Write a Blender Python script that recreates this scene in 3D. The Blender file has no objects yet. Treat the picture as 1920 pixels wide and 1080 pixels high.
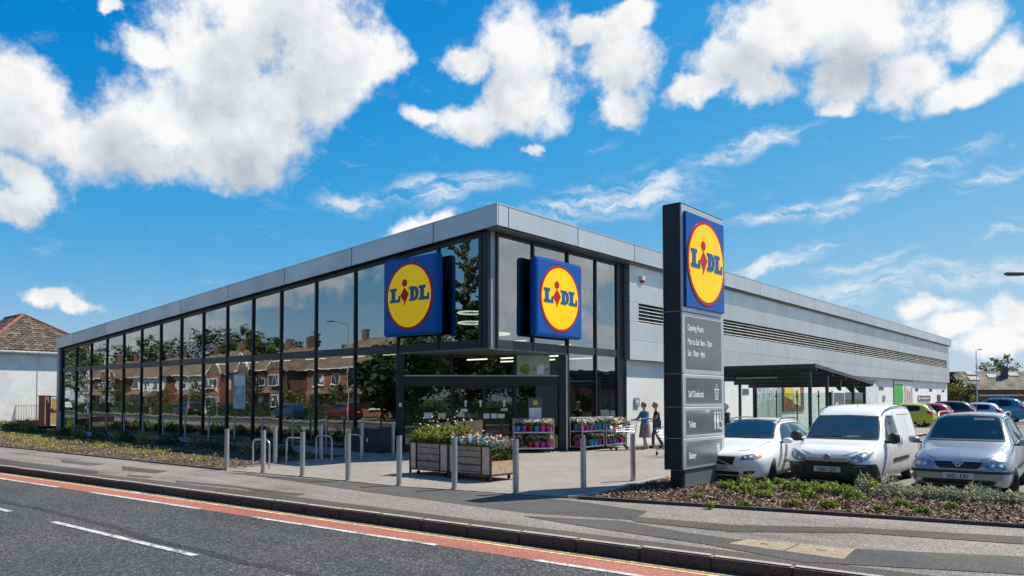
import bpy, bmesh, math, random
import numpy as np
from mathutils import Vector, Matrix, Euler
from mathutils.bvhtree import BVHTree

# ------------------------------------------------------------------ camera
scn = bpy.context.scene
CAM = np.array([15.543, -17.578, 1.85])
YAW, PITCH, ROLL, FPX, SHY = 0.6942, 0.0338, -0.0012, 1417.9, 158.0
_fw = np.array([-math.sin(YAW) * math.cos(PITCH), math.cos(YAW) * math.cos(PITCH), math.sin(PITCH)])
_r = np.array([math.cos(YAW), math.sin(YAW), 0.0])
_u = np.cross(_r, _fw)
_r2 = _r * math.cos(ROLL) + _u * math.sin(ROLL)
_u2 = -_r * math.sin(ROLL) + _u * math.cos(ROLL)
cd = bpy.data.cameras.new('camera')
cam = bpy.data.objects.new('camera', cd)
scn.collection.objects.link(cam)
cam.matrix_world = Matrix(((_r2[0], _u2[0], -_fw[0], CAM[0]), (_r2[1], _u2[1], -_fw[1], CAM[1]),
                           (_r2[2], _u2[2], -_fw[2], CAM[2]), (0, 0, 0, 1)))
cd.sensor_width = 36.0
cd.lens = FPX / 1920 * 36.0
cd.shift_y = SHY / 1920
cd.clip_start = 0.1
cd.clip_end = 3000
scn.camera = cam
scn.view_settings.view_transform = 'Standard'
scn.view_settings.look = 'None'
scn.view_settings.exposure = 0.5
scn.view_settings.gamma = 1.0
scn.cycles.use_denoising = True
try:
    scn.cycles.denoiser = 'OPENIMAGEDENOISE'
except Exception:
    pass
scn.cycles.max_bounces = 8
scn.cycles.transparent_max_bounces = 16
scn.cycles.caustics_reflective = False
scn.cycles.caustics_refractive = False

# ------------------------------------------------------------------ sun and sky
SUN_EL = math.radians(53.0)
SUN_AZ = (0.44, 0.898)                      # horizontal direction towards the sun
sund = bpy.data.lights.new('sun', 'SUN')
sund.energy = 5.0
sund.angle = math.radians(0.5)
sund.color = (1.0, 0.92, 0.79)
sun = bpy.data.objects.new('sun', sund)
scn.collection.objects.link(sun)
_sd = Vector((SUN_AZ[0] * math.cos(SUN_EL), SUN_AZ[1] * math.cos(SUN_EL), math.sin(SUN_EL)))
sun.rotation_euler = _sd.to_track_quat('Z', 'Y').to_euler()
sun.location = (20, 40, 60)

world = bpy.data.worlds.new('World')
scn.world = world
world.use_nodes = True
wt = world.node_tree
wt.nodes.clear()


class NT:
    """short hand for node trees"""
    def __init__(s, tree):
        s.t = tree

    def n(s, typ, ins=None, **props):
        nd = s.t.nodes.new(typ)
        for k, v in props.items():
            setattr(nd, k, v)
        for k, v in (ins or {}).items():
            sock = nd.inputs[k]
            if hasattr(v, 'is_output') or isinstance(v, bpy.types.NodeSocket):
                s.t.links.new(v, sock)
            else:
                sock.default_value = v
        return nd

    def math(s, op, a, b=0.0, c=0.0, clamp=False):
        nd = s.n('ShaderNodeMath', {0: a, 1: b, 2: c}, operation=op)
        nd.use_clamp = clamp
        return nd.outputs[0]

    def vmath(s, op, a, b=(0, 0, 0), scale=None):
        nd = s.n('ShaderNodeVectorMath', {0: a}, operation=op)
        if scale is not None:
            if isinstance(scale, bpy.types.NodeSocket):
                s.t.links.new(scale, nd.inputs['Scale'])
            else:
                nd.inputs['Scale'].default_value = scale
        else:
            if isinstance(b, bpy.types.NodeSocket):
                s.t.links.new(b, nd.inputs[1])
            else:
                nd.inputs[1].default_value = b
        return nd.outputs[1] if op in ('DOT_PRODUCT', 'LENGTH', 'DISTANCE') else nd.outputs[0]

    def noise(s, vec, scale, detail=4.0, rough=0.55, dist=0.0):
        ins = {'Scale': scale, 'Detail': detail, 'Roughness': rough, 'Distortion': dist}
        if vec is not None:
            ins['Vector'] = vec
        return s.n('ShaderNodeTexNoise', ins)

    def ramp(s, fac, stops, interp='LINEAR'):
        nd = s.n('ShaderNodeValToRGB', {0: fac})
        cr = nd.color_ramp
        cr.interpolation = interp
        while len(cr.elements) < len(stops):
            cr.elements.new(0.5)
        for e, (p, c) in zip(cr.elements, stops):
            e.position = p
            e.color = (*c, 1) if len(c) == 3 else c
        return nd.outputs[0]

    def mix(s, fac, a, b, blend='MIX'):
        nd = s.n('ShaderNodeMix', data_type='RGBA', blend_type=blend)
        for sock, v in ((nd.inputs[0], fac), (nd.inputs[6], a), (nd.inputs[7], b)):
            if isinstance(v, bpy.types.NodeSocket):
                s.t.links.new(v, sock)
            else:
                sock.default_value = v if not isinstance(v, tuple) or len(v) != 3 else (*v, 1)
        return nd.outputs[2]

    def smooth(s, x, lo, hi):
        nd = s.n('ShaderNodeMapRange', {0: x, 1: lo, 2: hi, 3: 0.0, 4: 1.0}, interpolation_type='SMOOTHSTEP')
        return nd.outputs[0]


W = NT(wt)
tc = W.n('ShaderNodeTexCoord')
dirv = tc.outputs['Generated']
sky = W.n('ShaderNodeTexSky', sky_type='NISHITA')
sky.sun_disc = False
sky.sun_elevation = SUN_EL
sky.sun_rotation = math.atan2(SUN_AZ[0], SUN_AZ[1])
sky.altitude = 0
sky.air_density = 1.0
sky.dust_density = 0.35
sky.ozone_density = 3.0
# the day's deep polarised blue
cvn = W.n('ShaderNodeRGBCurve', {'Color': W.mix(1.0, sky.outputs[0], (0.1, 0.1, 0.1), 'MULTIPLY')})
for ci, pts in enumerate(([(0, 0), (.115, .001), (.135, .006), (.20, .055), (.265, .125), (.40, .30), (.60, .46), (1, .60)],
                          [(0, 0), (.222, .237), (.31, .342), (.40, .41), (.60, .56), (1, .70)],
                          [(0, 0), (.40, .645), (.50, .715), (.66, .755), (1, .85)])):
    cu = cvn.mapping.curves[ci]
    while len(cu.points) < len(pts):
        cu.points.new(0.5, 0.5)
    for q, (a, b) in zip(cu.points, pts):
        q.location = (a, b)
cvn.mapping.update()
skyc = W.mix(1.0, cvn.outputs[0], (10.0, 10.0, 10.0), 'MULTIPLY')


def sky_dir(az, el):
    a, e = math.radians(az), math.radians(el)
    return np.array([math.sin(a) * math.cos(e), math.cos(a) * math.cos(e), math.sin(e)])


# cumulus masses over the store: bearing, elevation, half width, half height (degrees) and tilt
CLOUDS = [(-73.36, 18.33, 3.6, 2.92, 0), (-71.43, 16.4, 5.31, 3.36, 0), (-67.89, 16.52, 4.03, 3.11, 0), (-57.25, 25.77, 7.11, 3.74, 0), (-60.52, 23.07, 5.61, 3.37, 0), 
          (-53.82, 24.5, 4.22, 4.61, 0), (-59.03, 19.7, 7.32, 3.85, -12), (-63.97, 18.75, 5.62, 3.56, 0), (-61.68, 16.44, 4.62, 2.23, 0), (-65.94, 15.94, 3.17, 1.79, 0), 
          (-55.32, 20.94, 3.71, 2.93, 0), (-50.29, 23.77, 2.58, 1.41, -35), (-66.21, 22.67, 2.69, 1.44, -15), (-73.4, 13.07, 2.03, 1.4, 0), (-74.07, 11.68, 1.68, 0.98, 0), 
          (-38.51, 25.65, 3.61, 3.53, 0), (-39.13, 22.71, 3.68, 3.2, 0), (-43.51, 24.83, 2.36, 1.34, 0), (-43.02, 20.54, 3.45, 1.86, 8), (-46.27, 20.74, 2.34, 0.89, 10), 
          (-31.2, 24.21, 2.98, 3.33, 0), (-31.14, 20.7, 1.84, 2.09, 0), (-29.97, 27.14, 2.52, 1.3, 0), (-33.6, 26.69, 2.17, 1.08, 0), (-38.32, 18.5, 0.99, 0.49, 0), 
          (-19.31, 24.69, 4.82, 2.96, 0), (-15.11, 24.35, 5.05, 3.42, 0), (-22.65, 22.97, 3.25, 2.48, -20), (-25.71, 21.04, 2.67, 1.18, -12), (-21.37, 21.47, 2.87, 1.69, 0), 
          (-16.54, 21.02, 2.46, 2.16, 0), (-12.5, 21.35, 2.88, 2.52, 0), (-9.0, 23.31, 2.4, 2.13, 0), (-6.25, 20.88, 2.23, 1.69, 0), (-8.77, 19.71, 2.87, 1.26, 0), 
          (-16.74, 19.2, 1.28, 0.9, 0), (-11.34, 5.93, 3.01, 0.98, 0), (-10.12, 4.67, 2.6, 1.34, 0), (-6.29, 5.22, 2.36, 1.5, 0), (-7.61, 3.25, 2.54, 1.09, 0), 
          (-71.16, 6.38, 1.9, 0.62, 0), (-69.03, 24.14, 0.97, 0.42, -15), (-46.25, 13.15, 2.76, 1.0, -18)]
WISPS = [(-13.61, 13.98, 4.52, 0.64, -14), (-18.77, 12.9, 3.93, 0.47, -8), (-20.61, 9.44, 3.41, 0.48, -8), (-11.15, 7.68, 8.61, 0.67, -6), (-9.16, 15.65, 2.15, 0.39, -12), 
          (-31.26, 14.72, 4.54, 1.24, -6), (-44.23, 15.61, 3.94, 0.83, -4), (-22.72, 17.3, 3.56, 0.55, -10), (-6.97, 14.1, 1.59, 0.42, -12), (-16.87, 10.56, 1.95, 0.31, -8), 
          (-35.7, 13.57, 2.51, 0.67, -4), (-51.8, 14.59, 2.45, 0.57, 0), (-6.6, 10.76, 1.6, 0.43, -10), (-14.69, 8.94, 2.31, 0.46, -5)]


def blob_field(vec, lst):
    acc = None
    for (az, el, rx, ry, rot) in lst:
        c = sky_dir(az, el)
        n = Vector(c)
        right = n.cross(Vector((0, 0, 1))).normalized()
        up = right.cross(n)
        a = math.radians(-rot)
        ax = right * math.cos(a) + up * math.sin(a)
        ay = n.cross(ax)
        m = Matrix((ax, ay, n)).transposed()
        mp = W.n('ShaderNodeMapping', {'Vector': vec, 'Location': tuple(c), 'Rotation': m.to_euler('XYZ'),
                                       'Scale': (math.radians(rx), math.radians(ry), 0.35)}, vector_type='TEXTURE')
        ln = W.vmath('LENGTH', mp.outputs[0])
        acc = ln if acc is None else W.math('SMOOTH_MIN', acc, ln, 0.22)
    return acc


warp = W.noise(dirv, 5.0, 6.0, 0.6)
wv = W.vmath('SUBTRACT', warp.outputs['Color'], (0.5, 0.5, 0.5))
dw = W.vmath('ADD', dirv, W.vmath('SCALE', wv, scale=0.12))
inframe = W.math('SUBTRACT', 1.0, blob_field(dw, CLOUDS))
# the same clouds sampled a step towards the sun: cloud there means shade here
inshade = W.math('SUBTRACT', 1.0, blob_field(W.vmath('ADD', dw, tuple(0.045 * (_sd + Vector((0, 0, 0.6))))), [c for c in CLOUDS if c[2] > 3.35]))
# the same broken cumulus goes on round the rest of the sky
sep = W.n('ShaderNodeSeparateXYZ', {0: dirv})
flat = W.n('ShaderNodeCombineXYZ', {0: W.math('DIVIDE', sep.outputs[0], W.math('MAXIMUM', W.math('ADD', sep.outputs[2], 0.25), 0.06)),
                                    1: W.math('DIVIDE', sep.outputs[1], W.math('MAXIMUM', W.math('ADD', sep.outputs[2], 0.25), 0.06)), 2: 3.1})
big = W.noise(flat.outputs[0], 1.35, 6.0, 0.55)
rest = W.math('MULTIPLY', W.math('SUBTRACT', big.outputs['Fac'], 0.525), 5.0)
_cdir = (-0.6132, 0.7372, 0.2838)
ang = W.vmath('DOT_PRODUCT', dirv, tuple(_cdir))
wrest = W.smooth(ang, 0.80, 0.66)
lowc = W.math('MULTIPLY', W.smooth(sep.outputs[2], 0.30, 0.06), 0.30)  # extra low cloud added out of view to brighten the glass reflections
restm = W.math('SUBTRACT', W.math('ADD', rest, lowc), W.math('MULTIPLY', W.math('SUBTRACT', 1.0, wrest), 6.0))
fine = W.noise(dirv, 13.0, 8.0, 0.64)
fn = W.math('SUBTRACT', fine.outputs['Fac'], 0.5)
dens = W.math('ADD', W.math('MAXIMUM', inframe, restm), W.math('MULTIPLY', fn, 2.1))
cum = W.smooth(dens, -0.10, 0.52)
# thin streaks
st = W.n('ShaderNodeMapping', {'Vector': dw, 'Rotation': (0, 0, -YAW), 'Scale': (14, 14, 60)}, vector_type='POINT')
sn = W.noise(st.outputs[0], 1.0, 5.0, 0.65)
wis = W.math('SUBTRACT', 1.0, blob_field(dw, WISPS))
wisp = W.math('MULTIPLY', W.smooth(wis, -0.75, 0.75), W.smooth(sn.outputs['Fac'], 0.36, 0.68))
wisp = W.math('MAXIMUM', wisp, W.math('MULTIPLY', W.smooth(sn.outputs['Fac'], 0.56, 0.9), 0.35))
alpha = W.math('MAXIMUM', cum, W.math('MULTIPLY', wisp, 0.85))
# the clouds' own light and grey sides
lit = W.noise(W.vmath('ADD', dirv, tuple(0.03 * _sd)), 13.0, 6.0, 0.64)
rel = W.math('SUBTRACT', lit.outputs['Fac'], fine.outputs['Fac'])
core = W.smooth(W.math('ADD', W.math('MAXIMUM', inshade, restm), W.math('MULTIPLY', fn, 0.8)), -0.1, 0.75)
b1 = W.noise(dirv, 6.0, 4.0, 0.55)
b2 = W.noise(W.vmath('ADD', dirv, tuple(0.05 * _sd)), 6.0, 4.0, 0.55)
rel2 = W.math('SUBTRACT', b2.outputs['Fac'], b1.outputs['Fac'])
shade = W.math('ADD', W.math('MULTIPLY', core, 0.62), W.math('ADD', W.math('MULTIPLY', rel, 1.3), W.math('MULTIPLY', rel2, 2.4)), clamp=True)
ccol = W.mix(shade, (9.5, 9.5, 9.5), (4.9, 5.5, 6.3))
skymix = W.mix(alpha, skyc, ccol)
bg = W.n('ShaderNodeBackground', {'Color': skymix, 'Strength': 0.071})
wo = W.n('ShaderNodeOutputWorld', {'Surface': bg.outputs[0]})

# ------------------------------------------------------------------ helpers
COL = scn.collection
R = math.radians
rnd = random.Random(7)


def tag(o, label=None, cat=None, group=None, kind=None):
    if label: o['label'] = label
    if cat: o['category'] = cat
    if group: o['group'] = group
    if kind: o['kind'] = kind
    return o


def link(name, me, parent=None, mat=None):
    o = bpy.data.objects.new(name, me)
    COL.objects.link(o)
    if parent is not None:
        o.parent = parent
    if mat is not None:
        if isinstance(mat, (list, tuple)):
            for m in mat: me.materials.append(m)
        else:
            me.materials.append(mat)
    return o


def thing(name, label, cat, loc=(0, 0, 0), rz=0.0, group=None):
    o = bpy.data.objects.new(name, None)
    COL.objects.link(o)
    o.location = loc
    o.rotation_euler = (0, 0, rz)
    o.empty_display_size = 0.2
    return tag(o, label, cat, group)


def struct(o):
    o['kind'] = 'structure'
    return o


def copy_tree(o, parent=None, loc=None, rz=None, label=None):
    c = o.copy()
    COL.objects.link(c)
    if parent is not None:
        c.parent = parent
    for ch in list(o.children):
        copy_tree(ch, c)
    if loc is not None: c.location = loc
    if rz is not None: c.rotation_euler = (0, 0, rz)
    if label: c['label'] = label
    return c


class MB:
    """collects boxes, prisms, tubes and lathes; build() links them as one mesh object"""
    def __init__(s):
        s.v, s.f, s.mi, s.cur = [], [], [], 0

    def add(s, vs, fs):
        b = len(s.v)
        s.v += [tuple(x) for x in vs]
        s.f += [tuple(i + b for i in f) for f in fs]
        s.mi += [s.cur] * len(fs)
        return s

    def box(s, x0, x1, y0, y1, z0, z1, mtx=None):
        vs = [(x, y, z) for z in (z0, z1) for y in (y0, y1) for x in (x0, x1)]
        if mtx is not None: vs = [mtx @ Vector(v) for v in vs]
        return s.add(vs, [(0, 2, 3, 1), (4, 5, 7, 6), (0, 1, 5, 4), (2, 6, 7, 3), (0, 4, 6, 2), (1, 3, 7, 5)])

    def hexa(s, bot, top):
        vs = list(bot) + list(top)
        return s.add(vs, [(3, 2, 1, 0), (4, 5, 6, 7), (0, 1, 5, 4), (1, 2, 6, 5), (2, 3, 7, 6), (3, 0, 4, 7)])

    def prism(s, poly, z0, z1, f=None):
        f = f or (lambda a, b, c: (a, b, c))
        n = len(poly)
        vs = [f(x, y, z0) for x, y in poly] + [f(x, y, z1) for x, y in poly]
        fs = [tuple(range(n - 1, -1, -1)), tuple(range(n, 2 * n))] + [(i, (i + 1) % n, n + (i + 1) % n, n + i) for i in range(n)]
        return s.add(vs, fs)

    def sheet(s, pts):
        return s.add(pts, [tuple(range(len(pts)))])

    def tube(s, pts, r, n=8, cap=True):
        pts = [Vector(p) for p in pts]
        rs = r if isinstance(r, (list, tuple)) else [r] * len(pts)
        b = len(s.v)
        prev = None
        for i, p in enumerate(pts):
            t = (pts[min(i + 1, len(pts) - 1)] - pts[max(i - 1, 0)])
            t = t.normalized() if t.length > 1e-9 else Vector((0, 0, 1))
            if prev is None:
                a = t.cross(Vector((0, 0, 1)) if abs(t.z) < 0.9 else Vector((1, 0, 0))).normalized()
            else:
                a = (prev - t * prev.dot(t))
                a = a.normalized() if a.length > 1e-6 else t.orthogonal().normalized()
            prev = a
            c = t.cross(a)
            for k in range(n):
                w = 2 * math.pi * k / n
                s.v.append(tuple(p + (a * math.cos(w) + c * math.sin(w)) * rs[i]))
        m = len(pts)
        for i in range(m - 1):
            for k in range(n):
                s.f.append((b + i * n + k, b + i * n + (k + 1) % n, b + (i + 1) * n + (k + 1) % n, b + (i + 1) * n + k))
                s.mi.append(s.cur)
        if cap:
            s.f.append(tuple(b + k for k in range(n - 1, -1, -1)))
            s.f.append(tuple(b + (m - 1) * n + k for k in range(n)))
            s.mi += [s.cur] * 2
        return s

    def lathe(s, prof, n=16, origin=(0, 0, 0), axis='Z', close=False):
        o = Vector(origin)
        b = len(s.v)
        for r, z in prof:
            for k in range(n):
                w = 2 * math.pi * k / n
                c, d = r * math.cos(w), r * math.sin(w)
                p = {'Z': (c, d, z), 'X': (z, c, d), 'Y': (d, z, c)}[axis]
                s.v.append(tuple(o + Vector(p)))
        m = len(prof)
        for i in range(m - 1):
            for k in range(n):
                s.f.append((b + i * n + k, b + i * n + (k + 1) % n, b + (i + 1) * n + (k + 1) % n, b + (i + 1) * n + k))
                s.mi.append(s.cur)
        if not close:
            if prof[0][0] > 1e-5:
                s.f.append(tuple(b + k for k in range(n - 1, -1, -1))); s.mi.append(s.cur)
            if prof[-1][0] > 1e-5:
                s.f.append(tuple(b + (m - 1) * n + k for k in range(n))); s.mi.append(s.cur)
        return s

    def build(s, name, mat, parent=None, smooth=None, bevel=0.0, seg=1):
        me = bpy.data.meshes.new(name)
        me.from_pydata(s.v, [], s.f)
        if any(s.mi):
            me.polygons.foreach_set('material_index', s.mi)
        if bevel > 0:
            bm = bmesh.new()
            bm.from_mesh(me)
            bmesh.ops.bevel(bm, geom=bm.edges[:], offset=bevel, segments=seg, affect='EDGES', clamp_overlap=True)
            bm.to_mesh(me)
            bm.free()
        if smooth is not None:
            me.polygons.foreach_set('use_smooth', [True] * len(me.polygons))
            me.set_sharp_from_angle(angle=R(smooth))
        me.validate()
        me.update()
        return link(name, me, parent, mat)


def np_mesh(name, verts, quads, mat, parent=None, smooth=False):
    me = bpy.data.meshes.new(name)
    nv, nf, k = len(verts), len(quads), quads.shape[1]
    me.vertices.add(nv)
    me.vertices.foreach_set('co', np.asarray(verts, np.float32).ravel())
    me.loops.add(nf * k)
    me.loops.foreach_set('vertex_index', np.asarray(quads, np.int32).ravel())
    me.polygons.add(nf)
    me.polygons.foreach_set('loop_start', np.arange(0, nf * k, k, dtype=np.int32))
    me.polygons.foreach_set('loop_total', np.full(nf, k, np.int32))
    me.update(calc_edges=True)
    me.validate()
    return link(name, me, parent, mat)


def leaf_mesh(name, pts, size, mat, parent=None, seed=1, up=0.35, aspect=0.55, var=0.45, dirs=None, fold=0.25):
    """one small folded leaf at each point"""
    g = np.random.default_rng(seed)
    pts = np.asarray(pts, float)
    n = len(pts)
    nrm = g.normal(size=(n, 3))
    nrm[:, 2] = np.abs(nrm[:, 2]) + up
    nrm /= np.linalg.norm(nrm, axis=1)[:, None]
    t = g.normal(size=(n, 3)) if dirs is None else np.asarray(dirs) + 0.35 * g.normal(size=(n, 3))
    t -= nrm * (t * nrm).sum(1)[:, None]
    t /= np.linalg.norm(t, axis=1)[:, None] + 1e-9
    b = np.cross(nrm, t)
    s = size * (1 + var * (g.random(n) * 2 - 1))[:, None]
    v = np.stack([pts - t * s * 0.5, pts + b * s * aspect * 0.5 + nrm * s * fold * 0.3, pts + t * s * 0.5, pts - b * s * aspect * 0.5 + nrm * s * fold * 0.3], 1).reshape(-1, 3)
    q = np.arange(n * 4).reshape(-1, 4)
    return np_mesh(name, v, q, mat, parent)


# ------------------------------------------------------------------ materials
MATS = {}


def mat(name, col=(0.5, 0.5, 0.5), rough=0.5, metal=0.0, var=0.12, vscale=3.0, bump=0.0, bscale=60.0, spec=0.5, coat=0.0,
        col2=None, emis=None, estr=0.0, detail=5.0, fine=0.0, fscale=150.0, trans=0.0):
    m = bpy.data.materials.new(name)
    m.use_nodes = True
    t = NT(m.node_tree)
    m.node_tree.nodes.clear()
    tcn = t.n('ShaderNodeTexCoord').outputs['Object']
    c2 = col2 or tuple(max(0.0, c * (1 - 2 * var)) for c in col)
    c1 = col if col2 else tuple(min(1.0, c * (1 + var)) for c in col)
    nz = t.noise(tcn, vscale, detail, 0.6)
    fac = t.smooth(nz.outputs['Fac'], 0.3, 0.7)
    base = t.mix(fac, c1, c2)
    if fine > 0:
        nf = t.noise(tcn, fscale, 2.0, 0.7)
        g = t.smooth(nf.outputs['Fac'], 0.25, 0.75)
        base = t.mix(1.0, base, t.mix(g, (1 - fine,) * 3, (1 + fine,) * 3), 'MULTIPLY')
    rr = t.math('ADD', rough, t.math('MULTIPLY', t.math('SUBTRACT', nz.outputs['Fac'], 0.5), 0.18 if rough > 0.12 else 0.02), clamp=True)
    p = t.n('ShaderNodeBsdfPrincipled', {'Base Color': base, 'Roughness': rr, 'Metallic': metal, 'Specular IOR Level': spec, 'Coat Weight': coat, 'Coat Roughness': 0.04})
    if emis:
        p.inputs['Emission Color'].default_value = (*emis, 1)
        p.inputs['Emission Strength'].default_value = estr
    if bump > 0:
        nb = t.noise(tcn, bscale, 3.0, 0.6)
        bn = t.n('ShaderNodeBump', {'Strength': min(1.0, bump), 'Distance': 0.02, 'Height': nb.outputs['Fac']})
        t.t.links.new(bn.outputs[0], p.inputs['Normal'])
    out = p.outputs[0]
    if trans > 0:
        tr = t.n('ShaderNodeBsdfTranslucent', {'Color': base})
        out = t.n('ShaderNodeMixShader', {0: trans, 1: out, 2: tr.outputs[0]}).outputs[0]
    t.n('ShaderNodeOutputMaterial', {'Surface': out})
    MATS[name] = m
    return m


def leafmat(name, col, trans=0.35, var=0.35):
    m = bpy.data.materials.new(name)
    m.use_nodes = True
    t = NT(m.node_tree)
    m.node_tree.nodes.clear()
    geo = t.n('ShaderNodeNewGeometry')
    ri = geo.outputs['Random Per Island']
    lo = tuple(c * (1 - var) for c in col)
    hi = tuple(min(1, c * (1 + var)) for c in col)
    hi = (hi[0] * 1.12, hi[1], hi[2] * 0.85)
    base = t.mix(ri, lo, hi)
    p = t.n('ShaderNodeBsdfPrincipled', {'Base Color': base, 'Roughness': 0.5, 'Specular IOR Level': 0.35})
    tr = t.n('ShaderNodeBsdfTranslucent', {'Color': base})
    ms = t.n('ShaderNodeMixShader', {0: trans, 1: p.outputs[0], 2: tr.outputs[0]})
    t.n('ShaderNodeOutputMaterial', {'Surface': ms.outputs[0]})
    return m


def islandmat(name, stops, rough=0.8):
    m = bpy.data.materials.new(name)
    m.use_nodes = True
    t = NT(m.node_tree)
    m.node_tree.nodes.clear()
    ri = t.n('ShaderNodeNewGeometry').outputs['Random Per Island']
    base = t.ramp(ri, stops)
    p = t.n('ShaderNodeBsdfPrincipled', {'Base Color': base, 'Roughness': rough, 'Specular IOR Level': 0.3})
    t.n('ShaderNodeOutputMaterial', {'Surface': p.outputs[0]})
    return m


def glassmat(name, refl=0.2, tint=(0.5, 0.56, 0.55), wav=0.0, ior=1.5):
    """thin coated glazing: mirror of the street over a tinted view of the inside"""
    m = bpy.data.materials.new(name)
    m.use_nodes = True
    t = NT(m.node_tree)
    m.node_tree.nodes.clear()
    fr = t.n('ShaderNodeFresnel', {'IOR': ior})
    fac = t.math('ADD', refl, t.math('MULTIPLY', fr.outputs[0], 1.0 - refl), clamp=True)
    gl = t.n('ShaderNodeBsdfGlossy', {'Color': (0.92, 0.96, 0.97, 1), 'Roughness': 0.0})
    if wav > 0:
        tcn = t.n('ShaderNodeTexCoord').outputs['Object']
        nz = t.noise(tcn, 0.9, 2.0, 0.5)
        bn = t.n('ShaderNodeBump', {'Strength': wav, 'Distance': 0.012, 'Height': nz.outputs['Fac']})
        t.t.links.new(bn.outputs[0], gl.inputs['Normal'])
    tr = t.n('ShaderNodeBsdfTransparent', {'Color': (*tint, 1)})
    ms = t.n('ShaderNodeMixShader', {0: fac, 1: tr.outputs[0], 2: gl.outputs[0]})
    t.n('ShaderNodeOutputMaterial', {'Surface': ms.outputs[0]})
    return m


m_frame = mat('anthracite_frame', (0.022, 0.026, 0.034), 0.42, 0.2, 0.15, 2)
m_frame2 = mat('anthracite_panel', (0.05, 0.058, 0.07), 0.38, 0.3, 0.1, 1.2)
m_silver = mat('silver_cladding', (0.60, 0.625, 0.64), 0.50, 0.85, 0.04, 0.6)
_t = NT(m_silver.node_tree)
_p = [n for n in m_silver.node_tree.nodes if n.type == 'BSDF_PRINCIPLED'][0]
_src = _p.inputs['Base Color'].links[0].from_socket
_oi = _t.n('ShaderNodeObjectInfo').outputs['Random']
_tc = _t.n('ShaderNodeTexCoord').outputs['Object']
_st = _t.noise(_t.n('ShaderNodeMapping', {'Vector': _tc, 'Scale': (3.0, 3.0, 0.25)}).outputs[0], 1.0, 4.0, 0.6)
_v = _t.math('ADD', _t.math('MULTIPLY', _oi, 0.10), _t.math('MULTIPLY', _st.outputs['Fac'], 0.14))
_m = _t.mix(1.0, _src, _t.n('ShaderNodeCombineColor', {0: _t.math('ADD', _v, 0.88), 1: _t.math('ADD', _v, 0.88), 2: _t.math('ADD', _v, 0.88)}).outputs[0], 'MULTIPLY')
m_silver.node_tree.links.new(_m, _p.inputs['Base Color'])
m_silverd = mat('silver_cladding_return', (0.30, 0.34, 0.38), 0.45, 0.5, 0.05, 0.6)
m_white = mat('white_render', (0.80, 0.80, 0.77), 0.85, 0, 0.035, 0.7, bump=0.15, bscale=80)
m_soffit = mat('soffit_metal', (0.16, 0.175, 0.18), 0.5, 0.3, 0.1, 1.0)
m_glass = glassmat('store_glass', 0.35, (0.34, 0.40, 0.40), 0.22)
m_glass2 = glassmat('entrance_glass', 0.10, (0.55, 0.62, 0.60), 0.06)
m_glass3 = glassmat('shelter_glass', 0.05, (0.80, 0.90, 0.86), 0.0)
m_steel = mat('brushed_steel', (0.52, 0.53, 0.55), 0.36, 0.75, 0.06, 6)
m_galv = mat('galvanised_steel', (0.55, 0.57, 0.60), 0.35, 0.8, 0.12, 20)
m_black = mat('black_plastic', (0.016, 0.017, 0.019), 0.45, 0, 0.1, 5)
m_rubber = mat('rubber', (0.02, 0.02, 0.021), 0.8, 0, 0.2, 12)
m_blue = mat('sign_blue', (0.0, 0.10, 0.42), 0.32, 0, 0.02, 2, spec=0.25)
m_yellow = mat('sign_yellow', (0.95, 0.62, 0.0), 0.32, 0, 0.03, 2, spec=0.25, emis=(1.0, 0.62, 0.0), estr=0.16)  # faint glow added to brighten the yellow where the sign is shaded
m_red = mat('sign_red', (0.62, 0.008, 0.015), 0.32, 0, 0.03, 2, spec=0.25)
m_textblue = mat('sign_letter_blue', (0.0, 0.10, 0.30), 0.3, 0, 0.02)
m_textw = mat('letter_white', (0.85, 0.85, 0.85), 0.5, 0, 0.01)
m_textk = mat('letter_black', (0.02, 0.02, 0.02), 0.5, 0, 0.01)
m_panelgrey = mat('totem_grey_panel', (0.13, 0.145, 0.15), 0.22, 0, 0.06, 1.2, coat=0.3)
m_wood = mat('light_wood', (0.55, 0.40, 0.26), 0.6, 0, 0.12, 9)
m_brick = None

# ------------------------------------------------------------------ ground
def kerb_y(x): return -10.03 + 0.0625 * x


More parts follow.
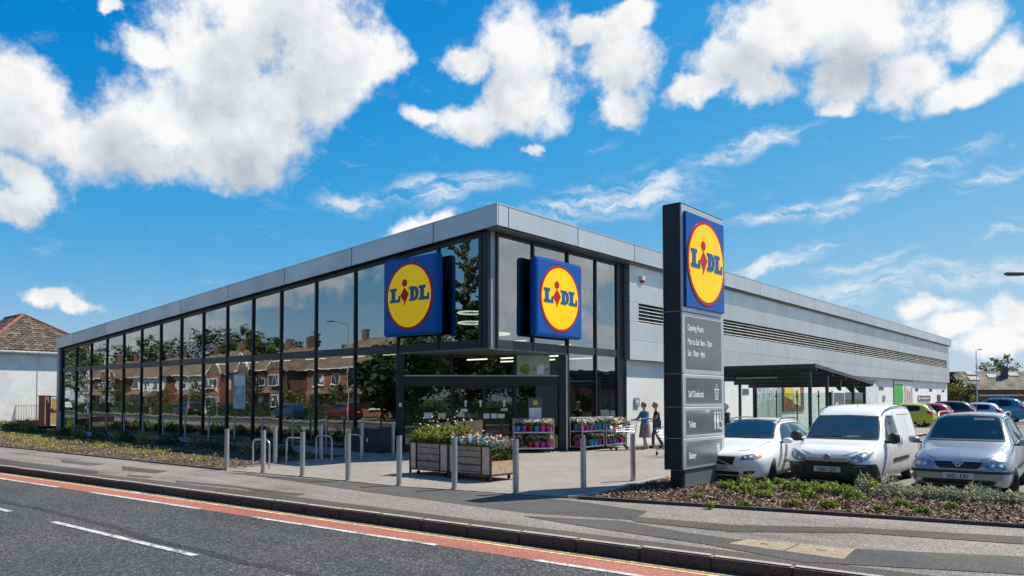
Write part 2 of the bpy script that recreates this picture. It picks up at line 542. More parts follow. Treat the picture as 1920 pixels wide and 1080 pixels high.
def ground_mat(name, stops, speck=0.5, sscale=120.0, bump=0.5, rough=0.85, big=0.35, streak=None):
    """aggregate: large soft patches, stones and grains"""
    m = bpy.data.materials.new(name)
    m.use_nodes = True
    t = NT(m.node_tree)
    m.node_tree.nodes.clear()
    co = t.n('ShaderNodeTexCoord').outputs['Object']
    a = t.noise(co, big, 5.0, 0.6)
    fa = a.outputs['Fac']
    if streak:
        mp = t.n('ShaderNodeMapping', {'Vector': co, 'Rotation': (0, 0, 0.0625), 'Scale': streak})
        b = t.noise(mp.outputs[0], 1.0, 5.0, 0.65)
        fa = t.math('ADD', t.math('MULTIPLY', fa, 0.5), t.math('MULTIPLY', b.outputs['Fac'], 0.5))
    base = t.ramp(fa, stops)
    g = t.n('ShaderNodeTexVoronoi', {'Vector': co, 'Scale': sscale})
    v = t.n('ShaderNodeSeparateColor', {0: g.outputs['Color']}).outputs[0]
    base = t.mix(1.0, base, t.ramp(v, [(0.0, (1 - speck,) * 3), (0.6, (1.0,) * 3), (0.86, (1 + speck * 0.5,) * 3), (1.0, (1 + speck * 2.2,) * 3)]), 'MULTIPLY')
    n2 = t.noise(co, sscale * 0.45, 3.0, 0.7)
    base = t.mix(1.0, base, t.ramp(n2.outputs['Fac'], [(0.3, (1 - speck * 0.5,) * 3), (0.7, (1 + speck * 0.5,) * 3)]), 'MULTIPLY')
    h = t.math('ADD', g.outputs['Distance'], n2.outputs['Fac'])
    bn = t.n('ShaderNodeBump', {'Strength': bump, 'Distance': 0.008, 'Height': h})
    p = t.n('ShaderNodeBsdfPrincipled', {'Base Color': base, 'Roughness': rough, 'Specular IOR Level': 0.18, 'Normal': bn.outputs[0]})
    t.n('ShaderNodeOutputMaterial', {'Surface': p.outputs[0]})
    return m


m_road = ground_mat('road_asphalt', [(0.3, (0.046, 0.049, 0.053)), (0.5, (0.069, 0.071, 0.073)), (0.68, (0.096, 0.092, 0.087))], 0.58, 42.0, 1.0, streak=(0.05, 0.9, 1))
m_redlane = ground_mat('red_lane_asphalt', [(0.3, (0.25, 0.095, 0.072)), (0.55, (0.34, 0.135, 0.105)), (0.7, (0.38, 0.165, 0.135))], 0.35, 70.0, 0.6, streak=(0.2, 2.5, 1))
m_pave = ground_mat('pavement_tarmac', [(0.36, (0.10, 0.093, 0.086)), (0.46, (0.195, 0.175, 0.161)), (0.63, (0.275, 0.243, 0.223))], 0.45, 65.0, 0.5, streak=(0.10, 1.7, 1))
m_patch = ground_mat('patch_tarmac', [(0.3, (0.060, 0.060, 0.060)), (0.7, (0.105, 0.102, 0.098))], 0.35, 80.0, 0.5)
m_patch2 = ground_mat('worn_patch_tarmac', [(0.3, (0.065, 0.058, 0.050)), (0.7, (0.115, 0.10, 0.086))], 0.4, 80.0, 0.5)
m_cpark = ground_mat('car_park_tarmac', [(0.3, (0.15, 0.146, 0.14)), (0.7, (0.215, 0.206, 0.195))], 0.25, 60.0, 0.3)
m_earth = ground_mat('earth', [(0.3, (0.10, 0.13, 0.05)), (0.7, (0.16, 0.15, 0.09))], 0.3, 20.0, 0.5)
m_soil = ground_mat('bark_soil', [(0.3, (0.060, 0.042, 0.03)), (0.7, (0.13, 0.088, 0.062))], 0.6, 28.0, 1.0)
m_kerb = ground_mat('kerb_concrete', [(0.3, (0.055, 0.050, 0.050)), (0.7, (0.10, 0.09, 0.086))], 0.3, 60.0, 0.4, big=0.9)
m_edge = ground_mat('edging_concrete', [(0.3, (0.27, 0.255, 0.235)), (0.7, (0.38, 0.36, 0.33))], 0.2, 60.0, 0.3, big=1.1)
m_line = ground_mat('white_road_paint', [(0.36, (0.20, 0.20, 0.195)), (0.46, (0.44, 0.44, 0.42)), (0.65, (0.56, 0.56, 0.54))], 0.35, 45.0, 0.5, big=5.0)
m_yline = ground_mat('yellow_road_paint', [(0.35, (0.45, 0.36, 0.20)), (0.6, (0.72, 0.58, 0.30))], 0.35, 40.0, 0.4, big=2.5)
m_slab = ground_mat('cover_concrete', [(0.3, (0.25, 0.205, 0.145)), (0.7, (0.33, 0.27, 0.195))], 0.2, 40.0, 0.4, big=1.5)


def paver_mat(name, c1, c2, mortar, scale=1.0, rot=0.0):
    m = bpy.data.materials.new(name)
    m.use_nodes = True
    t = NT(m.node_tree)
    m.node_tree.nodes.clear()
    co = t.n('ShaderNodeTexCoord').outputs['Object']
    mp = t.n('ShaderNodeMapping', {'Vector': co, 'Rotation': (0, 0, rot)})
    br = t.n('ShaderNodeTexBrick', {'Vector': mp.outputs[0], 'Color1': (*c1, 1), 'Color2': (*c2, 1), 'Mortar': (*mortar, 1), 'Scale': 1.0,
                                    'Mortar Size': 0.004, 'Brick Width': 0.24 * scale, 'Row Height': 0.12 * scale, 'Mortar Smooth': 0.2})
    n = t.noise(co, 0.5, 5.0, 0.65)
    f = t.noise(co, 90.0, 2.0, 0.6)
    base = t.mix(1.0, br.outputs[0], t.ramp(n.outputs['Fac'], [(0.3, (0.86,) * 3), (0.7, (1.12,) * 3)]), 'MULTIPLY')
    base = t.mix(1.0, base, t.ramp(f.outputs['Fac'], [(0.3, (0.88,) * 3), (0.7, (1.12,) * 3)]), 'MULTIPLY')
    bn = t.n('ShaderNodeBump', {'Strength': 0.5, 'Distance': 0.004, 'Height': t.math('SUBTRACT', 1.0, br.outputs['Fac'])})
    p = t.n('ShaderNodeBsdfPrincipled', {'Base Color': base, 'Roughness': 0.85, 'Normal': bn.outputs[0], 'Specular IOR Level': 0.3})
    t.n('ShaderNodeOutputMaterial', {'Surface': p.outputs[0]})
    return m


m_paver = paver_mat('plaza_paving', (0.235, 0.215, 0.19), (0.285, 0.26, 0.23), (0.15, 0.138, 0.125))
m_paver2 = paver_mat('path_paving', (0.24, 0.23, 0.21), (0.28, 0.265, 0.245), (0.15, 0.14, 0.13), 2.5)


def flat(name, pts, z, mt, parent=None):
    return MB().sheet([(x, y, z) for x, y in pts]).build(name, mt, parent)


struct(MB().sheet([(-700, -700, -0.21), (700, -700, -0.21), (700, 700, -0.21), (-700, 700, -0.21)]).build('ground', m_earth))
X0, X1 = -160.0, 120.0
struct(flat('road', [(X0, kerb_y(X0) - 6.1), (X1, kerb_y(X1) - 6.1), (X1, kerb_y(X1) + 0.02), (X0, kerb_y(X0) + 0.02)], -0.165, m_road))
struct(flat('cycle_lane', [(X0, kerb_y(X0) - 0.72), (X1, kerb_y(X1) - 0.72), (X1, kerb_y(X1) - 0.002), (X0, kerb_y(X0) - 0.002)], -0.161, m_redlane))


def dash(name, xa, xb, f, w, mt=m_line, z=-0.157):
    o = flat(name, [(xa, f(xa) - w / 2), (xb, f(xb) - w / 2), (xb, f(xb) + w / 2), (xa, f(xa) + w / 2)], z, mt)
    return struct(o)


edge_f = lambda x: -10.735 + 0.0615 * x
for i in range(-7, 9):
    xa = 3.94 + 5.72 * i
    dash('lane_marking', xa, xa + 4.15, edge_f, 0.10)
cen_f = lambda x: -12.90 + 0.035 * x
for i in range(-6, 9):
    xa = 1.87 + 6.2 * i
    dash('centre_marking', xa, xa + 4.35, cen_f, 0.105)
for off in (0.10, 0.22):
    dash('yellow_line', -60, 60, lambda x: kerb_y(x) - off, 0.055, m_yline)

# a dark sealed joint wandering along the centre line, and pale stains by the kerb
m_seam = ground_mat('sealed_joint', [(0.3, (0.036, 0.038, 0.042)), (0.7, (0.054, 0.056, 0.060))], 0.5, 45.0, 0.7)
sx_ = [-14 + 0.6 * k for k in range(52)]
seam_y = lambda x: -12.46 + 0.03 * (x - 3) * (x < 3) * 0 - 0.0 * x + 0.05 * math.sin(x * 0.9) + 0.03 * math.sin(x * 2.3 + 1)
struct(MB().sheet([(x, seam_y(x) - 0.07 - 0.03 * math.sin(3 * x), -0.1625) for x in sx_] + [(x, seam_y(x) + 0.07 + 0.03 * math.sin(4.1 * x + 2), -0.1625) for x in sx_[::-1]]).build('road_seam', m_seam))
m_stain = ground_mat('pale_stain', [(0.45, (0.30, 0.27, 0.22)), (0.55, (0.52, 0.50, 0.44))], 0.4, 40.0, 0.4, big=3.0)
struct(MB().sheet([(x, kerb_y(x) - 0.05 - 0.16 * abs(math.sin((x + 2.2) * 1.05)) * (0.6 + 0.4 * math.sin(5 * x)), -0.1555) for x in [-2.0 + 0.13 * k for k in range(22)]] + [(x, kerb_y(x) - 0.03, -0.1555) for x in [-2.0 + 0.13 * k for k in range(22)][::-1]]).build('road_stain', m_stain))

# pavement slab and kerb stones
pv = [(X0, kerb_y(X0) + 0.12), (X1, kerb_y(X1) + 0.12), (X1, 12.0), (30.0, -0.9), (14.22, -4.70), (11.3, -5.30), (7.6, -6.16), (6.2, -6.42), (4.8, -6.68), (3.4, -6.95),
      (0.2, -7.08), (-2.6, -7.36), (-8.1, -7.48), (-18.0, -7.83), (X0, -13.0)]
pave = MB()
pave.prism(pv, -0.2, 0.0)
pave_o = struct(pave.build('pavement', m_pave))
PATCH = {
    'p1': [(-2.19, -7.57), (7.65, -6.38), (9.33, -6.66), (9.57, -7.57), (7.89, -8.05), (2.91, -7.87), (0.28, -7.65)] ,
    'p2': [(-1.2, -9.29), (0.06, -9.08), (0.92, -9.02), (2.67, -8.97), (3.1, -8.83), (3.21, -9.15), (2.05, -9.26), (1.22, -9.14), (0.43, -9.29), (-0.83, -9.47)] ,
    'p3': [(-5.79, -8.51), (-3.54, -8.31), (-3.12, -8.84), (-4.62, -9.01)] ,
    'p4': [(-3.39, -9.39), (-2.41, -9.24), (-2.23, -9.47), (-3.11, -9.57)] ,
    'p5': [(-9.34, -8.76), (-6.95, -8.47), (-6.65, -8.98), (-8.51, -9.05)] ,
    'p6': [(-11.25, -9.79), (-4.97, -9.46), (-4.24, -9.75), (-9.7, -10.24)] ,
    'p7': [(8.06, -8.34), (9.5, -7.76), (10.74, -8.06), (11.37, -8.1), (12.82, -7.77), (14.45, -7.02), (14.56, -8.06), (12.55, -8.92), (11.33, -8.65), (9.39, -8.52)] ,
    'p8': [(9.33, -7.3), (10.97, -7.04), (12.36, -6.19), (14.3, -5.5), (14.36, -6.11), (12.47, -6.6), (11.2, -7.58), (9.7, -7.71)] ,
}
for i, (k, pl) in enumerate(PATCH.items()):
    flat("tarmac_patch", pl, 0.0034 + 0.0006 * i, m_patch2 if k in ('p8', 'p9', 'p4') else m_patch, pave_o)
flat('tarmac_patch', [(-40, kerb_y(-40) + 0.13), (40, kerb_y(40) + 0.13), (40, kerb_y(40) + 0.47), (8, kerb_y(8) + 0.46), (3, kerb_y(3) + 0.62), (-6, kerb_y(-6) + 0.50), (-40, kerb_y(-40) + 0.6)], 0.0025, m_patch2, pave_o)

kb = MB()
kb.box(0, 0.907, -0.128, 0.0, -0.19, 0.0)
m_kerbtop = ground_mat('kerb_lit_top', [(0.3, (0.27, 0.25, 0.235)), (0.7, (0.42, 0.39, 0.37))], 0.25, 60.0, 0.3, big=0.9)
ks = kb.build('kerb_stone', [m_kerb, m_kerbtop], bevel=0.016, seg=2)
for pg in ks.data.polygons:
    pg.material_index = 1 if pg.normal.z > 0.3 else 0      # pale sunlit top; face painted darker for its shade and grime
kerb = bpy.data.objects.new('kerb', None)
COL.objects.link(kerb)
struct(kerb)
ka = math.atan(0.0625)
first = True
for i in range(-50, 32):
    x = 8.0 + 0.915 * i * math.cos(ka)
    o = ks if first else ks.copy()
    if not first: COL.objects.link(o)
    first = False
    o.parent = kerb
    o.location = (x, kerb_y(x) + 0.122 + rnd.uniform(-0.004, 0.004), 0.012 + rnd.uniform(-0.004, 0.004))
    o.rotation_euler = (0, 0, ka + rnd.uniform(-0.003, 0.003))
far_kerb = MB()
far_kerb.hexa([(x, y, -0.18) for x, y in ((X0, kerb_y(X0) - 6.22), (X1, kerb_y(X1) - 6.22), (X1, kerb_y(X1) - 6.08), (X0, kerb_y(X0) - 6.08))],
              [(x, y, 0.0) for x, y in ((X0, kerb_y(X0) - 6.22), (X1, kerb_y(X1) - 6.22), (X1, kerb_y(X1) - 6.08), (X0, kerb_y(X0) - 6.08))])
struct(far_kerb.build('far_kerb', m_kerb))
fp = MB()
fp.prism([(X0, kerb_y(X0) - 8.6), (X1, kerb_y(X1) - 8.6), (X1, kerb_y(X1) - 6.22), (X0, kerb_y(X0) - 6.22)], -0.19, 0.0)
struct(fp.build('far_pavement', m_pave))

# plaza, shopfront path, car park
plaza = [(-3.3, -4.0), (-2.75, -7.05), (-2.6, -7.28), (0.2, -7.0), (3.4, -6.87), (4.8, -6.60), (6.2, -6.34), (7.35, -6.10), (7.55, -5.6), (7.45, -4.6), (7.22, -3.1), (7.1, -1.75), (7.1, -0.4),
         (7.1, 75), (-6, 75), (-6, -2.35), (-3.3, -2.3)]
struct(flat('plaza', plaza, 0.004, m_paver))
struct(flat('shopfront_path', [(-34.3, -0.95), (-20, -1.75), (-12, -2.15), (-6, -2.35), (-6, 0.3), (-34.3, 0.3)], 0.006, m_paver2))
struct(flat('car_park', [(7.1, -1.6), (10.0, -1.5), (13.6, -1.4), (30, 2.0), (70, 12), (70, 160), (7.1, 160)], -0.070, m_cpark))
for x in (9.85, 12.25, 14.7, 17.1):
    struct(flat('bay_line', [(x - 0.05, -1.35), (x + 0.05, -1.35), (x + 0.05, 3.4), (x - 0.05, 3.4)], -0.066, m_line))
for k in range(14):
    y = 30 + 2.5 * k
    struct(flat('bay_line', [(3.0, y - 0.05), (7.0, y - 0.05), (7.0, y + 0.05), (3.0, y + 0.05)], 0.0085, m_line))

# planting beds (bark over soil) and their edgings
bedR = [(7.68, -6.08), (11.3, -5.22), (14.22, -4.62), (30, -0.82), (30, 1.9), (13.6, -1.5), (10.0, -1.62), (7.22, -1.72), (7.35, -3.1), (7.57, -4.6), (7.68, -5.6)]
bedL = [(-2.9, -7.05), (-2.7, -7.28), (-8.1, -7.40), (-18.0, -7.75), (-43, -8.7), (-43, 0.5), (-34.6, -1.0), (-20, -1.82), (-12, -2.22), (-6.2, -2.42), (-3.45, -2.5), (-3.45, -4.0)]
struct(flat('planting_bed_soil', bedR, 0.02, m_soil))
struct(flat('planting_bed_soil', bedL, 0.02, m_soil))


def edging(name, pts, w, z0, z1, mt):
    """a run of edging stones, each a piece of its own"""
    root = bpy.data.objects.new(name, None)
    COL.objects.link(root)
    struct(root)
    for (a, b) in zip(pts[:-1], pts[1:]):
        a, b = Vector((*a, 0)), Vector((*b, 0))
        d = b - a
        n = max(1, round(d.length / 0.9))
        t = d.normalized()
        s = Vector((-t.y, t.x, 0)) * w
        for k in range(n):
            p, q = a + d * (k / n) + t * 0.003, a + d * ((k + 1) / n) - t * 0.003
            mb = MB()
            mb.hexa([p + Vector((0, 0, z0)), q + Vector((0, 0, z0)), q + s + Vector((0, 0, z0)), p + s + Vector((0, 0, z0))],
                    [p + Vector((0, 0, z1)), q + Vector((0, 0, z1)), q + s + Vector((0, 0, z1)), p + s + Vector((0, 0, z1))])
            mb.build('edging_stone', mt, root)
    return root


edging('bed_edging', [(7.6, -6.16), (11.3, -5.30), (14.22, -4.70), (20.0, -3.3)], 0.07, -0.05, 0.055, m_kerb)
edging('plaza_edging', [(7.08, -1.75), (7.2, -3.1), (7.43, -4.6), (7.53, -5.6), (7.35, -6.12)][::-1], 0.13, -0.05, 0.035, m_edge)
edging('bed_edging', [(20.0, -0.05), (13.6, -1.37), (10.0, -1.5), (7.2, -1.6)][::-1], 0.1, -0.12, 0.05, m_edge)
edging('bed_edging', [(-30, -8.25), (-18.0, -7.85), (-8.1, -7.50), (-2.7, -7.38)], 0.07, -0.05, 0.035, m_kerb)
edging('path_edging', [(-34.3, -0.97), (-20, -1.77), (-12, -2.17), (-3.4, -2.4)][::-1], 0.06, -0.05, 0.03, m_edge)
edging('plaza_edging', [(-3.4, -2.42), (-3.38, -4.0), (-2.82, -7.05), (-2.66, -7.3)][::-1], 0.06, -0.05, 0.03, m_edge)

# pale concrete access cover in the pavement
cv = thing('access_cover', 'pale concrete access cover set in the dark pavement near the kerb', 'cover')
for (a, b) in ((0.0, 0.49), (0.51, 1.0)):
    q = [Vector((11.49, -8.43, 0)), Vector((12.89, -8.49, 0)), Vector((12.82, -7.77, 0)), Vector((11.56, -8.0, 0))]
    p0, p1 = q[0].lerp(q[1], a), q[0].lerp(q[1], b)
    p3, p2 = q[3].lerp(q[2], a), q[3].lerp(q[2], b)
    MB().hexa([Vector((p.x, p.y, -0.01)) for p in (p0, p1, p2, p3)], [Vector((p.x, p.y, 0.010)) for p in (p0, p1, p2, p3)]).build('slab', m_slab, cv)
    c = (p0 + p1 + p2 + p3) / 4
    MB().box(c.x - 0.05, c.x + 0.05, c.y - 0.012, c.y + 0.012, 0.008, 0.013).build('lifting_slot', m_black, cv)

# ------------------------------------------------------------------ the store
ZT, ZB = 3.685, 3.417                              # transom band
def zfb(x): return 7.10 + 0.0661 * min(x, 0.6)      # fascia bottom / top: the roof falls to the left
def zft(x): return 7.75 + 0.0669 * min(x, 0.6)


store = thing('supermarket', 'long glass fronted supermarket with silver cladding and sloping roof edge', 'store')
XL = -34.4
# fascia, street side: sloping panels with open joints
js = [0.53] + [-2.25 - 4.24 * k for k in range(8)] + [XL - 0.1]
G = 0.018
for a, b in zip(js[:-1], js[1:]):
    x0, x1 = b + G, a - (G if a < 0.5 else 0)
    MB().hexa([(x0, -0.25, zfb(x0)), (x1, -0.25, zfb(x1)), (x1, -0.19, zfb(x1)), (x0, -0.19, zfb(x0))],
              [(x0, -0.25, zft(x0)), (x1, -0.25, zft(x1)), (x1, -0.19, zft(x1)), (x0, -0.19, zft(x0))]).build('fascia_panel', m_silver, store, bevel=0.004)
# fascia, car park side
jy = [-0.19, 0.30, 4.07, 7.89, 12.05] + [16.2 + 4.30 * k for k in range(13)] + [71.5]
for a, b in zip(jy[:-1], jy[1:]):
    MB().box(0.47, 0.53, a + G, b - G, zfb(0.53), zft(0.53)).build('fascia_panel', m_silver, store, bevel=0.004)
MB().hexa([(XL - .05, -0.18, zfb(XL) + .02), (0.46, -0.18, zfb(0.46) + .02), (0.46, 71.4, zfb(.46) + .02), (XL - .05, 71.4, zfb(XL) + .02)],
          [(XL - .05, -0.18, zft(XL) - .03), (0.46, -0.18, zft(0.46) - .03), (0.46, 71.4, zft(.46) - .03), (XL - .05, 71.4, zft(XL) - .03)]).build('roof', m_frame2, store)
# coping
MB().hexa([(XL - .1, -0.26, zft(XL)), (0.54, -0.26, zft(0.53)), (0.54, 0.1, zft(.53)), (XL - .1, 0.1, zft(XL))],
          [(XL - .1, -0.26, zft(XL) + .03), (0.54, -0.26, zft(0.53) + .03), (0.54, 0.1, zft(.53) + .03), (XL - .1, 0.1, zft(XL) + .03)]).build('coping', m_silver, store)
MB().box(0.15, 0.541, 0.1, 71.51, zft(.53) + 0.001, zft(.53) + 0.03).build('coping', m_silver, store)
# soffits
MB().box(0.0, 0.468, -0.185, 7.93, zfb(0) - 0.02, zfb(0) + 0.01).build('soffit', m_soffit, store)
MB().box(0.29, 0.468, 7.93, 71.4, zfb(0) - 0.02, zfb(0) + 0.01).build('soffit', m_soffit, store)
MB().hexa([(XL, -0.185, zfb(XL) - .012), (0, -0.185, zfb(0) - .012), (0, 0.0, zfb(0) - .012), (XL, 0.0, zfb(XL) - .012)],
          [(XL, -0.185, zfb(XL) + .012), (0, -0.185, zfb(0) + .012), (0, 0.0, zfb(0) + .012), (XL, 0.0, zfb(XL) + .012)]).build('soffit', m_frame, store)

# street glazing
mx = [-34.07] + [-31.98 + 2.0713 * i for i in range(11)] + [-8.91, -6.53, -4.2, -2.23, -0.34]
MW = 0.085


def pane(corners, mt=None, tilt=0.0035, name='pane', parent=None):
    """a pane set a hair out of plane, as fitted glass is"""
    c = [Vector(p) for p in corners]
    n = (c[1] - c[0]).cross(c[3] - c[0]).normalized()
    a, b = rnd.uniform(-tilt, tilt), rnd.uniform(-tilt, tilt)
    w, h = (c[1] - c[0]).length, (c[3] - c[0]).length
    off = [(-w * a - h * b) / 2, (w * a - h * b) / 2, (w * a + h * b) / 2, (-w * a + h * b) / 2]
    front = [p + n * o for p, o in zip(c, off)]
    mb = MB()
    mb.sheet(front)
    return mb.build(name, mt or m_glass, parent or store)


for i, (a, b) in enumerate(zip(mx[:-1], mx[1:])):
    x0, x1 = a + MW / 2 - .01, b - MW / 2 + .01
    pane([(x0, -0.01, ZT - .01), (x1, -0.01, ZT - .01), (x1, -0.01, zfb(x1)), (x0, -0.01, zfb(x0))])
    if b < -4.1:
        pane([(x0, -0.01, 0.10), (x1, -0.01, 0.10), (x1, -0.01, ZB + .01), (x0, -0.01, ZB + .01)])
for i, x in enumerate(mx):
    z0 = 0.0 if x < -4.0 else ZB
    w = MW if i not in (0, 16) else 0.12
    MB().box(x - w / 2, x + w / 2, -0.075, 0.09, z0, zfb(x) + 0.02).build('mullion', m_frame, store)
for a, b in zip(mx[:-1], mx[1:]):
    MB().box(a + MW / 2, b - MW / 2, -0.05, 0.08, ZB, ZT).build('transom', m_frame2 if a < -4.3 else m_frame, store)
    x0, x1 = a + MW / 2, b - MW / 2
    MB().hexa([(x0, -0.055, zfb(x0) - .17), (x1, -0.055, zfb(x1) - .17), (x1, 0.08, zfb(x1) - .17), (x0, 0.08, zfb(x0) - .17)],
              [(x0, -0.055, zfb(x0) - .013), (x1, -0.055, zfb(x1) - .013), (x1, 0.08, zfb(x1) - .013), (x0, 0.08, zfb(x0) - .013)]).build('head_rail', m_frame, store)
    if b < -4.1:
        MB().box(x0, x1, -0.05, 0.08, 0.0, 0.11).build('sill_rail', m_frame, store)
# end column on the left
MB().box(XL - 0.08, -34.13, -0.19, 0.12, 0, zfb(XL) - .012).build('end_column', m_silverd, store, bevel=0.01)
MB().box(XL - 0.02, XL + 0.1, 0.12, 71.3, 0, zfb(XL)).build('side_wall', m_white, store)
# glazed corner box: corner post
MB().box(-0.29, 0.0, -0.05, 0.05, ZB - .001, zfb(0) - .02).build('corner_post', m_frame, store)
MB().box(-0.05, 0.012, 0.051, 0.28, ZB - .001, zfb(0) - .02).build('corner_post', m_silverd, store)
# car park side glazing
my = [0.32, 2.15, 4.12, 5.90, 7.40]
for a, b in zip(my[:-1], my[1:]):
    y0, y1 = a + MW / 2 - .01, b - MW / 2 + .01
    pane([(0.01, y0, ZT - .01), (0.01, y1, ZT - .01), (0.01, y1, zfb(0)), (0.01, y0, zfb(0))])
    if a > 4:
        pane([(0.01, y0, 0.10), (0.01, y1, 0.10), (0.01, y1, ZB + .01), (0.01, y0, ZB + .01)], m_glass)
        MB().box(-0.08, 0.05, y0 + .01, y1 - .01, 0.0, 0.11).build('sill_rail', m_frame, store)
    MB().box(-0.08, 0.05, y0 + .01, y1 - .01, ZB, ZT).build('transom', m_frame2, store)
    MB().box(-0.08, 0.055, y0 + .01, y1 - .01, zfb(0) - .13, zfb(0) - .022).build('head_rail', m_frame, store)
for y in my:
    MB().box(-0.09, 0.075, y - MW / 2, y + MW / 2, ZB if y < 4 else 0.0, zfb(0) - .022).build('mullion', m_frame, store)
MB().box(-0.1, 0.04, 7.443, 7.93, 0.0, zfb(0) - .022).build('jamb_panel', m_frame, store)
for z in (4.09, 4.84, 5.59, 6.36):
    MB().box(0.04, 0.044, 7.443, 7.9, z - .012, z + .012).build('joint', m_black, store)

# chamfered entrance under the corner box
A, B = Vector((-4.2, 0.0, 0)), Vector((0.0, 4.12, 0))
dch = (B - A)
LCH = dch.length
tch = dch.normalized()
nch = Vector((tch.y, -tch.x, 0))


def ch(s, d, z):
    p = A + tch * s + nch * d
    return (p.x, p.y, z)


def chbox(s0, s1, d0, d1, z0, z1):
    return MB().hexa([ch(s0, d0, z0), ch(s1, d0, z0), ch(s1, d1, z0), ch(s0, d1, z0)], [ch(s0, d0, z1), ch(s1, d0, z1), ch(s1, d1, z1), ch(s0, d1, z1)])


K = LCH / 5.70
MB().prism([(-4.24, -0.04), (0.04, -0.04), (0.04, 4.16)], ZB - 0.06, ZB - 0.002).build('canopy_soffit', m_soffit, store)
chbox(-0.02, 0.20 * K, -0.08, 0.14, 0, ZB - .062).build('entrance_column', m_frame, store)
chbox(LCH - 0.30, LCH + 0.02, -0.08, 0.14, 0, ZB - .062).build('entrance_column', m_frame, store)
chbox(LCH - 0.06, LCH + 0.0, 0.14, 0.16, 0, ZB - .062).build('column_trim', m_galv, store)
posts = [0.20 * K, 1.78 * K, 2.88 * K, 3.92 * K, LCH - 0.30]
for s in posts[1:-1:2]:
    chbox(s - .055, s + .055, -0.05, 0.08, 0, ZB - .062).build('entrance_post', m_frame, store)
chbox(posts[0], posts[-1], -0.05, 0.075, 2.26, 2.60).build('door_header', m_frame, store)
for a, b in zip((posts[0], posts[1], posts[3]), (posts[1], posts[3], posts[4])):
    pane([ch(a + .03, 0, 2.59), ch(b - .03, 0, 2.59), ch(b - .03, 0, ZB - .05), ch(a + .03, 0, ZB - .05)], m_glass2)
chbox(posts[0] + .001, posts[-1] - .001, -0.03, 0.09, 2.601, 2.64).build('header_trim', m_galv, store)
# fixed side lights and sliding leaves
for a, b in ((posts[0], posts[1]), (posts[3], posts[4])):
    pane([ch(a + .03, 0, 0.08), ch(b - .03, 0, 0.08), ch(b - .03, 0, 2.27), ch(a + .03, 0, 2.27)], m_glass2)
    chbox(a + .02, b - .02, -0.04, 0.05, 0.0, 0.09).build('sill_rail', m_frame, store)
for k, (a, b) in enumerate(((posts[1] + .055, posts[2]), (posts[2], posts[3] - .055))):
    dr = chbox(a + .004, a + .054, -0.07, -0.02, 0.01, 2.255)
    for q in (chbox(b - .054, b - .004, -0.07, -0.02, 0.01, 2.255), chbox(a + .054, b - .054, -0.07, -0.02, 0.01, 0.12), chbox(a + .054, b - .054, -0.07, -0.02, 2.16, 2.255)):
        dr.add(q.v, q.f)
    d = dr.build('sliding_door', m_frame, store)
    pane([ch(a + .05, -0.04, 0.11), ch(b - .05, -0.04, 0.11), ch(b - .05, -0.04, 2.17), ch(a + .05, -0.04, 2.17)], m_glass2, name='door_pane', parent=d)
chbox(posts[0], posts[-1], -0.3, 0.3, 0.0041, 0.012).build('threshold', m_soffit, store)
chbox(0.03 * K, 0.12 * K, 0.14, 0.15, 1.55, 1.68).build('call_point', m_textw, store)
# stickers on the doors: arrow rounds and notices
def sticker(s, z, w, h, mt, d=0.012, name='sticker'):
    return chbox(s - w / 2, s + w / 2, d, d + .003, z - h / 2, z + h / 2).build(name, mt, store)


for s in (2.25, 2.75, 3.55):
    mb = MB()
    mb.prism([(0.0, 0.13), (0.075, 0.04), (0.03, 0.04), (0.03, -0.12), (-0.03, -0.12), (-0.03, 0.04), (-0.075, 0.04)][::-1], 0.012, 0.016, lambda a, b, c: ch(s * K + a, c, 1.66 + b))
    mb.build('arrow_sticker', m_textw, store)
for s, z, w, h in ((2.2, 1.42, .22, .10), (3.55, 1.44, .24, .10), (2.95, 1.22, .2, .17), (3.2, 1.22, .2, .17), (1.0, 1.24, .30, .2), (1.45, 1.24, .25, .18), (2.1, 1.26, .22, .14), (3.45, 1.22, .24, .15)):
    sticker(s * K, z, w, h, m_textw if rnd.random() < 0.5 else m_galv)

# cladding over the white wall, car park side
cy = [7.94, 12.05] + [16.35 + 4.31 * k for k in range(13)] + [71.5]
rows = [3.33, 4.09, 4.84, 5.59, 6.36, zfb(0) - .022]
for a, b in zip(cy[:-1], cy[1:]):
    for r, (z0, z1) in enumerate(zip(rows[:-1], rows[1:])):
        ya, yb = a, b
        if r == 2:
            if a < 8: yb = 8.62
            elif b > 70.5: ya = 70.2
            else: continue
        MB().box(0.23, 0.28, ya + (.007 if ya > 8 else 0), yb - .007, z0 + .009, z1 - .009).build('cladding_panel', m_silver, store, bevel=0.003)
MB().box(0.05, 0.228, 7.95, 71.45, 3.34, 4.83).build('cladding_backing', m_black, store)
MB().box(0.05, 0.228, 7.95, 71.45, 5.60, 7.05).build('cladding_backing', m_black, store)
MB().box(0.0, 0.10, 7.95, 71.45, 4.83, 5.60).build('louvre_recess', m_black, store)
for (z0, z1) in zip(rows[:-1], rows[1:]):
    MB().box(-0.08, 0.229, 7.935, 7.949, z0 + .009, z1 - .009).build('cladding_return', m_silverd, store)
    MB().box(-0.08, 0.229, 71.451, 71.47, z0 + .009, z1 - .009).build('cladding_return', m_silverd, store)
lv = MB().box(0.11, 0.15, 8.62, 70.2, 4.845, 4.87).build('louvre', m_silver, store)
sl0 = None
ys = [8.63 + 4.104 * k for k in range(16)]
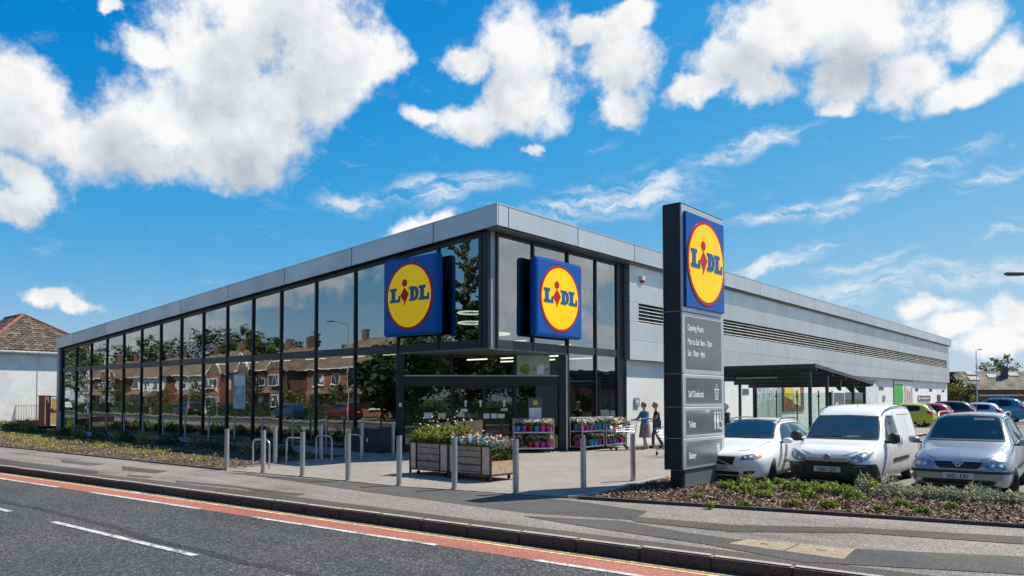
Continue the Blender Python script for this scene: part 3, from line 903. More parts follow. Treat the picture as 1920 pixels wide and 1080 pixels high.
for a, b in zip(ys[:-1], ys[1:]):
    for k in range(5):
        z = 4.93 + 0.142 * k
        MB().hexa([(0.125, a + .01, z + .035), (0.265, a + .01, z - .03), (0.27, a + .01, z - .018), (0.13, a + .01, z + .047)],
                  [(0.125, b - .01, z + .035), (0.265, b - .01, z - .03), (0.27, b - .01, z - .018), (0.13, b - .01, z + .047)]).build('slat', m_silver, lv)
    for q in (0.33, 0.66):
        yy = a + (b - a) * q
        MB().box(0.112, 0.16, yy - .03, yy + .03, 4.871, 5.585).build('louvre_post', m_frame, lv)
MB().box(-0.12, 0.05, 7.95, 71.5, 0.0, 3.36).build('wall', m_white, store)
MB().box(0.05, 0.062, 7.96, 71.4, 0.0, 0.78).build('plinth', m_white, store)
MB().box(-0.2, 0.1, 71.5, 71.52, 0.0, 7.0).build('end_trim', m_silverd, store)
MB().box(0.05, 0.09, 7.94, 7.99, 0.0, 3.33).build('wall_trim', m_frame2, store)
# vents and panels low on the wall
for y0, y1, z0, z1 in ((44.98, 46.39, 2.43, 2.68), (57.1, 58.3, 2.42, 2.66), (62.8, 64.2, 2.41, 2.66), (68.8, 70.1, 2.39, 2.6), (15.0, 16.0, 2.45, 2.7), (19.2, 20.0, 2.0, 2.3)):
    v = MB().box(0.05, 0.065, y0, y1, z0, z1).build('vent', m_silverd, store)
    for k in range(4):
        zz = z0 + (k + .3) * (z1 - z0) / 4
        MB().box(0.066, 0.075, y0 + .04, y1 - .04, zz, zz + .03).build('vent_slat', m_frame2, v)
# inside: floor, back wall, ceiling, shelving, tills, lamps
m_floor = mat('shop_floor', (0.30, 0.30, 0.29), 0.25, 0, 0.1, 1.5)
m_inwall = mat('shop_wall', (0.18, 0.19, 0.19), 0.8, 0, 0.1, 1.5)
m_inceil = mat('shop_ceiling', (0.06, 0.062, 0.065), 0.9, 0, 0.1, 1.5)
m_lamp = mat('lamp_tube', (0.9, 0.9, 0.85), 0.5, emis=(1.0, 0.93, 0.72), estr=1.6)
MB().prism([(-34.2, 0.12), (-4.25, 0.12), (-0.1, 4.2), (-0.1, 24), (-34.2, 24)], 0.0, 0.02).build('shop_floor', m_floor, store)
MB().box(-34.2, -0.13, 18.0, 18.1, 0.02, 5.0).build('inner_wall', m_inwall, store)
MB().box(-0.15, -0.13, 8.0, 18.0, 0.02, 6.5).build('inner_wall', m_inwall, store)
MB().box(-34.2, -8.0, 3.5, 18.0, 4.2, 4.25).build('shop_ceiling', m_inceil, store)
for k in range(9):
    for yy in (5.5, 8.5):
        MB().box(-32 + 3.4 * k, -30.2 + 3.4 * k, yy, yy + .1, 4.08, 4.12).build('strip_light', m_lamp, store)
for k in range(3):
    for yy in (6.0, 8.2):
        MB().box(-6.6 + 1.9 * k, -5.5 + 1.9 * k, yy, yy + .09, 3.45, 3.5).build('strip_light', m_lamp, store)
for (x, y, z) in ((-5.6, 5.2, 5.35), (-5.0, 4.6, 4.85), (-4.6, 5.6, 4.45)):
    mb = MB()
    mb.tube([(x + .55 * math.cos(a), y + .55 * math.sin(a), z) for a in [2 * math.pi * i / 24 for i in range(25)]], 0.035, 6)
    rl = mb.build('ring_lamp', m_lamp, store)
    MB().tube([(x, y, z), (x, y, 6.7)], 0.008, 5).build('lamp_cord', m_black, rl)
goods = [mat('goods_%d' % i, c, 0.6, 0, 0.35, 14) for i, c in enumerate(((0.35, 0.08, 0.05), (0.10, 0.22, 0.08), (0.34, 0.28, 0.08), (0.08, 0.12, 0.25), (0.4, 0.38, 0.34)))]
for k in range(14):
    x = -32.0 + 2.05 * k
    un = thing('shelf_unit', 'dim shelf unit of goods inside the shop, %s from the left' % ('first second third fourth fifth sixth seventh eighth ninth tenth eleventh twelfth thirteenth fourteenth'.split()[k]), 'shelves', (x, 2.6 + 0.4 * (k % 3), 0.02), 0, 'shelf units behind the street glazing')
    MB().box(-0.8, 0.8, 0.35, 0.4, 0, 1.5).build('back_panel', m_frame2, un)
    for z in (0.12, 0.55, 0.98):
        MB().box(-0.8, 0.8, -0.1, 0.35, z, z + .03).build('shelf', m_frame2, un)
        for j in range(6):
            h = rnd.uniform(.14, .3)
            MB().box(-0.78 + .26 * j, -0.55 + .26 * j, -0.05, 0.28, z + .031, z + .03 + h).build('packet', rnd.choice(goods), un)
for k, x in enumerate((-9.9, -7.9, -7.2)):
    mb = MB().box(-0.16, 0.16, -0.005, 0.005, 0, 0.28 + .1 * (k == 1))
    o = mb.build('price_card', mat('price_card_%d' % k, (0.75, 0.10, 0.02), 0.5))
    o.location = (x, 0.35, (1.0, 1.15, 0.35)[k])
    MB().box(-0.01, 0.01, 0.006, 0.02, -o.location.z + 0.02, 0.02).build('card_stand', m_galv, o)
    tag(o, ('orange price card behind the street glass beside the bike hoops', 'tall orange price card behind the street glass left of the blue sign', 'small low orange price card behind the street glass')[k], 'price card', 'orange price cards behind the glass')

# dark cabinet standing against the glass beside the entrance
cab = thing('cabinet', 'dark grey steel cabinet standing against the glass beside the entrance', 'cabinet', (-4.75, -0.62, 0.004))
MB().box(-0.85, 0.62, -0.3, 0.33, 0.03, 0.77).build('body', m_frame2, cab, bevel=0.01)
MB().box(-0.85, 0.62, -0.32, 0.35, 0.771, 0.80).build('lid', m_frame, cab, bevel=0.005)
MB().box(-0.02, 0.06, -0.306, -0.3005, 0.36, 0.48).build('emblem', m_textw, cab)
MB().box(-0.8, 0.57, -0.25, 0.28, 0.0, 0.03).build('plinth', m_black, cab)

# things fixed on the wall
al = thing('alarm_box', 'small white and red alarm box high on the silver cladding', 'alarm', (0.281, 8.86, 6.45))
MB().hexa([(0, -.12, .05), (0.1, -.1, .08), (0.1, .1, .08), (0, .12, .05)], [(0, -.14, .24), (0.12, -.12, .22), (0.12, .12, .22), (0, .14, .24)]).build('case', m_textw, al, bevel=0.012)
MB().hexa([(0, -.09, -.03), (0.07, -.07, 0.0), (0.07, .07, 0.0), (0, .09, -.03)], [(0, -.12, .049), (0.1, -.1, .075), (0.1, .1, .075), (0, .12, .049)]).build('strobe', m_red, al)

# ------------------------------------------------------------------ signs
def text_into(mb_name, body, size, f, mt, parent, xs=1.0, depth=0.004, align='LEFT', weight=0.0):
    cu = bpy.data.curves.new('t', 'FONT')
    cu.body = body
    cu.size = size
    cu.align_x = align
    cu.offset = weight
    cu.resolution_u = 3
    cu.extrude = depth / 2
    ob = bpy.data.objects.new('t', cu)
    COL.objects.link(ob)
    dg = bpy.context.evaluated_depsgraph_get()
    me = bpy.data.meshes.new_from_object(ob.evaluated_get(dg))
    bpy.data.objects.remove(ob)
    bpy.data.curves.remove(cu)
    for v in me.vertices:
        v.co = Vector(f(v.co.x * xs, v.co.y, v.co.z + depth / 2))
    me.name = mb_name
    me.materials.clear()
    return link(mb_name, me, parent, mt)


def disc(cx, cy, r, n=56):
    return [(cx + r * math.cos(2 * math.pi * k / n), cy + r * math.sin(2 * math.pi * k / n)) for k in range(n)]


LET_L = [(0, 0), (1, 0), (1, .46), (.84, .46), (.78, .22), (.52, .22), (.52, .80), (.66, .80), (.66, 1), (0, 1), (0, .80), (.14, .80), (.14, .20), (0, .20)]


def logo(parent, f, S):
    """yellow round with red rim and the blue and red letters; f maps sign plane (u, v, d)"""
    g = lambda u, v, d: f(u * S, v * S, d)
    MB().prism(disc(0, 0, .462, 72), 0.0, .012, g).build('red_ring', m_red, parent)
    MB().prism(disc(0, 0, .428, 72), .0125, .018, g).build('yellow_disc', m_yellow, parent)
    T = lambda pl, x, y, w, h: [(x + a * w, y + b * h) for a, b in pl]
    z0, z1 = .0185, .026
    MB().prism(T(LET_L, -.385, -.075, .215, .20), z0, z1, g).build('letter', m_textblue, parent)
    MB().prism(T(LET_L, .195, -.075, .205, .20), z0, z1, g).build('letter', m_textblue, parent)
    d = MB()
    d.prism([(.005, -.075), (.105, -.075), (.105, .125), (.005, .125), (.005, .088), (.032, .088), (.032, -.038), (.005, -.038)], z0, z1, g)
    n = 14
    for k in range(n):
        a0, a1 = -math.pi / 2 + math.pi * k / n, -math.pi / 2 + math.pi * (k + 1) / n
        o = lambda a: (.105 + .095 * math.cos(a), .025 + .10 * math.sin(a))
        i = lambda a: (.105 + .026 * math.cos(a), .025 + .055 * math.sin(a))
        d.prism([i(a0), o(a0), o(a1), i(a1)], z0, z1, g)
    d.build('letter', m_textblue, parent)
    MB().prism([(-.085, .125), (.000, .028), (-.062, -.075), (-.098, -.125), (-.105, -.118), (-.088, -.078), (-.172, .016)], z0 + .004, z1 + .004, g).build('letter', m_red, parent)
    MB().prism(disc(-.085, .185, .052, 28), z0, z1, g).build('letter_dot', m_red, parent)


# sign on the street glazing
s1 = thing('logo_sign', 'square blue sign with yellow round on the street glass, left of the corner', 'sign', (-3.16, -0.19, 5.25))
MB().box(-1.33, 1.33, -0.26, 0.0, -1.31, 1.31).build('sign_box', m_blue, s1, bevel=0.05, seg=3)
MB().box(-1.24, 1.24, -0.272, -0.255, -1.22, 1.22).build('sign_face', m_blue, s1, bevel=0.008)
logo(s1, lambda u, v, d: (u, -0.2725 - d, v), 2.44)
for x in (-0.8, 0.9):
    MB().box(x - .06, x + .06, 0.001, 0.10, -1.2, 1.2).build('fixing_rail', m_frame, s1)
s2 = thing('logo_sign', 'square blue sign with yellow round on the car park glass, right of the corner', 'sign', (0.17, 3.12, 5.20))
MB().box(-0.0, 0.26, -1.33, 1.33, -1.31, 1.31).build('sign_box', m_blue, s2, bevel=0.05, seg=3)
MB().box(0.255, 0.272, -1.24, 1.24, -1.22, 1.22).build('sign_face', m_blue, s2, bevel=0.008)
logo(s2, lambda u, v, d: (0.2725 + d, u, v), 2.44)
for y in (-0.9, 0.8):
    MB().box(-0.10, -0.001, y - .06, y + .06, -1.2, 1.2).build('fixing_rail', m_frame, s2)

# roadside totem
tt = thing('sign_totem', 'tall dark roadside totem with blue and yellow logo and grey notice panels', 'sign', (0, 0, 0))
MB().box(8.16, 8.43, -3.68, -1.84, -0.02, 0.40).build('plinth', m_frame, tt)
MB().box(8.43, 8.445, -3.62, -1.86, 0.0, 0.38).build('plinth_panel', mat('totem_plinth', (0.20, 0.225, 0.235), 0.25, 0.3, 0.06, 1.0), tt)
MB().box(8.08, 8.44, -3.75, -1.78, 0.401, 5.77).build('body', m_frame, tt, bevel=0.01)
MB().box(8.06, 8.07, -3.76, -1.77, 0.39, 5.79).build('back_panel', m_silver, tt)
MB().box(8.07, 8.46, -3.755, -1.775, 5.771, 5.80).build('top_cap', m_frame, tt)
tot = [(3.60, 5.765), (2.335, 3.585), (1.665, 2.32), (1.035, 1.65), (0.40, 1.02)]
for k, (z0, z1) in enumerate(tot):
    MB().box(8.441, 8.475, -3.735, -1.785, z0, z1).build('panel', m_silver, tt, bevel=0.004)
    MB().box(8.07, 8.44, -3.762, -3.751, z0 - .01, z0).build('joint', m_galv, tt)
MB().box(8.4755, 8.53, -3.65, -1.84, 3.69, 5.64).build('logo_panel', m_blue, tt, bevel=0.01, seg=2)
logo(tt, lambda u, v, d: (8.531 + d, -2.745 + u * 0.985, 4.67 + v), 1.92)
ins = [(2.43, 3.50), (1.73, 2.255), (1.095, 1.59), (0.46, 0.96)]
for z0, z1 in ins:
    MB().box(8.4751, 8.4775, -3.60, -1.92, z0, z1).build('grey_panel', m_panelgrey, tt)
tf = lambda y0, z0: (lambda u, v, d: (8.478 + d, y0 + u, z0 + v))
for s, y, z, h, xs in (('Opening Hours', -3.52, 3.22, .175, .66), ('Mon to Sat  8am - 10pm', -3.52, 2.935, .175, .66), ('Sun  10am - 4pm', -3.52, 2.70, .175, .66),
                       ('Self Checkouts', -3.50, 1.86, .185, .62), ('Toilets', -3.50, 1.24, .185, .62), ('Bakery', -3.50, 0.61, .185, .62)):
    text_into('lettering', s, h, tf(y, z), m_textw, tt, xs, 0.003, weight=0.004)


def icon(polys, y, z, s):
    mb = MB()
    for p in polys:
        mb.prism(p, 0, .003, lambda a, b, d: (8.478 + d, y + a * s, z + b * s))
    return mb.build('icon', m_textw, tt)


def ln(a, b, w=.03):
    a, b = Vector(a), Vector(b)
    t = (b - a).normalized()
    n = Vector((-t.y, t.x)) * w / 2
    return [tuple(a - n), tuple(b - n), tuple(b + n), tuple(a + n)]


icon([ln((-.5, .4), (.5, .4), .1)] + [ln((-.42 + .21 * k, .38), (-.3 + .15 * k, -.5), .055) for k in range(5)] + [ln((-.42, .1), (.42, .1), .05), ln((-.36, -.2), (.36, -.2), .05), ln((-.32, -.5), (.32, -.5), .08), ln((-.3, .4), (0, .95), .05), ln((.3, .4), (0, .95), .05)], -2.18, 1.93, 0.24)
man = lambda x: [disc(x, .9, .14, 12), [(x - .18, .7), (x - .18, .1), (x - .1, .1), (x - .1, -.6), (x + .1, -.6), (x + .1, .1), (x + .18, .1), (x + .18, .7)][::-1]]
icon(man(-.9) + [disc(-.3, .9, .14, 12), [(-.42, .7), (-.55, -.05), (-.38, -.05), (-.38, -.6), (-.22, -.6), (-.22, -.05), (-.05, -.05), (-.18, .7)][::-1]], -2.06, 1.31, 0.235)
icon([disc(.35, .92, .13, 12), ln((.35, .75), (.4, .1), .15), ln((.4, .1), (.75, .1), .13), ln((.75, .1), (.9, -.5), .12)] +
     [ln((.45 + .42 * math.cos(a), -.15 + .42 * math.sin(a)), (.45 + .42 * math.cos(a + .45), -.15 + .42 * math.sin(a + .45)), .1) for a in [2.2 + .42 * k for k in range(9)]], -2.10, 1.31, 0.235)
icon([ln((.0, -.7), (.0, .2), .09)] + [ln((0, -.4 + .25 * k), (-.32, -.1 + .28 * k), .13) for k in range(4)] + [ln((0, -.4 + .25 * k), (.32, -.1 + .28 * k), .13) for k in range(4)], -2.12, 0.70, 0.23)

# posters on the wall and in the entrance
m_pw = mat('poster_white', (0.78, 0.78, 0.78), 0.4)
m_pg = mat('poster_green', (0.05, 0.45, 0.06), 0.4)
m_po = mat('poster_orange', (0.34, 0.12, 0.04), 0.4, 0, 0.3, 3)
m_py = mat('poster_yellow', (0.80, 0.60, 0.05), 0.4)
m_pp = mat('poster_mixed', (0.30, 0.12, 0.09), 0.4, 0, 0.5, 4, col2=(0.6, 0.5, 0.4))
m_pgrey = mat('poster_grey', (0.36, 0.42, 0.40), 0.4, 0, 0.1, 3)
m_pdark = mat('poster_dark', (0.10, 0.115, 0.14), 0.4, 0, 0.1, 3)
m_apple = mat('apple_green', (0.16, 0.30, 0.03), 0.5, 0, 0.25, 4)


def wallsign(name, label, y0, y1, z0, z1, mt, frame=m_frame2, fr=0.06):
    t = thing(name, label, 'poster', (0.051, (y0 + y1) / 2, z0))
    w, h = (y1 - y0) / 2, z1 - z0
    MB().box(0, 0.05, -w, w, 0, h).build('frame', frame, t)
    MB().box(0.0505, 0.055, -w + fr, w - fr, fr, h - fr).build('print', mt, t)
    return t, w, h


t, w, h = wallsign('poster', 'white framed poster on the store wall just right of the trolley shelter', 41.0, 44.3, 1.2, 3.1, m_pw)
t, w, h = wallsign('poster', 'tall framed poster with green half and food picture on the store wall', 49.4, 56.0, 0.9, 3.25, m_pw)
MB().box(0.0555, 0.058, -w + .1, -w * .1, 0.12, h - .3).build('green_field', m_pg, t)
for k in range(4):
    MB().box(0.0555, 0.058, w * .05 + .75 * k, w * .05 + .5 + .75 * k, 0.12, h - .5 - .2 * (k % 3)).build('picture', m_pp, t)
t, w, h = wallsign('wall_sign', 'long dark blue sign low on the far end of the wall', 58.0, 63.2, 1.5, 2.02, m_pdark, m_silverd)
MB().box(0.0555, 0.058, -w + .2, -w + .7, 0.12, h - .12).build('emblem', m_pw, t)
MB().box(0.0555, 0.058, -w + 1.0, w - .6, 0.2, 0.32).build('lettering_bar', m_pw, t)
t, w, h = wallsign('wall_sign', 'small purple upright sign at the far end of the wall', 66.4, 67.9, 1.2, 2.1, mat('purple', (0.14, 0.03, 0.16), 0.5))
t, w, h = wallsign('wall_sign', 'small blue square sign between the wall posters', 46.0, 46.7, 1.6, 2.0, mat('sign_pale_blue', (0.12, 0.30, 0.48), 0.5), m_galv, .02)
t, w, h = wallsign('wall_sign', 'small blue and white notice on the wall above the two women', 8.6, 8.95, 1.5, 1.85, mat('notice_blue', (0.25, 0.36, 0.46), 0.5), m_galv, .02)
MB().box(0.0555, 0.058, -.09, .09, 0.14, 0.26).build('pictogram', m_pw, t)
t, w, h = wallsign('poster', 'wide grey green poster with large white letters behind the shelter glass', 20.9, 24.5, 0.5, 2.75, m_pgrey)
wf = lambda u, v, d: (0.0555 + d, u, v)
text_into('lettering', 'DI', 0.9, lambda u, v, d: (0.056 + d, -w + .15 + u, 1.05 + v), m_pw, t, 0.6, 0.003, weight=0.012)
text_into('lettering', 'ACTI!!', 1.0, lambda u, v, d: (0.056 + d, -w + 1.15 + u, 1.15 + v + u * .06), m_pw, t, 0.62, 0.003, weight=0.012)
t, w, h = wallsign('poster', 'orange and yellow poster with a white card behind the shelter glass', 24.7, 28.1, 1.05, 2.75, m_po)
MB().prism([(-1.5, .9), (-.1, .6), (.0, 1.5), (-1.4, 1.6)], .056, .06, lambda a, b, d: (d, a, b)).build('yellow_field', m_py, t)
MB().prism([(.0, .45), (1.1, .3), (1.0, 1.5), (-.1, 1.4)], .0605, .064, lambda a, b, d: (d, a, b)).build('card', m_pw, t)
MB().prism([(.25, .6), (.85, .52), (.8, 1.3), (.2, 1.25)], .0645, .067, lambda a, b, d: (d, a, b)).build('card_picture', m_py, t)
ap = thing('poster', 'pale poster with a green apple and letters on the entrance glass', 'poster', ch(4.7, 0.03, 2.62))
pf = lambda u, v, d: tuple(Vector(ch(4.68 + u, 0.03 + d, 2.62 + v)) - Vector(ch(4.7, 0.03, 2.62)))
mb = MB(); mb.prism([(-.62, 0), (.58, 0), (.58, .72), (-.62, .72)], 0, .01, pf); mb.build('sheet', mat('poster_pale', (0.40, 0.46, 0.44), 0.5), ap)
apl = [(-.28 + .17 * math.cos(a) * (1 + .12 * math.cos(2 * a)), .24 + .19 * math.sin(a) - .03 * math.exp(-8 * (a - math.pi / 2) ** 2)) for a in [2 * math.pi * k / 28 for k in range(28)]]
mb = MB(); mb.prism(apl, .0105, .016, pf); mb.prism([(-.28, .4), (-.2, .5), (-.26, .39)], .0165, .02, pf); mb.build('apple', m_apple, ap)
text_into('lettering', 'A', 0.24, lambda u, v, d: pf(-.02 + u, .15 + v, .0105 + d), m_textk, ap, .8)
text_into('lettering', 'm', 0.24, lambda u, v, d: pf(.40 + u, .15 + v, .0105 + d), m_textk, ap, .8)
mb = MB(); mb.prism([(.15, .05), (.37, .05), (.37, .36), (.15, .36)], .0105, .013, pf); mb.build('paper', m_pw, ap)
nb = thing('notice', 'dark notice with yellow round and white sheet on the right entrance glass', 'notice', ch(4.75, 0.03, 1.0))
pf2 = lambda u, v, d: tuple(Vector(ch(4.75 + u, 0.03 + d, 1.0 + v)) - Vector(ch(4.75, 0.03, 1.0)))
mb = MB(); mb.prism([(-.25, -.9), (.25, -.9), (.25, .85), (-.25, .85)], 0, .02, pf2); mb.build('board', m_pdark, nb)
mb = MB(); mb.prism(disc(0, .68, .09, 20), .0205, .025, pf2); mb.build('round', m_py, nb)
mb = MB(); mb.prism([(-.21, .05), (.21, .05), (.21, .5), (-.21, .5)], .0205, .024, pf2); mb.build('white_sheet', m_pw, nb)

wp = thing('poster', 'pale blue upright poster stuck on the lower street glass', 'poster', (-14.35, -0.03, 1.4))
MB().box(-.5, .5, -.006, 0, 0, 1.5).build('sheet', mat('poster_pale_blue', (0.40, 0.55, 0.62), 0.5, 0, 0.25, 2), wp)
MB().box(-.42, .42, -.009, -.0065, 1.0, 1.42).build('picture', m_pw, wp)

# ------------------------------------------------------------------ street furniture
def ordinal(i):
    a = ('first', 'second', 'third', 'fourth', 'fifth', 'sixth', 'seventh', 'eighth', 'ninth', 'tenth', 'eleventh', 'twelfth', 'thirteenth', 'fourteenth', 'fifteenth', 'sixteenth', 'seventeenth', 'eighteenth', 'nineteenth')
    return a[i] if i < 19 else ('twentieth' if i == 19 else ('twenty-' + a[i - 20] if i < 29 else ('thirtieth' if i == 29 else 'thirty-' + a[i - 30])))


mb = MB()
mb.lathe([(0.058, 0.0), (0.058, 1.03)], 20)
for i, v in enumerate(mb.v):
    if v[2] > 1: mb.v[i] = (v[0], v[1], 1.045 + 0.35 * v[0] * 0.6)
bol = thing('bollard', 'x', 'bollard', (0, 0, 0), 0, 'brushed steel bollards')
mb.build('post', m_steel, bol, smooth=40)
MB().lathe([(0.075, 0.0), (0.075, 0.012), (0.06, 0.016)], 20).build('base_collar', m_steel, bol, smooth=40)
bpos = [(-2.68, -7.22), (-1.21, -7.08), (0.21, -6.93), (1.8, -6.83), (3.45, -6.78), (4.82, -6.52), (6.21, -6.26), (7.0, -5.11), (6.82, -2.9)]
used = False
for i, (x, y) in enumerate(bpos):
    lb = 'brushed steel bollard on the plaza edge by the pavement, %s from the left' % ordinal(i)
    if not used:
        bol.location = (x, y, 0.002); bol['label'] = lb; used = True
    else:
        copy_tree(bol, None, (x, y, 0.002), rnd.uniform(-.3, .3), lb)
for i, (x, y) in enumerate([(-3.22, -5.45), (-3.44, -3.74), (-3.56, -2.1), (-3.6, -0.75)]):
    copy_tree(bol, None, (x, y, 0.002), 0.2 * i, 'brushed steel bollard behind the bike hoops, %s going towards the glass' % ordinal(i))
for i in range(14):
    x = -33.18 + 2.125 * i
    o = copy_tree(bol, None, (x, -0.42, 0.004), 0.3 * i, 'slim steel bollard in the row along the street glass, %s from the left' % ordinal(i))
    o.scale = (0.72, 0.72, 1.03)

hoop = thing('bike_hoop', 'x', 'bike stand', (0, 0, 0), 0, 'steel bike hoops on the plaza')
pts = [(0, 0, 0), (0, 0, 0.6)] + [(0.14 - 0.14 * math.cos(a), 0, 0.6 + 0.14 * math.sin(a)) for a in [math.pi / 2 * k / 6 for k in range(1, 7)]]
pts += [(0.64 + 0.14 * math.sin(a), 0, 0.6 + 0.14 * math.cos(a)) for a in [math.pi / 2 * k / 6 for k in range(0, 7)]] + [(0.78, 0, 0)]
MB().tube(pts, 0.024, 10).build('tube', m_steel, hoop, smooth=50)
for x in (0, 0.78):
    MB().lathe([(0.05, 0.0), (0.05, 0.008)], 14, (x, 0, 0.0)).build('foot_plate', m_steel, hoop)
for i, (x, y) in enumerate([(-2.83, -6.38), (-2.97, -5.25), (-3.21, -4.08), (-3.12, -3.1)]):
    lb = 'steel bike hoop on the plaza, %s from the pavement' % ordinal(i)
    if i == 0:
        hoop.location = (x, y, 0.004); hoop['label'] = lb
    else:
        copy_tree(hoop, None, (x, y, 0.004), rnd.uniform(-.05, .05), lb)

# ---- flowers
m_leafA = leafmat('leaf_fresh', (0.20, 0.25, 0.04))
m_leafB = leafmat('leaf_dark', (0.05, 0.11, 0.03))
m_petW = islandmat('petal_pale', [(0, (0.62, 0.52, 0.50)), (0.25, (0.60, 0.42, 0.48)), (0.5, (0.62, 0.60, 0.36)), (0.75, (0.66, 0.63, 0.60)), (1, (0.50, 0.46, 0.58))], 0.6)
m_petM = islandmat('petal_mixed', [(0, (0.55, 0.42, 0.08)), (0.25, (0.55, 0.16, 0.18)), (0.5, (0.60, 0.54, 0.48)), (0.75, (0.45, 0.24, 0.34)), (1, (0.60, 0.55, 0.25))], 0.6)
m_wrap = glassmat('cellophane', 0.10, (0.88, 0.92, 0.90), 0.5)
g0 = np.random.default_rng(3)


def dome(n, r, h, z, g, cx=0.0, cy=0.0, ry=None):
    a = g.random(n) * 2 * np.pi
    q = np.sqrt(g.random(n))
    x, y = q * np.cos(a) * r, q * np.sin(a) * (ry or r)
    zz = z + h * (0.35 + 0.65 * g.random(n)) * (1 - 0.5 * q ** 2)
    return np.stack([x + cx, y + cy, zz], 1)


pot_cols = {'pink': (0.62, 0.04, 0.30), 'blue': (0.02, 0.26, 0.52), 'dark red': (0.22, 0.015, 0.03), 'purple': (0.30, 0.04, 0.30)}
pots = {}
for k, (nm, c) in enumerate(pot_cols.items()):
    p = thing('potted_plant', 'x', 'plant pot', (0, 0, -50 - k), 0, 'potted flowers on the racks')
    mm = mat('pot_' + nm.replace(' ', '_'), c, 0.35)
    mb = MB()
    mb.lathe([(0.078, 0.0), (0.105, 0.19), (0.115, 0.19), (0.115, 0.215), (0.1, 0.215), (0.095, 0.17), (0.0, 0.17)], 18)
    mb.build('pot', mm, p, smooth=40)
    g = np.random.default_rng(20 + k)
    leaf_mesh('foliage', dome(150, .16, .19, .19, g), 0.07, m_leafB if k % 2 else m_leafA, p, 30 + k)
    leaf_mesh('blooms', dome(60, .17, .17, .28, g), 0.055, m_petW, p, 40 + k, up=0.9, aspect=0.9)
    pots[nm] = p
pot_first = set()


def put_pot(col, x, y, z, label, rz=0.0, s=1.0):
    src = pots[col]
    if col not in pot_first:
        pot_first.add(col)
        src.location = (x, y, z); src.rotation_euler = (0, 0, rz); src['label'] = label
        o = src
    else:
        o = copy_tree(src, None, (x, y, z), rz, label)
    o.scale = (s, s, s)
    return o


def rack(loc, rz, label, pname, rows, L=1.35, D=0.52, H=1.15):
    t = thing('flower_rack', label, 'rack', loc, rz, 'steel flower racks by the entrance')
    for x in (-L / 2, L / 2):
        for y in (-D / 2, D / 2):
            MB().tube([(x, y, 0.12), (x, y, H)], 0.016, 8).build('post', m_galv, t, smooth=50)
            w = MB(); w.lathe([(0.0, -0.016), (0.05, -0.016), (0.055, 0), (0.05, 0.016), (0.0, 0.016)], 12, (0, 0, 0), 'X'); wo = w.build('wheel', m_rubber, t, smooth=40)
            wo.location = (x * .93, y * .9, 0.055)
            MB().tube([(x * .93, y * .9, 0.06), (x * .93, y * .9, 0.125)], 0.012, 6).build('caster', m_galv, t)
    for z in (0.125, 0.66):
        MB().box(-L / 2, L / 2, -D / 2, D / 2, z, z + 0.025).build('shelf', m_galv, t, bevel=0.004)
        MB().box(-L / 2, L / 2, -D / 2 - .012, -D / 2 - .001, z - .01, z + .04).build('shelf_lip', m_galv, t)
    MB().tube([(-L / 2, D / 2, H - .02), (L / 2, D / 2, H - .02)], 0.012, 8).build('top_rail', m_galv, t, smooth=50)
    M_ = Matrix.Translation(loc) @ Matrix.Rotation(rz, 4, 'Z')
    for zi, (z, cols) in enumerate(zip((0.152, 0.687), rows)):
        n = len(cols)
        for k, c in enumerate(cols):
            if c is None: continue
            for row in (0, 1):
                x = -L / 2 + 0.14 + (L - .28) * k / (n - 1) + (0.06 if row else 0.0)
                y = -D / 2 + 0.13 + row * 0.25
                P = M_ @ Vector((min(x, L / 2 - .12), y, z))
                cc = c if row == 0 else ('pink', 'blue', 'dark red', 'purple')[(k + zi) % 4]
                put_pot(cc, P.x, P.y, P.z, '%s flower pot, %s shelf, %s, %s row, %s from left' % (cc, ('lower', 'upper')[zi], pname, ('front', 'back')[row], ordinal(k)), rnd.uniform(0, 6), rnd.uniform(.92, 1.06))
    return t


ra = math.atan2(tch.y, tch.x)
rack((-0.42, 2.72, 0.006), ra, 'steel rack of potted flowers standing left of the entrance column', 'rack left of column',
     [['purple', None, 'dark red', 'pink', 'purple', 'pink'], ['blue', 'purple', 'dark red', 'blue', 'pink', 'pink']])
rack((0.42, 4.75, 0.006), math.pi / 2, 'steel rack of potted flowers just right of the entrance column', 'rack right of column',
     [['pink', None, 'blue', 'blue', 'purple'], ['pink', 'purple', 'pink', 'blue', 'blue']])
rack((0.42, 6.25, 0.006), math.pi / 2, 'steel rack of potted flowers against the glass behind the shopping trolley', 'rack behind trolley',
     [['dark red', 'purple', 'blue', None, 'pink'], ['blue', 'blue', 'pink', 'pink', 'purple']])

# ---- the two wooden flower bins
m_slate = mat('bin_wood', (0.70, 0.53, 0.40), 0.6, 0, 0.12, 7)


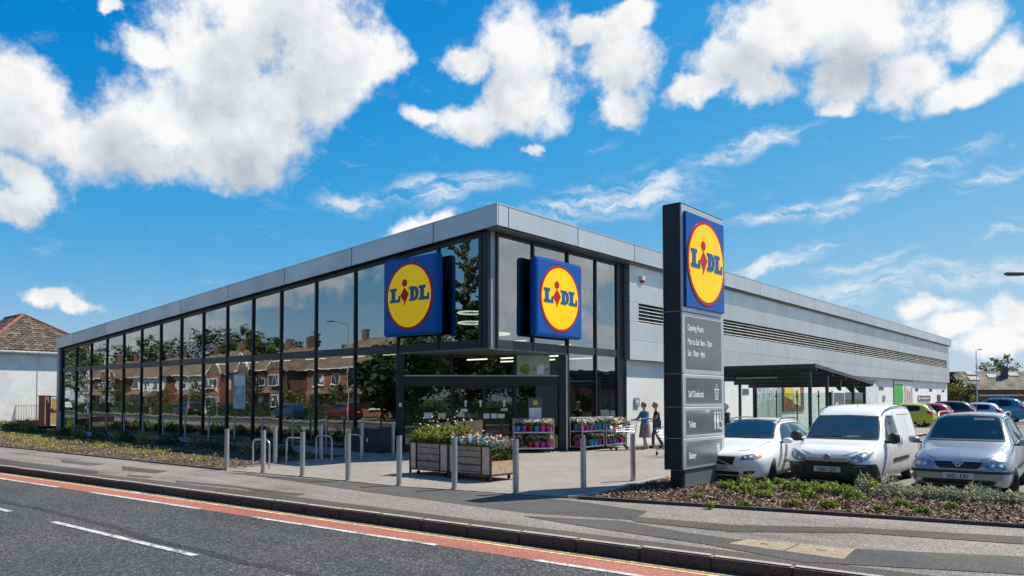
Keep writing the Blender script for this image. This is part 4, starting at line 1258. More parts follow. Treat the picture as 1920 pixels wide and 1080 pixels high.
def flower_bin(x0, x1, y0, y1, label, rz, hgt=0.76, low_end=False):
    W_, D_ = x1 - x0, y1 - y0
    t = thing('flower_bin', label, 'flower bin', (x0, y0, 0.006), rz, 'wooden flower bins on the plaza')
    for x in (0, W_ - .04):
        for y in (0, D_ - .04):
            MB().box(x, x + .04, y, y + .04, 0.0 if low_end else 0.03, hgt + .03).build('corner_post', m_frame, t)
    for z in (0.12, hgt):
        MB().box(.041, W_ - .041, 0.004, .032, z, z + .035).build('rail', m_frame, t)
        MB().box(.041, W_ - .041, D_ - .032, D_ - .004, z, z + .035).build('rail', m_frame, t)
        for x in (0.004, W_ - .036):
            if z > .5 and low_end and x > .5: continue
            MB().box(x, x + .032, .041, D_ - .041, z, z + .035).build('rail', m_frame, t)
    a, b = W_ * .17, W_ * .80
    MB().box(.045, a, 0.01, 0.026, .157, hgt - .002).build('plank', m_slate, t)
    MB().box(b, W_ - .045, 0.01, 0.026, .157, hgt - .002).build('plank', m_slate, t)
    for x in (a, b - .03):
        MB().box(x + .001, x + .031, -0.004, 0.03, .157, hgt - .002).build('upright', m_frame, t)
    MB().box(a + .035, b - .035, 0.022, 0.034, .157, hgt - .002).build('centre_board', m_slate, t)
    mb = MB()
    for k in range(25):
        x = a + .045 + (b - a - .09) * k / 24
        mb.tube([(x, 0.008, .17), (x, 0.008, hgt - .01)], 0.0028, 4)
    for z in (.2, .34, .36, .52, .66):
        mb.tube([(a + .035, 0.014, z), (b - .035, 0.014, z)], 0.0055, 4)
    gr = mb.build('wire_grid', m_frame, t)
    MB().box(.045, W_ - .045, D_ - .026, D_ - .01, .157, hgt - .002).build('back_board', m_slate, t)
    hz_ = hgt * .58 if low_end else hgt - .002
    MB().box(W_ - .026, W_ - .01, .045, D_ - .045, .157, hz_).build('end_board', m_wood, t)
    MB().box(0.01, .026, .045, D_ - .045, .157, hgt - .002).build('end_board', m_slate, t)
    MB().box(.03, W_ - .03, .03, D_ - .03, .30, .315).build('shelf', m_slate, t)
    for x in (.2, W_ - .2):
        for y in (.12, D_ - .12):
            w = MB(); w.lathe([(0.0, -0.014), (0.045, -0.014), (0.05, 0), (0.045, 0.014), (0.0, 0.014)], 12, (0, 0, 0), 'X'); wo = w.build('wheel', m_rubber, t, smooth=40)
            wo.location = (x, y, 0.05)
            MB().tube([(x, y + .02, 0.055), (x, y + .02, 0.125)], 0.012, 6).build('caster', m_frame, t)
    return t


flower_bin(1.84, 3.20, -5.02, -4.10, 'left wooden flower bin with wire grid front, filled with tall leafy bunches', -0.03)
flower_bin(3.24, 4.58, -5.10, -4.16, 'right wooden flower bin with a bare wood end, filled with wrapped bouquets', -0.03, 0.76, True)


def bunch(x, y, z, h, r, kind, seed, label):
    g = np.random.default_rng(seed)
    t = thing('flower_bunch', label, 'bouquet', (x, y, z), 0, 'bunches of flowers in the wooden bins')
    n = 190 if kind == 0 else 85
    base = np.stack([g.normal(size=n) * r * .25, g.normal(size=n) * r * .25, g.random(n) * h * .4], 1)
    top = dome(n, r, h * .45, h * .5, g)
    leaf_mesh('stems', np.concatenate([(base + top) / 2, top * (1, 1, .8)]), 0.15, m_leafA if kind != 1 else m_leafB, t, seed, dirs=np.concatenate([top - base, top - base]), aspect=.22)
    leaf_mesh('blooms', dome(22 if kind else 5, r * .95, h * .35, h * .72, g), 0.05, m_petM if kind else m_petW, t, seed + 1, up=.8, aspect=.9)
    if kind:
        mb = MB()
        mb.lathe([(r * .25, 0.0), (r * .55, h * .4), (r * .95, h * .82), (r * 1.02, h * .9)], 9, close=True)
        mb.build('wrapping', m_wrap, t)
    return t


nb_ = 0
for ix in range(5):
    for iy in range(3):
        nb_ += 1
        bunch(2.0 + .265 * ix + rnd.uniform(-.03, .03), -4.85 + .28 * iy, 0.33, (1.13 if iy else .98) * rnd.uniform(.92, 1.06), 0.17, 0, 100 + nb_, 'tall leafy bunch in the left wooden bin, %s row, %s from left' % (('front', 'middle', 'back')[iy], ordinal(ix)))
for ix in range(5):
    for iy in range(3):
        nb_ += 1
        bunch(3.38 + .255 * ix + rnd.uniform(-.03, .03), -4.93 + .28 * iy, 0.33, 0.74 * rnd.uniform(.92, 1.08) - .022 * ix, 0.15, 1 + (ix % 2), 200 + nb_, 'wrapped bouquet in the right wooden bin, %s row, %s from left' % (('front', 'middle', 'back')[iy], ordinal(ix)))
m_redpot = mat('bouquet_bucket', (0.35, 0.03, 0.035), 0.4)
for k in range(3):
    t = thing('flower_bucket', 'small red pot in the open end of the right wooden bin, %s from the front' % ordinal(k), 'plant pot', (4.47, -4.93 + .24 * k, 0.321), 0, 'red pots in the bin end')
    MB().lathe([(0.055, 0), (0.075, 0.15), (0.08, 0.15), (0.065, .15), (0.0, .13)], 14).build('pot', m_redpot, t, smooth=40)
    g = np.random.default_rng(400 + k)
    leaf_mesh('foliage', dome(50, .09, .28, .14, g), 0.08, m_leafA, t, 410 + k, aspect=.3)
    leaf_mesh('blooms', dome(14, .08, .12, .36, g), 0.06, m_petM, t, 420 + k, aspect=.9)

# ---- shopping trolleys
def trolley(loc, rz, label, contents=False):
    t = thing('shopping_trolley', label, 'trolley', loc, rz, 'shopping trolleys')
    # local: +x is forward, handle at -x
    wr = 0.0035
    L0, L1 = -0.42, 0.45
    zt0, zt1, zb0, zb1 = 0.98, 0.86, 0.56, 0.62
    mb = MB()
    rim = [(L0, -.27, zt0), (L1, -.20, zt1), (L1, .20, zt1), (L0, .27, zt0), (L0, -.27, zt0)]
    bot = [(L0 + .06, -.2, zb0), (L1 - .06, -.15, zb1), (L1 - .06, .15, zb1), (L0 + .06, .2, zb0), (L0 + .06, -.2, zb0)]
    mb.tube(rim, .007, 6); mb.tube(bot, .006, 6)
    lerp = lambda a, b, k: tuple(a[i] + (b[i] - a[i]) * k for i in range(3))
    for s in range(4):
        n = 13 if s % 2 == 0 else 7
        for k in range(1, n):
            mb.tube([lerp(rim[s], rim[s + 1], k / n), lerp(bot[s], bot[s + 1], k / n)], wr, 4)
        for q in (.25, .5, .75):
            mb.tube([lerp(rim[s], bot[s], q), lerp(rim[s + 1], bot[s + 1], q)], wr, 4)
    for k in range(1, 9):
        mb.tube([lerp(bot[0], bot[1], k / 9), lerp(bot[3], bot[2], k / 9)], wr, 4)
    mb.build('basket', m_galv, t)
    for sy in (-1, 1):
        MB().tube([(-.56, .25 * sy, 1.04), (L0, .27 * sy, .97), (-.36, .23 * sy, .56), (-.25, .22 * sy, .22), (-.33, .24 * sy, .13)], .012, 8).build('side_frame', m_galv, t, smooth=60)
        MB().tube([(-.28, .22 * sy, .24), (.40, .16 * sy, .19), (.42, .16 * sy, .13)], .012, 8).build('lower_rail', m_galv, t, smooth=60)
        MB().tube([(-.3, .22 * sy, .3), (.25, .17 * sy, .60)], .009, 6).build('brace', m_galv, t)
    MB().tube([(-.57, -.27, 1.04), (-.57, .27, 1.04)], .019, 10).build('handle', m_black, t, smooth=60)
    for x, y in ((-.33, -.24), (-.33, .24), (.42, -.16), (.42, .16)):
        mb = MB(); mb.lathe([(0.0, -0.014), (0.055, -0.014), (0.062, 0), (0.055, 0.014), (0.0, 0.014)], 14, (0, 0, 0), 'Y'); w = mb.build('wheel', m_rubber, t, smooth=40)
        w.location = (x - .02, y, .062)
        MB().tube([(x, y, .14), (x - .02, y, .062)], .011, 6).build('caster', m_galv, t)
    if contents:
        g = np.random.default_rng(9)
        for k, (x, c) in enumerate(((-.2, 'blue'), (.05, 'blue'), (.28, 'pink'))):
            M_ = Matrix.Translation(loc) @ Matrix.Rotation(rz, 4, 'Z')
            P = M_ @ Vector((x, -.03, .635))
            put_pot(c, P.x, P.y, P.z, '%s pot of flowers inside the shopping trolley, %s from the handle' % (c, ordinal(k)), k, .95)
    return t


trolley((1.45, 5.45, 0.006), R(-112), 'wire shopping trolley loaded with flowers, pushed by the woman in blue', True)
trolley((4.0, 3.98, 0.006), R(150), 'empty wire shopping trolley standing alone on the plaza behind the totem')
for k in range(4):
    trolley((2.4 + .42 * k, 10.6, 0.006), R(0), 'wire shopping trolley nested in the shelter, %s from the left' % ordinal(k))

# ---- trolley shelter
m_sheet = glassmat('roof_polycarbonate', 0.10, (0.55, 0.60, 0.60), 0.0)
m_shel = mat('shelter_steel', (0.045, 0.052, 0.06), 0.4, 0.2, 0.1, 2)
sh = thing('trolley_shelter', 'dark steel trolley shelter with lean-to roof and glass screens', 'shelter', (0, 0, 0))
SX0, SX1, SY0, SY1 = 1.75, 6.95, 8.85, 16.1
def zr(y): return 2.95 - (y - SY0) * 0.071
for k in range(6):
    y0, y1 = SY0 + (SY1 - SY0) * k / 6 + .01, SY0 + (SY1 - SY0) * (k + 1) / 6 - .01
    MB().hexa([(SX0, y0, zr(y0) - .03), (SX1, y0, zr(y0) - .03), (SX1, y1, zr(y1) - .03), (SX0, y1, zr(y1) - .03)],
              [(SX0, y0, zr(y0)), (SX1, y0, zr(y0)), (SX1, y1, zr(y1)), (SX0, y1, zr(y1))]).build('roof_sheet', m_sheet, sh)
MB().box(SX0 - .02, SX1 + .02, SY0 - .07, SY0 - .001, zr(SY0) - .10, zr(SY0) + .05).build('front_gutter', m_shel, sh)
MB().hexa([(SX1 + .001, SY0, zr(SY0) - .06), (SX1 + .05, SY0, zr(SY0) - .06), (SX1 + .05, SY1, zr(SY1) - .06), (SX1 + .001, SY1, zr(SY1) - .06)],
          [(SX1 + .001, SY0, zr(SY0) + .06), (SX1 + .05, SY0, zr(SY0) + .06), (SX1 + .05, SY1, zr(SY1) + .06), (SX1 + .001, SY1, zr(SY1) + .06)]).build('side_trim', m_shel, sh)
MB().box(SX0 - .02, SX1 + .02, SY1 + .001, SY1 + .08, zr(SY1) - .12, zr(SY1) + .03).build('rear_gutter', m_shel, sh)
for y in (9.2, 11.05, 12.57, 14.31, 15.9):
    MB().box(SX0, SX1 - .02, y - .05, y + .05, zr(y) - .16, zr(y) - .035).build('rafter', m_shel, sh)
    for x in (6.70, 2.0):
        MB().box(x - .05, x + .05, y - .05, y + .05, 0, zr(y) - .161).build('post', m_shel, sh)
    MB().hexa([(6.3, y - .03, zr(y) - .165), (6.649, y - .03, zr(y) - .55), (6.649, y + .03, zr(y) - .55), (6.3, y + .03, zr(y) - .165)],
              [(6.649, y - .03, zr(y) - .163), (6.649, y - .029, zr(y) - .163), (6.649, y + .029, zr(y) - .163), (6.649, y + .03, zr(y) - .163)]).build('bracket', m_shel, sh)
for a, b in ((11.1, 12.52), (12.62, 14.26), (14.36, 15.85)):
    MB().box(6.69, 6.70, a + .03, b - .03, 0.25, 2.05).build('glass_screen', m_glass3, sh)
for k in range(5):
    xa = 2.1 + .92 * k
    MB().box(xa, xa + .86, 15.95, 15.96, 0.25, 2.05).build('glass_screen', m_glass3, sh)
    MB().tube([(xa - .03, 15.95, 0), (xa - .03, 15.95, 2.15)], .028, 8).build('screen_post', m_shel, sh)
    for z in (.4, 1.9):
        MB().box(xa - .09, xa + .03, 15.92, 15.945, z - .03, z + .03).build('glass_clamp', m_shel, sh)
MB().box(3.3, 4.9, 10.9, 11.02, 2.58, 2.64).build('strip_light', m_galv, sh)
MB().tube([(2.0, 10.2, .45), (6.2, 10.2, .45)], .02, 8).build('guard_rail', m_shel, sh)
nbd = thing('notice_board', 'white framed notice board with posters on the side of the trolley shelter', 'notice board', (6.78, 12.0, 1.05))
MB().box(0, 0.06, -.72, .72, 0, 1.05).build('frame', m_textw, nbd, bevel=.01)
MB().box(0.061, 0.066, -.64, .64, .08, .97).build('dark_sheet', m_pdark, nbd)
MB().box(0.067, 0.070, -.48, -.16, .2, .62).build('yellow_card', m_py, nbd)
MB().box(0.067, 0.070, .2, .46, .2, .68).build('orange_card', m_po, nbd)

# ---- lamps
m_lamphead = mat('lamp_housing', (0.09, 0.10, 0.11), 0.85, 0, 0.1, 4, spec=0.2)


def lamp_post(loc, h, arm, rz, label, group=None):
    t = thing('lamp_post', label, 'street lamp', loc, rz, group)
    MB().tube([(0, 0, 0), (0, 0, 1.1), (0, 0, 1.15), (0, 0, h)], [.075, .075, .05, .038], 12).build('pole', m_galv, t, smooth=40)
    MB().tube([(0, 0, h - .05), (arm * .5, 0, h + .04), (arm, 0, h + .06)], .025, 8).build('arm', m_galv, t, smooth=50)
    MB().hexa([(arm - .05, -.06, h + .02), (arm + .5, -.09, h + .04), (arm + .5, .09, h + .04), (arm - .05, .06, h + .02)],
              [(arm - .05, -.05, h + .10), (arm + .48, -.07, h + .10), (arm + .48, .07, h + .10), (arm - .05, .05, h + .10)]).build('lamp_head', m_lamphead, t, bevel=.015)
    MB().box(arm + .08, arm + .44, -.06, .06, h + .005, h + .022).build('lens', m_panelgrey, t)
    return t


lamp_post((13.78, 6.83, -.07), 5.12, 0.72, math.atan2(-.63, -.777), 'car park lamp arm reaching into view at the right edge', 'lamp posts')
lamp_post((2.2, 75.0, 0), 6.85, 0.3, 1.0, 'far slim lamp post beyond the end of the store', 'lamp posts')

# ------------------------------------------------------------------ cars
def pchip(xs, ys, q):
    xs, ys, q = np.asarray(xs, float), np.asarray(ys, float), np.asarray(q, float)
    h = np.diff(xs); d = np.diff(ys) / h
    m = np.zeros_like(ys)
    m[0], m[-1] = d[0], d[-1]
    for i in range(1, len(xs) - 1):
        if d[i - 1] * d[i] > 0:
            w1, w2 = 2 * h[i] + h[i - 1], h[i] + 2 * h[i - 1]
            m[i] = (w1 + w2) / (w1 / d[i - 1] + w2 / d[i])
    k = np.clip(np.searchsorted(xs, q) - 1, 0, len(xs) - 2)
    t = (q - xs[k]) / h[k]
    return ((1 + 2 * t) * (1 - t) ** 2 * ys[k] + t * (1 - t) ** 2 * h[k] * m[k] + t * t * (3 - 2 * t) * ys[k + 1] + t * t * (t - 1) * h[k] * m[k + 1])


def chaikin(p, n):
    for _ in range(n):
        q = [p[0]]
        for a, b in zip(p[:-1], p[1:]):
            q += [a * .75 + b * .25, a * .25 + b * .75]
        q.append(p[-1])
        p = q
    return p


m_carglass = mat('car_glass', (0.016, 0.021, 0.022), 0.05, 0, 0.25, 1.5, spec=0.5)
m_autoglass = glassmat('auto_glass', 0.035, (0.66, 0.76, 0.72), 0.0, 1.42)
m_lining = mat('cabin_lining', (0.24, 0.25, 0.25), 0.85, 0, 0.15, 3)
m_seat = mat('seat_cloth', (0.26, 0.27, 0.29), 0.8, 0, 0.2, 9)
m_chrome = mat('chrome', (0.60, 0.57, 0.53), 0.3, 0.6, 0.03, 4)
m_lamp_clear = mat('headlamp', (0.36, 0.37, 0.38), 0.12, 0.25, 0.4, 30, coat=0.8)
m_lamp_red = mat('tail_lamp', (0.42, 0.01, 0.012), 0.12, 0, 0.2, 12, coat=1.0)
m_lamp_amb = mat('indicator', (0.75, 0.25, 0.03), 0.12, 0, 0.2, 12, coat=1.0)
m_gap = mat('panel_gap', (0.02, 0.02, 0.022), 0.7)
m_tyre = mat('tyre', (0.022, 0.022, 0.023), 0.85, 0, 0.2, 25, bump=.3, bscale=60)
m_alloy = mat('wheel_alloy', (0.55, 0.56, 0.58), 0.3, 0.8, 0.08, 6)
m_trim = mat('car_trim', (0.03, 0.032, 0.035), 0.55, 0, 0.08, 4)
m_plate = mat('number_plate', (0.62, 0.63, 0.62), 0.4, 0, 0.02)
m_plate_y = mat('rear_plate', (0.72, 0.58, 0.05), 0.4, 0, 0.02)


def paint(name, c, metal=0.0):
    return mat(name, c, 0.30, metal, 0.02, 1.5, coat=0.55)


WHEELS = {}


def wheel_parts(parent, x, y, r, w, side, steer=0.0, plain=False):
    key = (round(r, 3), round(w, 3), plain)
    if key not in WHEELS:
        a = MB()
        a.lathe([(r * .66, -w / 2), (r * .90, -w / 2), (r * .97, -w * .42), (r, -w * .30), (r, w * .30), (r * .97, w * .42), (r * .90, w / 2), (r * .66, w / 2), (r * .64, 0), (r * .66, -w / 2)], 36, axis='X', close=True)
        b = MB()
        b.lathe([(r * .66, w * .46), (r * .62, w * .48), (r * .60, w * .30), (r * .58, -w * .2)], 32, axis='X', close=True)
        b.lathe([(0.0, w * .36), (r * .16, w * .36), (r * .18, w * .26)], 20, axis='X', close=True)
        ns = 9 if plain else 5
        for k in range(ns):
            an = 2 * math.pi * k / ns
            c, s_ = math.cos(an), math.sin(an)
            tw = r * (.10 if not plain else .06)
            f = lambda rr, tt, xx: (xx, rr * c - tt * s_, rr * s_ + tt * c)
            b.hexa([f(r * .1, -tw, w * .2), f(r * .62, -tw * 1.2, w * .3), f(r * .62, tw * 1.2, w * .3), f(r * .1, tw, w * .2)],
                   [f(r * .1, -tw, w * .34), f(r * .62, -tw * 1.1, w * .42), f(r * .62, tw * 1.1, w * .42), f(r * .1, tw, w * .34)])
        d = MB(); d.lathe([(0.0, -w * .2), (r * .63, -w * .2), (r * .63, -w * .1), (0, -w * .1)], 24, axis='X', close=True)
        objs = [a.build('tyre', m_tyre, None, smooth=35), b.build('rim', m_alloy, None, smooth=30), d.build('brake_disc', m_trim, None)]
        WHEELS[key] = [o.data for o in objs]
        for o in objs: bpy.data.objects.remove(o)
    me = WHEELS[key]
    t = link('wheel', me[0], parent)
    t.location = (x, y, r)
    t.rotation_euler = (0, 0, (math.pi if side < 0 else 0) + steer)
    for k in (1, 2):
        link(('rim', 'brake_disc')[k - 1], me[k], t)
    return t


def build_car(name, label, loc, rz, S, colour, group='cars in the car park', detail=True):
    """lofted body with cut wheel arches; lamps, glass and trim are panels laid on its surface. front = -y"""
    t = thing(name, label, S.get('cat', 'car'), loc, rz, group)
    K = np.array(S['keys'], float)
    L, NY = K[-1, 0], 84
    ys = K[0, 0] + (L - K[0, 0]) * (0.5 - 0.5 * np.cos(np.pi * np.linspace(0, 1, NY))) if False else np.unique(np.round(np.concatenate([np.linspace(0, L, NY), K[:, 0], np.linspace(0, .25, 14), np.linspace(L - .2, L, 10)]), 4))
    C_ = [pchip(K[:, 0], K[:, c], ys) for c in range(1, 9)]
    rings = []
    for i in range(len(ys)):
        zb, zm, wm, zbelt, wbelt, zr_, wr_, zt = [c[i] for c in C_]
        p = [(0, zb), (wm * .86, zb), (wm * .965, zb + .07), (wm, zm), (wm * .992, (zm + zbelt) / 2 + .02), (wbelt, zbelt), ((wbelt + wr_) / 2, (zbelt + zr_) / 2 + .012), (wr_, zr_), (wr_ * .72, zr_ + (zt - zr_) * .72), (wr_ * .3, zt - .004), (0, zt)]
        p = chaikin([np.array(q) for q in p], 2)
        half = [(q[0], ys[i], q[1]) for q in p]
        rings.append(half + [(-a, b, c) for a, b, c in half[-2:0:-1]])
    n = len(rings[0])
    mb = MB()
    mb.v = [v for r_ in rings for v in r_]
    for i in range(len(ys) - 1):
        for k in range(n):
            mb.f.append((i * n + k, i * n + (k + 1) % n, (i + 1) * n + (k + 1) % n, (i + 1) * n + k)); mb.mi.append(0)
    mb.f.append(tuple(range(n - 1, -1, -1))); mb.f.append(tuple((len(ys) - 1) * n + k for k in range(n))); mb.mi += [0, 0]
    bvh = BVHTree.FromPolygons([Vector(v) for v in mb.v], mb.f)
    body = mb.build('body', [colour, m_trim, m_lining], t)
    # wheel arches
    r = S['r']
    ra_ = r + .055
    cut = MB()
    for y in (S['yf'], S['yr']):
        for sx in (-1, 1):
            xs = sorted((sx * (S['track'] / 2 - .20), sx * (S['track'] / 2 + .5)))
            c = MB(); c.lathe([(ra_, xs[0]), (ra_, xs[1])], 40, (0, y, r + .012), 'X')
            cut.add(c.v, c.f)
    co = cut.build('arch_cutter', m_trim)
    cutters = [co]
    if 'cabin' in S:
        cy0, cy1, cz0 = S['cabin'][:3]
        cab_ = MB()
        iy = [i for i in range(len(ys)) if cy0 <= ys[i] <= cy1]
        for i in iy:
            for (x, y, z) in rings[i]:
                ww = max(abs(v[0]) for v in rings[i])
                cab_.v.append((x * (1 - .045 / ww), y, max(cz0, min(z - .035, z))))
        for a in range(len(iy) - 1):
            for k in range(n):
                cab_.f.append((a * n + k, a * n + (k + 1) % n, (a + 1) * n + (k + 1) % n, (a + 1) * n + k)); cab_.mi.append(0)
        cab_.f.append(tuple(range(n - 1, -1, -1))); cab_.f.append(tuple((len(iy) - 1) * n + k for k in range(n))); cab_.mi += [0, 0]
        cutters.append(cab_.build('cabin_cutter', m_trim))
        for (nm, poly, view, mt, mirror, off) in S['panels']:
            if mt is not m_carglass: continue
            cx_, cz_ = sum(q[0] for q in poly) / len(poly), sum(q[1] for q in poly) / len(poly)
            pp = [(cx_ + (a - cx_) * .97, cz_ + (b - cz_) * .95) for a, b in poly]
            for sx in ((1, -1) if mirror else (1,)):
                c = MB()
                if view == 'F': c.prism(pp, -.5, cy0 + 1.15, lambda a, b, d: (a, d, b))
                elif view == 'R': c.prism(pp, cy1 - .8, L + .5, lambda a, b, d: (a, d, b))
                else: c.prism(pp, .35, 1.3, lambda a, b, d, sx=sx: (sx * d, a, b))
                o_ = c.build('window_cutter', m_trim)
                bm_ = bmesh.new(); bm_.from_mesh(o_.data); bmesh.ops.recalc_face_normals(bm_, faces=bm_.faces[:]); bm_.to_mesh(o_.data); bm_.free()
                cutters.append(o_)
        for o_ in cutters[:2]:
            bm_ = bmesh.new(); bm_.from_mesh(o_.data); bmesh.ops.recalc_face_normals(bm_, faces=bm_.faces[:]); bm_.to_mesh(o_.data); bm_.free()
        bm_ = bmesh.new(); bm_.from_mesh(body.data); bmesh.ops.recalc_face_normals(bm_, faces=bm_.faces[:]); bm_.to_mesh(body.data); bm_.free()
    for o_ in cutters:
        md = body.modifiers.new('b', 'BOOLEAN')
        md.operation = 'DIFFERENCE'; md.object = o_; md.solver = 'EXACT'
    dg = bpy.context.evaluated_depsgraph_get()
    me = bpy.data.meshes.new_from_object(body.evaluated_get(dg))
    body.modifiers.clear()
    body.data = me
    me.name = 'body'
    for o_ in cutters: bpy.data.objects.remove(o_)
    pred = S.get('trim', lambda x, y, z: False)
    for p in me.polygons:
        c = p.center
        inar = any(math.hypot(c.y - y, c.z - r - .012) < ra_ + .003 for y in (S['yf'], S['yr'])) and (abs(c.x) < S['track'] / 2 - .18 or True)
        if inar and (abs(p.normal.x) < .35 or abs(c.x) < S['track'] / 2 - .15): p.material_index = 1
        elif pred(abs(c.x), c.y, c.z) or (p.normal.z < -.8 and c.z < .4): p.material_index = 1
        elif 'cabin' in S and bvh.find_nearest(c)[3] > .008: p.material_index = 2
        else: p.material_index = 0
    me.polygons.foreach_set('use_smooth', [True] * len(me.polygons))
    me.set_sharp_from_angle(angle=R(32))

    def lay(nm, poly, view, mt, off=.006, grid=.04, parent=t, mirror=False, thick=.004):
        """a panel cut to an outline and laid on the body"""
        bm = bmesh.new()
        vs = [bm.verts.new((a, b, 0)) for a, b in poly]
        bm.faces.new(vs)
        lo = [min(p[i] for p in poly) for i in (0, 1)]; hi = [max(p[i] for p in poly) for i in (0, 1)]
        for ax in (0, 1):
            k = max(1, int((hi[ax] - lo[ax]) / grid))
            for j in range(1, k + 1):
                co_ = [0, 0, 0]; no = [0, 0, 0]
                co_[ax] = lo[ax] + (hi[ax] - lo[ax]) * j / (k + 1); no[ax] = 1
                bmesh.ops.bisect_plane(bm, geom=bm.verts[:] + bm.edges[:] + bm.faces[:], plane_co=co_, plane_no=no)
        bmesh.ops.triangulate(bm, faces=bm.faces[:])
        out = []
        for s in ((1, -1) if mirror else (1,)):
            vmap, ok = {}, True
            V_, F_ = [], []
            for v in bm.verts:
                a, b = v.co.x, v.co.y
                o_, d_ = {'F': ((a * s, -3, b), (0, 1, 0)), 'R': ((a * s, 9, b), (0, -1, 0)), 'S': ((3 * s, a, b), (-s, 0, 0)), 'T': ((a * s, b, 4), (0, 0, -1)),
                          'Q': ((a * s, -3, b + .9), (0, 1, -.3))}[view]
                hit = bvh.ray_cast(Vector(o_), Vector(d_).normalized())
                if hit[0] is None:
                    V_.append(None)
                else:
                    nn = hit[1] if hit[1].dot(Vector(d_)) < 0 else -hit[1]
                    V_.append(hit[0] + nn * off)
            bm.verts.index_update()
            F_ = [tuple(v.index for v in f.verts) for f in bm.faces if all(V_[v.index] is not None for v in f.verts)]
            V2 = [v if v is not None else Vector((0, 0, 0)) for v in V_]
            m_ = MB(); m_.v = [tuple(v) for v in V2]; m_.f = F_; m_.mi = [0] * len(F_)
            o = m_.build(nm, mt, parent)
            o.data.polygons.foreach_set('use_smooth', [True] * len(o.data.polygons))
            out.append(o)
        bm.free()
        return out

    for (nm, poly, view, mt, mirror, off) in S.get('panels', []):
        if mt is m_carglass and 'cabin' in S:
            lay(nm, poly, view, m_autoglass, off, mirror=mirror)
            for a, b in zip(poly, poly[1:] + poly[:1]):
                lay('window_seal', ln(a, b, .026), view, m_gap, off + .003, .10, mirror=mirror)
        else:
            lay(nm, poly, view, mt, off, mirror=mirror)
    if 'cabin' in S:
        cy0, cy1, cz0, dz, rows_y, sz = S['cabin']
        MB().hexa([(-.66, cy0 + .04, cz0 + .1), (.66, cy0 + .04, cz0 + .1), (.66, cy0 + .62, cz0 + .25), (-.66, cy0 + .62, cz0 + .25)], [(-.66, cy0 + .06, dz), (.66, cy0 + .06, dz), (.66, cy0 + .55, dz - .03), (-.66, cy0 + .55, dz - .03)]).build('dashboard', m_trim, t, bevel=.03, seg=2)
        w_ = MB(); w_.tube([(-.36 + .185 * math.cos(q), cy0 + .66 + .06 * math.sin(q), dz + .02 + .17 * math.sin(q)) for q in [2 * math.pi * k / 24 for k in range(25)]], .014, 6)
        so = w_.build('steering_wheel', m_black, t, smooth=60)
        MB().tube([(-.36, cy0 + .66, dz + .02), (-.36, cy0 + .5, dz - .06)], .03, 6).build('steering_column', m_black, so)
        for ri, yy in enumerate(rows_y):
            for xx in (-.36, .36) if ri == 0 else (-.42, 0, .42):
                ww = .24 if ri == 0 else .20
                MB().hexa([(xx - ww, yy - .42, cz0 + .02), (xx + ww, yy - .42, cz0 + .02), (xx + ww, yy + .08, cz0 + .02), (xx - ww, yy + .08, cz0 + .02)], [(xx - ww, yy - .44, sz), (xx + ww, yy - .44, sz), (xx + ww, yy + .06, sz - .04), (xx - ww, yy + .06, sz - .04)]).build('seat_cushion', m_seat, t, bevel=.03, seg=2)
                MB().hexa([(xx - ww, yy - .02, sz - .05), (xx + ww, yy - .02, sz - .05), (xx + ww, yy + .10, sz - .05), (xx - ww, yy + .10, sz - .05)], [(xx - ww * .85, yy + .12, sz + .52), (xx + ww * .85, yy + .12, sz + .52), (xx + ww * .85, yy + .2, sz + .5), (xx - ww * .85, yy + .2, sz + .5)]).build('seat_back', m_seat, t, bevel=.03, seg=2)
                MB().box(xx - .13, xx + .13, yy + .13, yy + .22, sz + .56, sz + .72).build('headrest', m_seat, t, bevel=.025, seg=2)
    for (x_, z_, rr_) in S.get('bowls', []):
        lay('reflector', ell(x_, z_, rr_, rr_, 14), 'F', m_alloy, .012, mirror=True)
        lay('bulb', ell(x_, z_, rr_ * .45, rr_ * .45, 12), 'F', m_textw, .016, mirror=True)
    for (path, view, w_, mirror) in S.get('gaps', []):
        for a, b in zip(path[:-1], path[1:]):
            lay('panel_gap', ln(a, b, w_), view, m_gap, .003, .12, mirror=mirror)
    for sx in (-1, 1):
        wheel_parts(t, sx * S['track'] / 2, S['yf'], r, S['tw'], sx, S.get('steer', 0.0), S.get('plain', False))
        wheel_parts(t, sx * S['track'] / 2, S['yr'], r, S['tw'], sx, 0, S.get('plain', False))
    if 'plate' in S:
        tx, z, pw = S['plate']
        hit = bvh.ray_cast(Vector((0, -3, z)), Vector((0, 1, 0)))
        y = (hit[0].y if hit[0] else 0) - .028
        pl = MB().box(-.26, .26, y - .008, y + .03, z - .055, z + .055).build('number_plate', m_plate, t, bevel=.004)
        text_into('plate_lettering', tx, .105, lambda u, v, d: (u, y - .0085 - d, z - .037 + v), m_textk, pl, .80, .002, 'CENTER', .002)
    if 'mirror' in S:
        (mx_, my_, mz_, ms, mm) = S['mirror']
        for sx in (-1, 1):
            q = MB()
            q.lathe([(0.0, -.5), (.30, -.46), (.46, -.25), (.5, 0), (.46, .25), (.30, .46), (0.0, .5)], 14, axis='X')
            q.v = [(sx * mx_ + v[0] * ms[0], my_ + v[1] * ms[1] + abs(v[0]) * .02, mz_ + v[2] * ms[2]) for v in q.v]
            mo = q.build('door_mirror', mm, t, smooth=60)
            MB().box(*sorted((sx * (mx_ - ms[0] * .95), sx * (mx_ - ms[0] * .3))), my_ - .03, my_ + .05, mz_ - ms[2] * .45, mz_ - ms[2] * .2).build('mirror_arm', m_trim, mo)
    for (pts, rr, mm, nm) in S.get('tubes', []):
        for sx in (-1, 1):
            MB().tube([(sx * a, b, c) for a, b, c in pts], rr, 8).build(nm, mm, t, smooth=50)
    S.get('extra', lambda t, lay, bvh: None)(t, lay, bvh)
    return t


